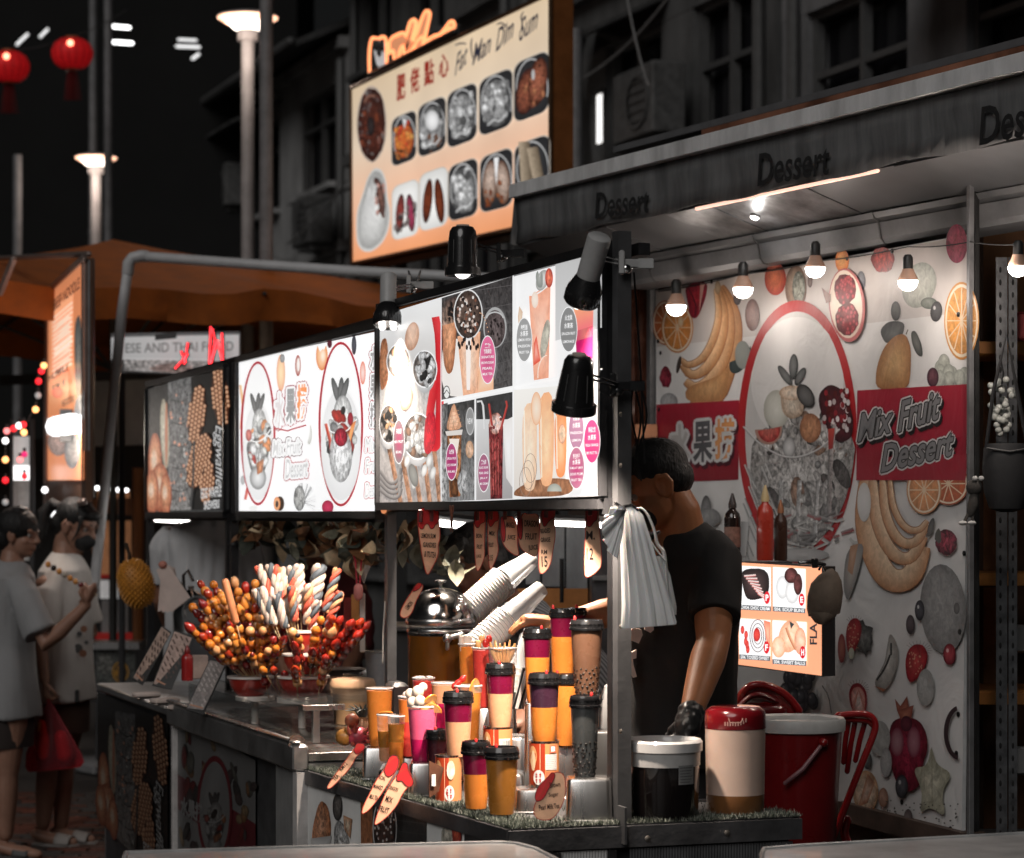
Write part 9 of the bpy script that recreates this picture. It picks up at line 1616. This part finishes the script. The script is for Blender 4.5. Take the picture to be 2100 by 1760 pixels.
h = MB(); Fh,Rh,Uh = axes((-.2,-.95,-.25),(0,0,1)); oball(h,P(-.022,0,.05),Fh,Rh,Uh,.104,.090,.086,26,16); oball(h,P(-.06,0,-.03),Fh,Rh,Uh,.06,.08,.08); fuse(rel(h,t),.005,'hair',8,hairm,t,(.003,60))
m = MB(); m.rings([ell_ring(at(655,1160,9.93),.085,.085),ell_ring(at(653,1180,9.94),.13,.10),ell_ring(at(652,1210,9.95),.19,.13),ell_ring(at(651,1330,9.95),.185,.14),ell_ring(at(650,1500,9.95),.19,.14)]);
for s_ in (-1,1): m.tube([at(652+s_*60,1200,9.94),at(652+s_*80,1240,9.92),at(652+s_*90,1325,9.84)],[.07,.068,.058],14)
fuse(rel(m,t),.008,'hooded_top',4,M('cloth_maroon',(.085,.010,.014),.85,var=.25,ns=5,bump=.4,bs=20),t,(.014,12))
# ---- man with his back turned, white shirt, under the waffle board
t = person('person with back turned in a pale grey-white shirt seen below the waffle board',at(425,1055,10.9)); tl = V(t.location); m = MB(); hc = at(440,990,11.0)
P = head(m,hc,(.3,.93,-.1),(0,0,1),1.0,at(432,1060,10.95)); m.rings([ell_ring(at(430,1064,10.95),.07,.07),ell_ring(at(424,1100,10.95),.17,.11),ell_ring(at(424,1300,10.95),.15,.12),ell_ring(at(424,1400,10.95),.16,.12)])
for s_ in (-1,1):
 m.tube([at(424+s_*78,1105,10.95),at(424+s_*92,1230,11.0),at(424+s_*70,1300,11.2)],[.055,.045,.03],12); hand(m,at(424+s_*70,1301,11.2),V((0,.9,-.2)),V((0,0,1)),1,.4,s_)
 m.tube([V((tl.x+s_*.08,10.95,.85)),V((tl.x+s_*.09,10.95,.45)),V((tl.x+s_*.09,10.97,.06))],[.09,.06,.045],12); m.tube([V((tl.x+s_*.09,10.97,.04)),V((tl.x+s_*.09,11.1,.03))],[.04,.035],10)
fuse(rel(m,t),.007,'body',3,skin3,t); h = MB(); Fh,Rh,Uh = axes((.3,.93,-.1),(0,0,1)); oball(h,P(-.022,0,.03),Fh,Rh,Uh,.104,.090,.09,26,16); fuse(rel(h,t),.006,'hair',8,hairm,t,(.003,60))
m = MB(); m.rings([ell_ring(at(430,1066,10.93),.075,.08),ell_ring(at(426,1080,10.93),.15,.12),ell_ring(at(424,1110,10.93),.19,.14),ell_ring(at(424,1200,10.93),.185,.14),ell_ring(at(424,1400,10.93),.19,.15)])
for s_ in (-1,1): m.tube([at(424+s_*62,1095,10.94),at(424+s_*84,1130,10.95),at(424+s_*92,1200,10.98)],[.07,.07,.062],14,round_=False)
fuse(rel(m,t),.008,'shirt',3,M('shirt_greywhite',(.52,.52,.53),.85,var=.08,ns=4,bump=.4,bs=18),t,(.016,16,(1.6,1,.35)))
# ---- two women at the left
def slide(par,p,d,tl,mat,name='slipper'):
 d = V(d).normalized(); x = V((-d.y,d.x,0)); out = []
 for i in range(20): a = 2*pi*i/20; out.append(p+d*(.125*cos(a))+x*(.044*sin(a)*(1.12+.15*cos(a))))
 o = MB().prism([V((q.x,q.y,.004))-tl for q in out][::-1],(0,0,.026)).obj(name,mat,par); m = MB(); n = 12; rs = []
 for k in range(6): f = .01+.075*k/5; rs.append([p-tl+d*f+x*(.052*cos(pi*i/n))+ZZ*(.03+.052*sin(pi*i/n)*(1-.25*k/5)) for i in range(n+1)])
 m.v = [tuple(q) for r in rs for q in r]; m.f = [(k*(n+1)+i,k*(n+1)+i+1,(k+1)*(n+1)+i+1,(k+1)*(n+1)+i) for k in range(5) for i in range(n)]; m.c = [(1,1,1,0)]*len(m.v); m.mi = [0]*len(m.f)
 s_ = m.obj('strap',mat,o); s_.modifiers.new('s','SOLIDIFY').thickness = .006
def foot(m,ank,d):
 d = V(d).normalized(); m.tube([V((ank.x,ank.y,.07))-d*.03,V((ank.x,ank.y,.055))+d*.03,V((ank.x,ank.y,.045))+d*.10,V((ank.x,ank.y,.04))+d*.155],[.036,.036,.038,.026],12,flat=.8)
Y1 = 11.3; t = person('woman at the left edge in a grey T-shirt, arm raised holding a fruit skewer',at(18,1055,Y1)); tl = V(t.location); m = MB()
hc = at(40,1098,Y1); F1 = (.93,-.25,-.12); P = head(m,hc,F1,(0,0,1),.95,at(24,1158,Y1)); cx = tl.x
m.rings([ell_ring(at(22,1160,Y1),.06,.055),ell_ring(at(18,1190,Y1),.10,.16),ell_ring(at(16,1300,Y1),.10,.13),ell_ring(at(14,1400,Y1),.11,.14),ell_ring(at(14,1470,Y1),.12,.155)])
sh = at(45,1205,Y1-.14); elb = at(96,1322,Y1-.22); wr = at(178,1240,Y1-.24); m.tube([sh,sh.lerp(elb,.6),elb,elb.lerp(wr,.3),wr],[.05,.043,.037,.036,.024],16); hand(m,wr,V((.35,-.05,.9)),V((.8,-.5,-.2)),.9,1.5,1)
sh = at(10,1205,Y1+.14); e = at(0,1340,Y1+.2); w = at(20,1430,Y1+.2); m.tube([sh,e,w],[.048,.037,.024],14); hand(m,w,V((.1,0,-1)),V((0,1,0)),.85,.4)
for s_,hx,kx,ax in ((-1,22,14,12),(1,2,-6,-14)):
 hp,kn,an = at(hx,1455,Y1+s_*.08),at(kx,1590,Y1+s_*.08),at(ax,1712,Y1+s_*.08); m.tube([hp,hp.lerp(kn,.5),kn,kn.lerp(an,.35),an],[.085,.072,.052,.052,.034],16); foot(m,an,(1,-.2,0));
fuse(rel(m,t),.005,'body',3,M('skin_shade',(.30,.16,.11),.5,sss=.1,bump=.1),t); eyes(t,lambda f,r,u: P(f,r,u)-tl,.95)
h = MB(); Fh,Rh,Uh = axes(F1,(0,0,1)); oball(h,P(-.022,0,.045),Fh,Rh,Uh,.102,.088,.088,28,18); oball(h,P(-.062,0,-.01),Fh,Rh,Uh,.062,.078,.075); oball(h,P(-.01,0,.125),Fh,Rh,Uh,.04,.05,.02); oball(h,P(-.115,0,.01),Fh,Rh,Uh,.035,.035,.04)
fuse(rel(h,t),.0045,'hair',8,hairm,t,(.003,70,(1,1,.3)))
for s_ in (-1,1): slide(t,V((at(13,1700,Y1).x+(.0 if s_ < 0 else -.06)+.05,Y1+s_*.08,0)),(1,-.2,0),tl,M('slipper_dark',(.08,.08,.08),.6),'sandal')
m = MB(); m.rings([ell_ring(at(25,1152,Y1),.062,.075,tiltx=-.01),ell_ring(at(22,1162,Y1),.085,.11),ell_ring(at(19,1182,Y1),.115,.165),ell_ring(at(17,1230,Y1),.125,.165),ell_ring(at(16,1330,Y1),.125,.16),ell_ring(at(17,1420,Y1),.140,.175),ell_ring(at(18,1470,Y1),.148,.185)])
m.tube([at(30,1190,Y1-.11),at(52,1225,Y1-.15),at(84,1300,Y1-.20)],[.058,.072,.082],18,round_=False); m.tube([at(15,1190,Y1+.11),at(8,1230,Y1+.15),at(2,1310,Y1+.18)],[.058,.068,.074],16,round_=False)
fuse(rel(m,t),.007,'shirt',4,M('shirt_grey',(.28,.28,.285),.85,var=.08,ns=4,bump=.4,bs=18),t,(.018,10,(1,1,.35)))
m = MB(); m.rings([ell_ring(at(14,1440,Y1),.125,.165),ell_ring(at(12,1500,Y1),.13,.17),ell_ring(at(11,1530,Y1),.13,.165)]); rel(m,t).obj('shorts',M('shorts_dark',(.03,.022,.02),.85),t)
a,b = at(186,1212,Y1-.25),at(96,1156,Y1-.27); sm = [(.70,.28,.05),(.02,.01,.01),(.72,.30,.06),(.45,.40,.33),(.70,.28,.05),(.72,.32,.08),(.15,.01,.01)]
t = thing('fruit_skewer','skewer of orange fruit and dark berries held up by the woman at the left edge','fruit skewer',a,0); d = b-a; MB().tube([-d*.15,d],.0018,5).obj('stick',stick,t)
for i,c in enumerate(sm): f = .97-i*.125; MB().ball(d*f,(.013,.013,.0145),12,8).obj('fruit',M('held_fruit%d' % i,c,.2,coat=.6),t)
Y2 = 11.7; t = person('woman in a pale printed T-shirt and black face mask carrying a red plastic bag',at(128,1055,Y2)); tl = V(t.location); m = MB()
hc = at(157,1080,Y2); F2 = (.88,-.38,-.34); P = head(m,hc,F2,(.15,0,1),1.08,at(135,1142,Y2))
m.rings([ell_ring(at(134,1145,Y2),.06,.055),ell_ring(at(130,1175,Y2),.10,.16),ell_ring(at(128,1300,Y2),.11,.13),ell_ring(at(126,1420,Y2),.12,.15)])
sh = at(92,1200,Y2-.17); elb = at(82,1318,Y2-.22); wr = at(92,1396,Y2-.26); m.tube([sh,sh.lerp(elb,.6),elb,wr],[.05,.042,.036,.024],16); hand(m,wr,V((.12,0,-1)),V((-.9,-.3,0)),.85,.8,1)
sh = at(165,1200,Y2+.12); elb = at(185,1300,Y2+.15); wr = at(150,1330,Y2+.0); m.tube([sh,elb,wr],[.048,.036,.024],14); hand(m,wr,V((-1,-.2,0)),V((0,0,1)),.85,.5)
for s_,hx,kx,ax in ((-1,105,98,88),(1,150,130,125)):
 hp,kn,an = at(hx,1425,Y2+s_*.07),at(kx,1570,Y2+s_*.07),at(ax,1690,Y2+s_*.05); m.tube([hp,hp.lerp(kn,.5),kn,kn.lerp(an,.35),an],[.085,.070,.052,.050,.034],16); foot(m,an,(1,-.25,0)); slide(t,V((an.x+.065,an.y-.02,0)),(1,-.25,0),tl,M('slipper_pale',(.36,.33,.31),.6))
fuse(rel(m,t),.005,'body',3,M('skin_shade',),t); eyes(t,lambda f,r,u: P(f,r,u)-tl,1.08)
h = MB(); Fh,Rh,Uh = axes(F2,(.15,0,1)); oball(h,P(-.020,0,.045),Fh,Rh,Uh,.104,.090,.090,28,18); oball(h,P(-.062,0,-.0),Fh,Rh,Uh,.060,.080,.080); oball(h,P(.055,0,.07),Fh,Rh,Uh,.034,.068,.030); h.tube([P(-.10,0,.05),P(-.155,0,.055),P(-.18,0,.0),P(-.165,0,-.09),P(-.15,0,-.16)],[.026,.030,.036,.030,.010],14)
h.tube([P(.052,-.070,.05),P(.060,-.072,.0),P(.045,-.070,-.05)],[.010,.009,.004],8); h.tube([P(.052,.070,.05),P(.060,.072,.0),P(.045,.070,-.06)],[.010,.009,.004],8)
fuse(rel(h,t),.0045,'hair',8,hairm,t,(.003,70,(1,1,.3)))
m = MB(); oball(m,P(.056,0,-.048),Fh,Rh,Uh,.056,.058,.050,24,14); oball(m,P(.085,0,-.04),Fh,Rh,Uh,.035,.03,.034,16,10); rel(m,t).obj('face_mask',M('mask_black',(.015,.015,.016),.7),t); m = MB()
for q in (-1,1): m.tube([P(-.008,q*.080,.016)-tl,P(.035,q*.062,-.020)-tl],.0018,5); m.tube([P(-.008,q*.080,-.03)-tl,P(.03,q*.058,-.075)-tl],.0018,5)
m.obj('mask_strap',cabm,t)
m = MB(); m.rings([ell_ring(at(138,1136,Y2),.065,.075,tiltx=-.012),ell_ring(at(134,1148,Y2),.09,.11),ell_ring(at(130,1170,Y2),.125,.17),ell_ring(at(130,1220,Y2),.138,.175),ell_ring(at(130,1330,Y2),.140,.17),ell_ring(at(131,1400,Y2),.145,.18),ell_ring(at(131,1434,Y2),.148,.185)])
m.tube([at(115,1180,Y2-.12),at(96,1215,Y2-.17),at(86,1295,Y2-.21)],[.058,.074,.084],18,round_=False); m.tube([at(150,1180,Y2+.1),at(168,1215,Y2+.13),at(180,1280,Y2+.15)],[.058,.068,.074],16,round_=False)
fuse(rel(m,t),.007,'shirt',4,M('shirt_pale',(.62,.58,.55),.85,var=.08,ns=4,bump=.4,bs=18),t,(.018,10,(1,1,.35)))
spm = M('shirt_motif',(.28,.13,.08),.8); spd = M('shirt_motif_dark',(.10,.10,.10),.8)
for x,y,r,mt in ((168,1235,.014,spm),(172,1290,.016,spm),(160,1330,.022,spd),(170,1340,.018,spm),(163,1300,.012,spd),(177,1318,.010,spd),(152,1345,.012,spm)): MB().lathe([(r,0),(r,.004)],at(x,y,Y2-.135)-tl,(.35,-1,0),14).obj('motif',mt,t)
m = MB(); m.rings([ell_ring(at(128,1410,Y2),.128,.165),ell_ring(at(127,1470,Y2),.132,.17),ell_ring(at(126,1500,Y2),.132,.165)]); rel(m,t).obj('shorts',M('shorts_brown',(.06,.03,.02),.85),t)
MB().box(at(158,1428,Y2-.16)-tl,(.02,.012,.06),bev=.004).obj('hem_clip',lidm,t)
bc = at(102,1440,Y2-.28); t = thing('carrier_bag','thin red plastic carrier bag with orange food inside, hanging from the woman\'s hand','plastic bag',bc); bm = MG('bag_red',(.95,.22,.26),.3,.88,.8,.7)
rs = []
for k,(y,w,dp,xo) in enumerate(((1440,4,.006,101),(1470,20,.02,102),(1510,38,.04,106),(1545,54,.055,111),(1568,58,.05,114),(1578,52,.035,113))):
 c = at(xo,y,Y2-.28)-bc; n = 40; rs.append([c+V((w*Y2/FPX*cos(a)*(1+.05*sin(a*7+k)),dp*sin(a)*(1+.12*sin(a*9+k)),(.012 if k > 3 else 0)*cos(a))) for a in [2*pi*i/n for i in range(n)]])
MB().rings(rs,cap=(0,1)).obj('bag',bm,t)
MB().tube([V((-.04,0,-.10)),V((-.035,0,-.20)),V((-.03,0,-.25))],[.02,.035,.025],12).obj('food_packet',M('packet_orange',(.75,.25,.04),.4,coat=.4),t); MB().tube([V((.05,.01,-.16)),V((.07,.01,-.25))],[.03,.04],12).obj('food_packet',M('packet_red',(.45,.06,.08),.4,coat=.4),t); MB().tube([V((0,0,.0)),V((-.02,0,.03)),V((-.006,0,.045))],.004,6).obj('handle',M('bag_handle',(.4,.03,.04),.4),t)
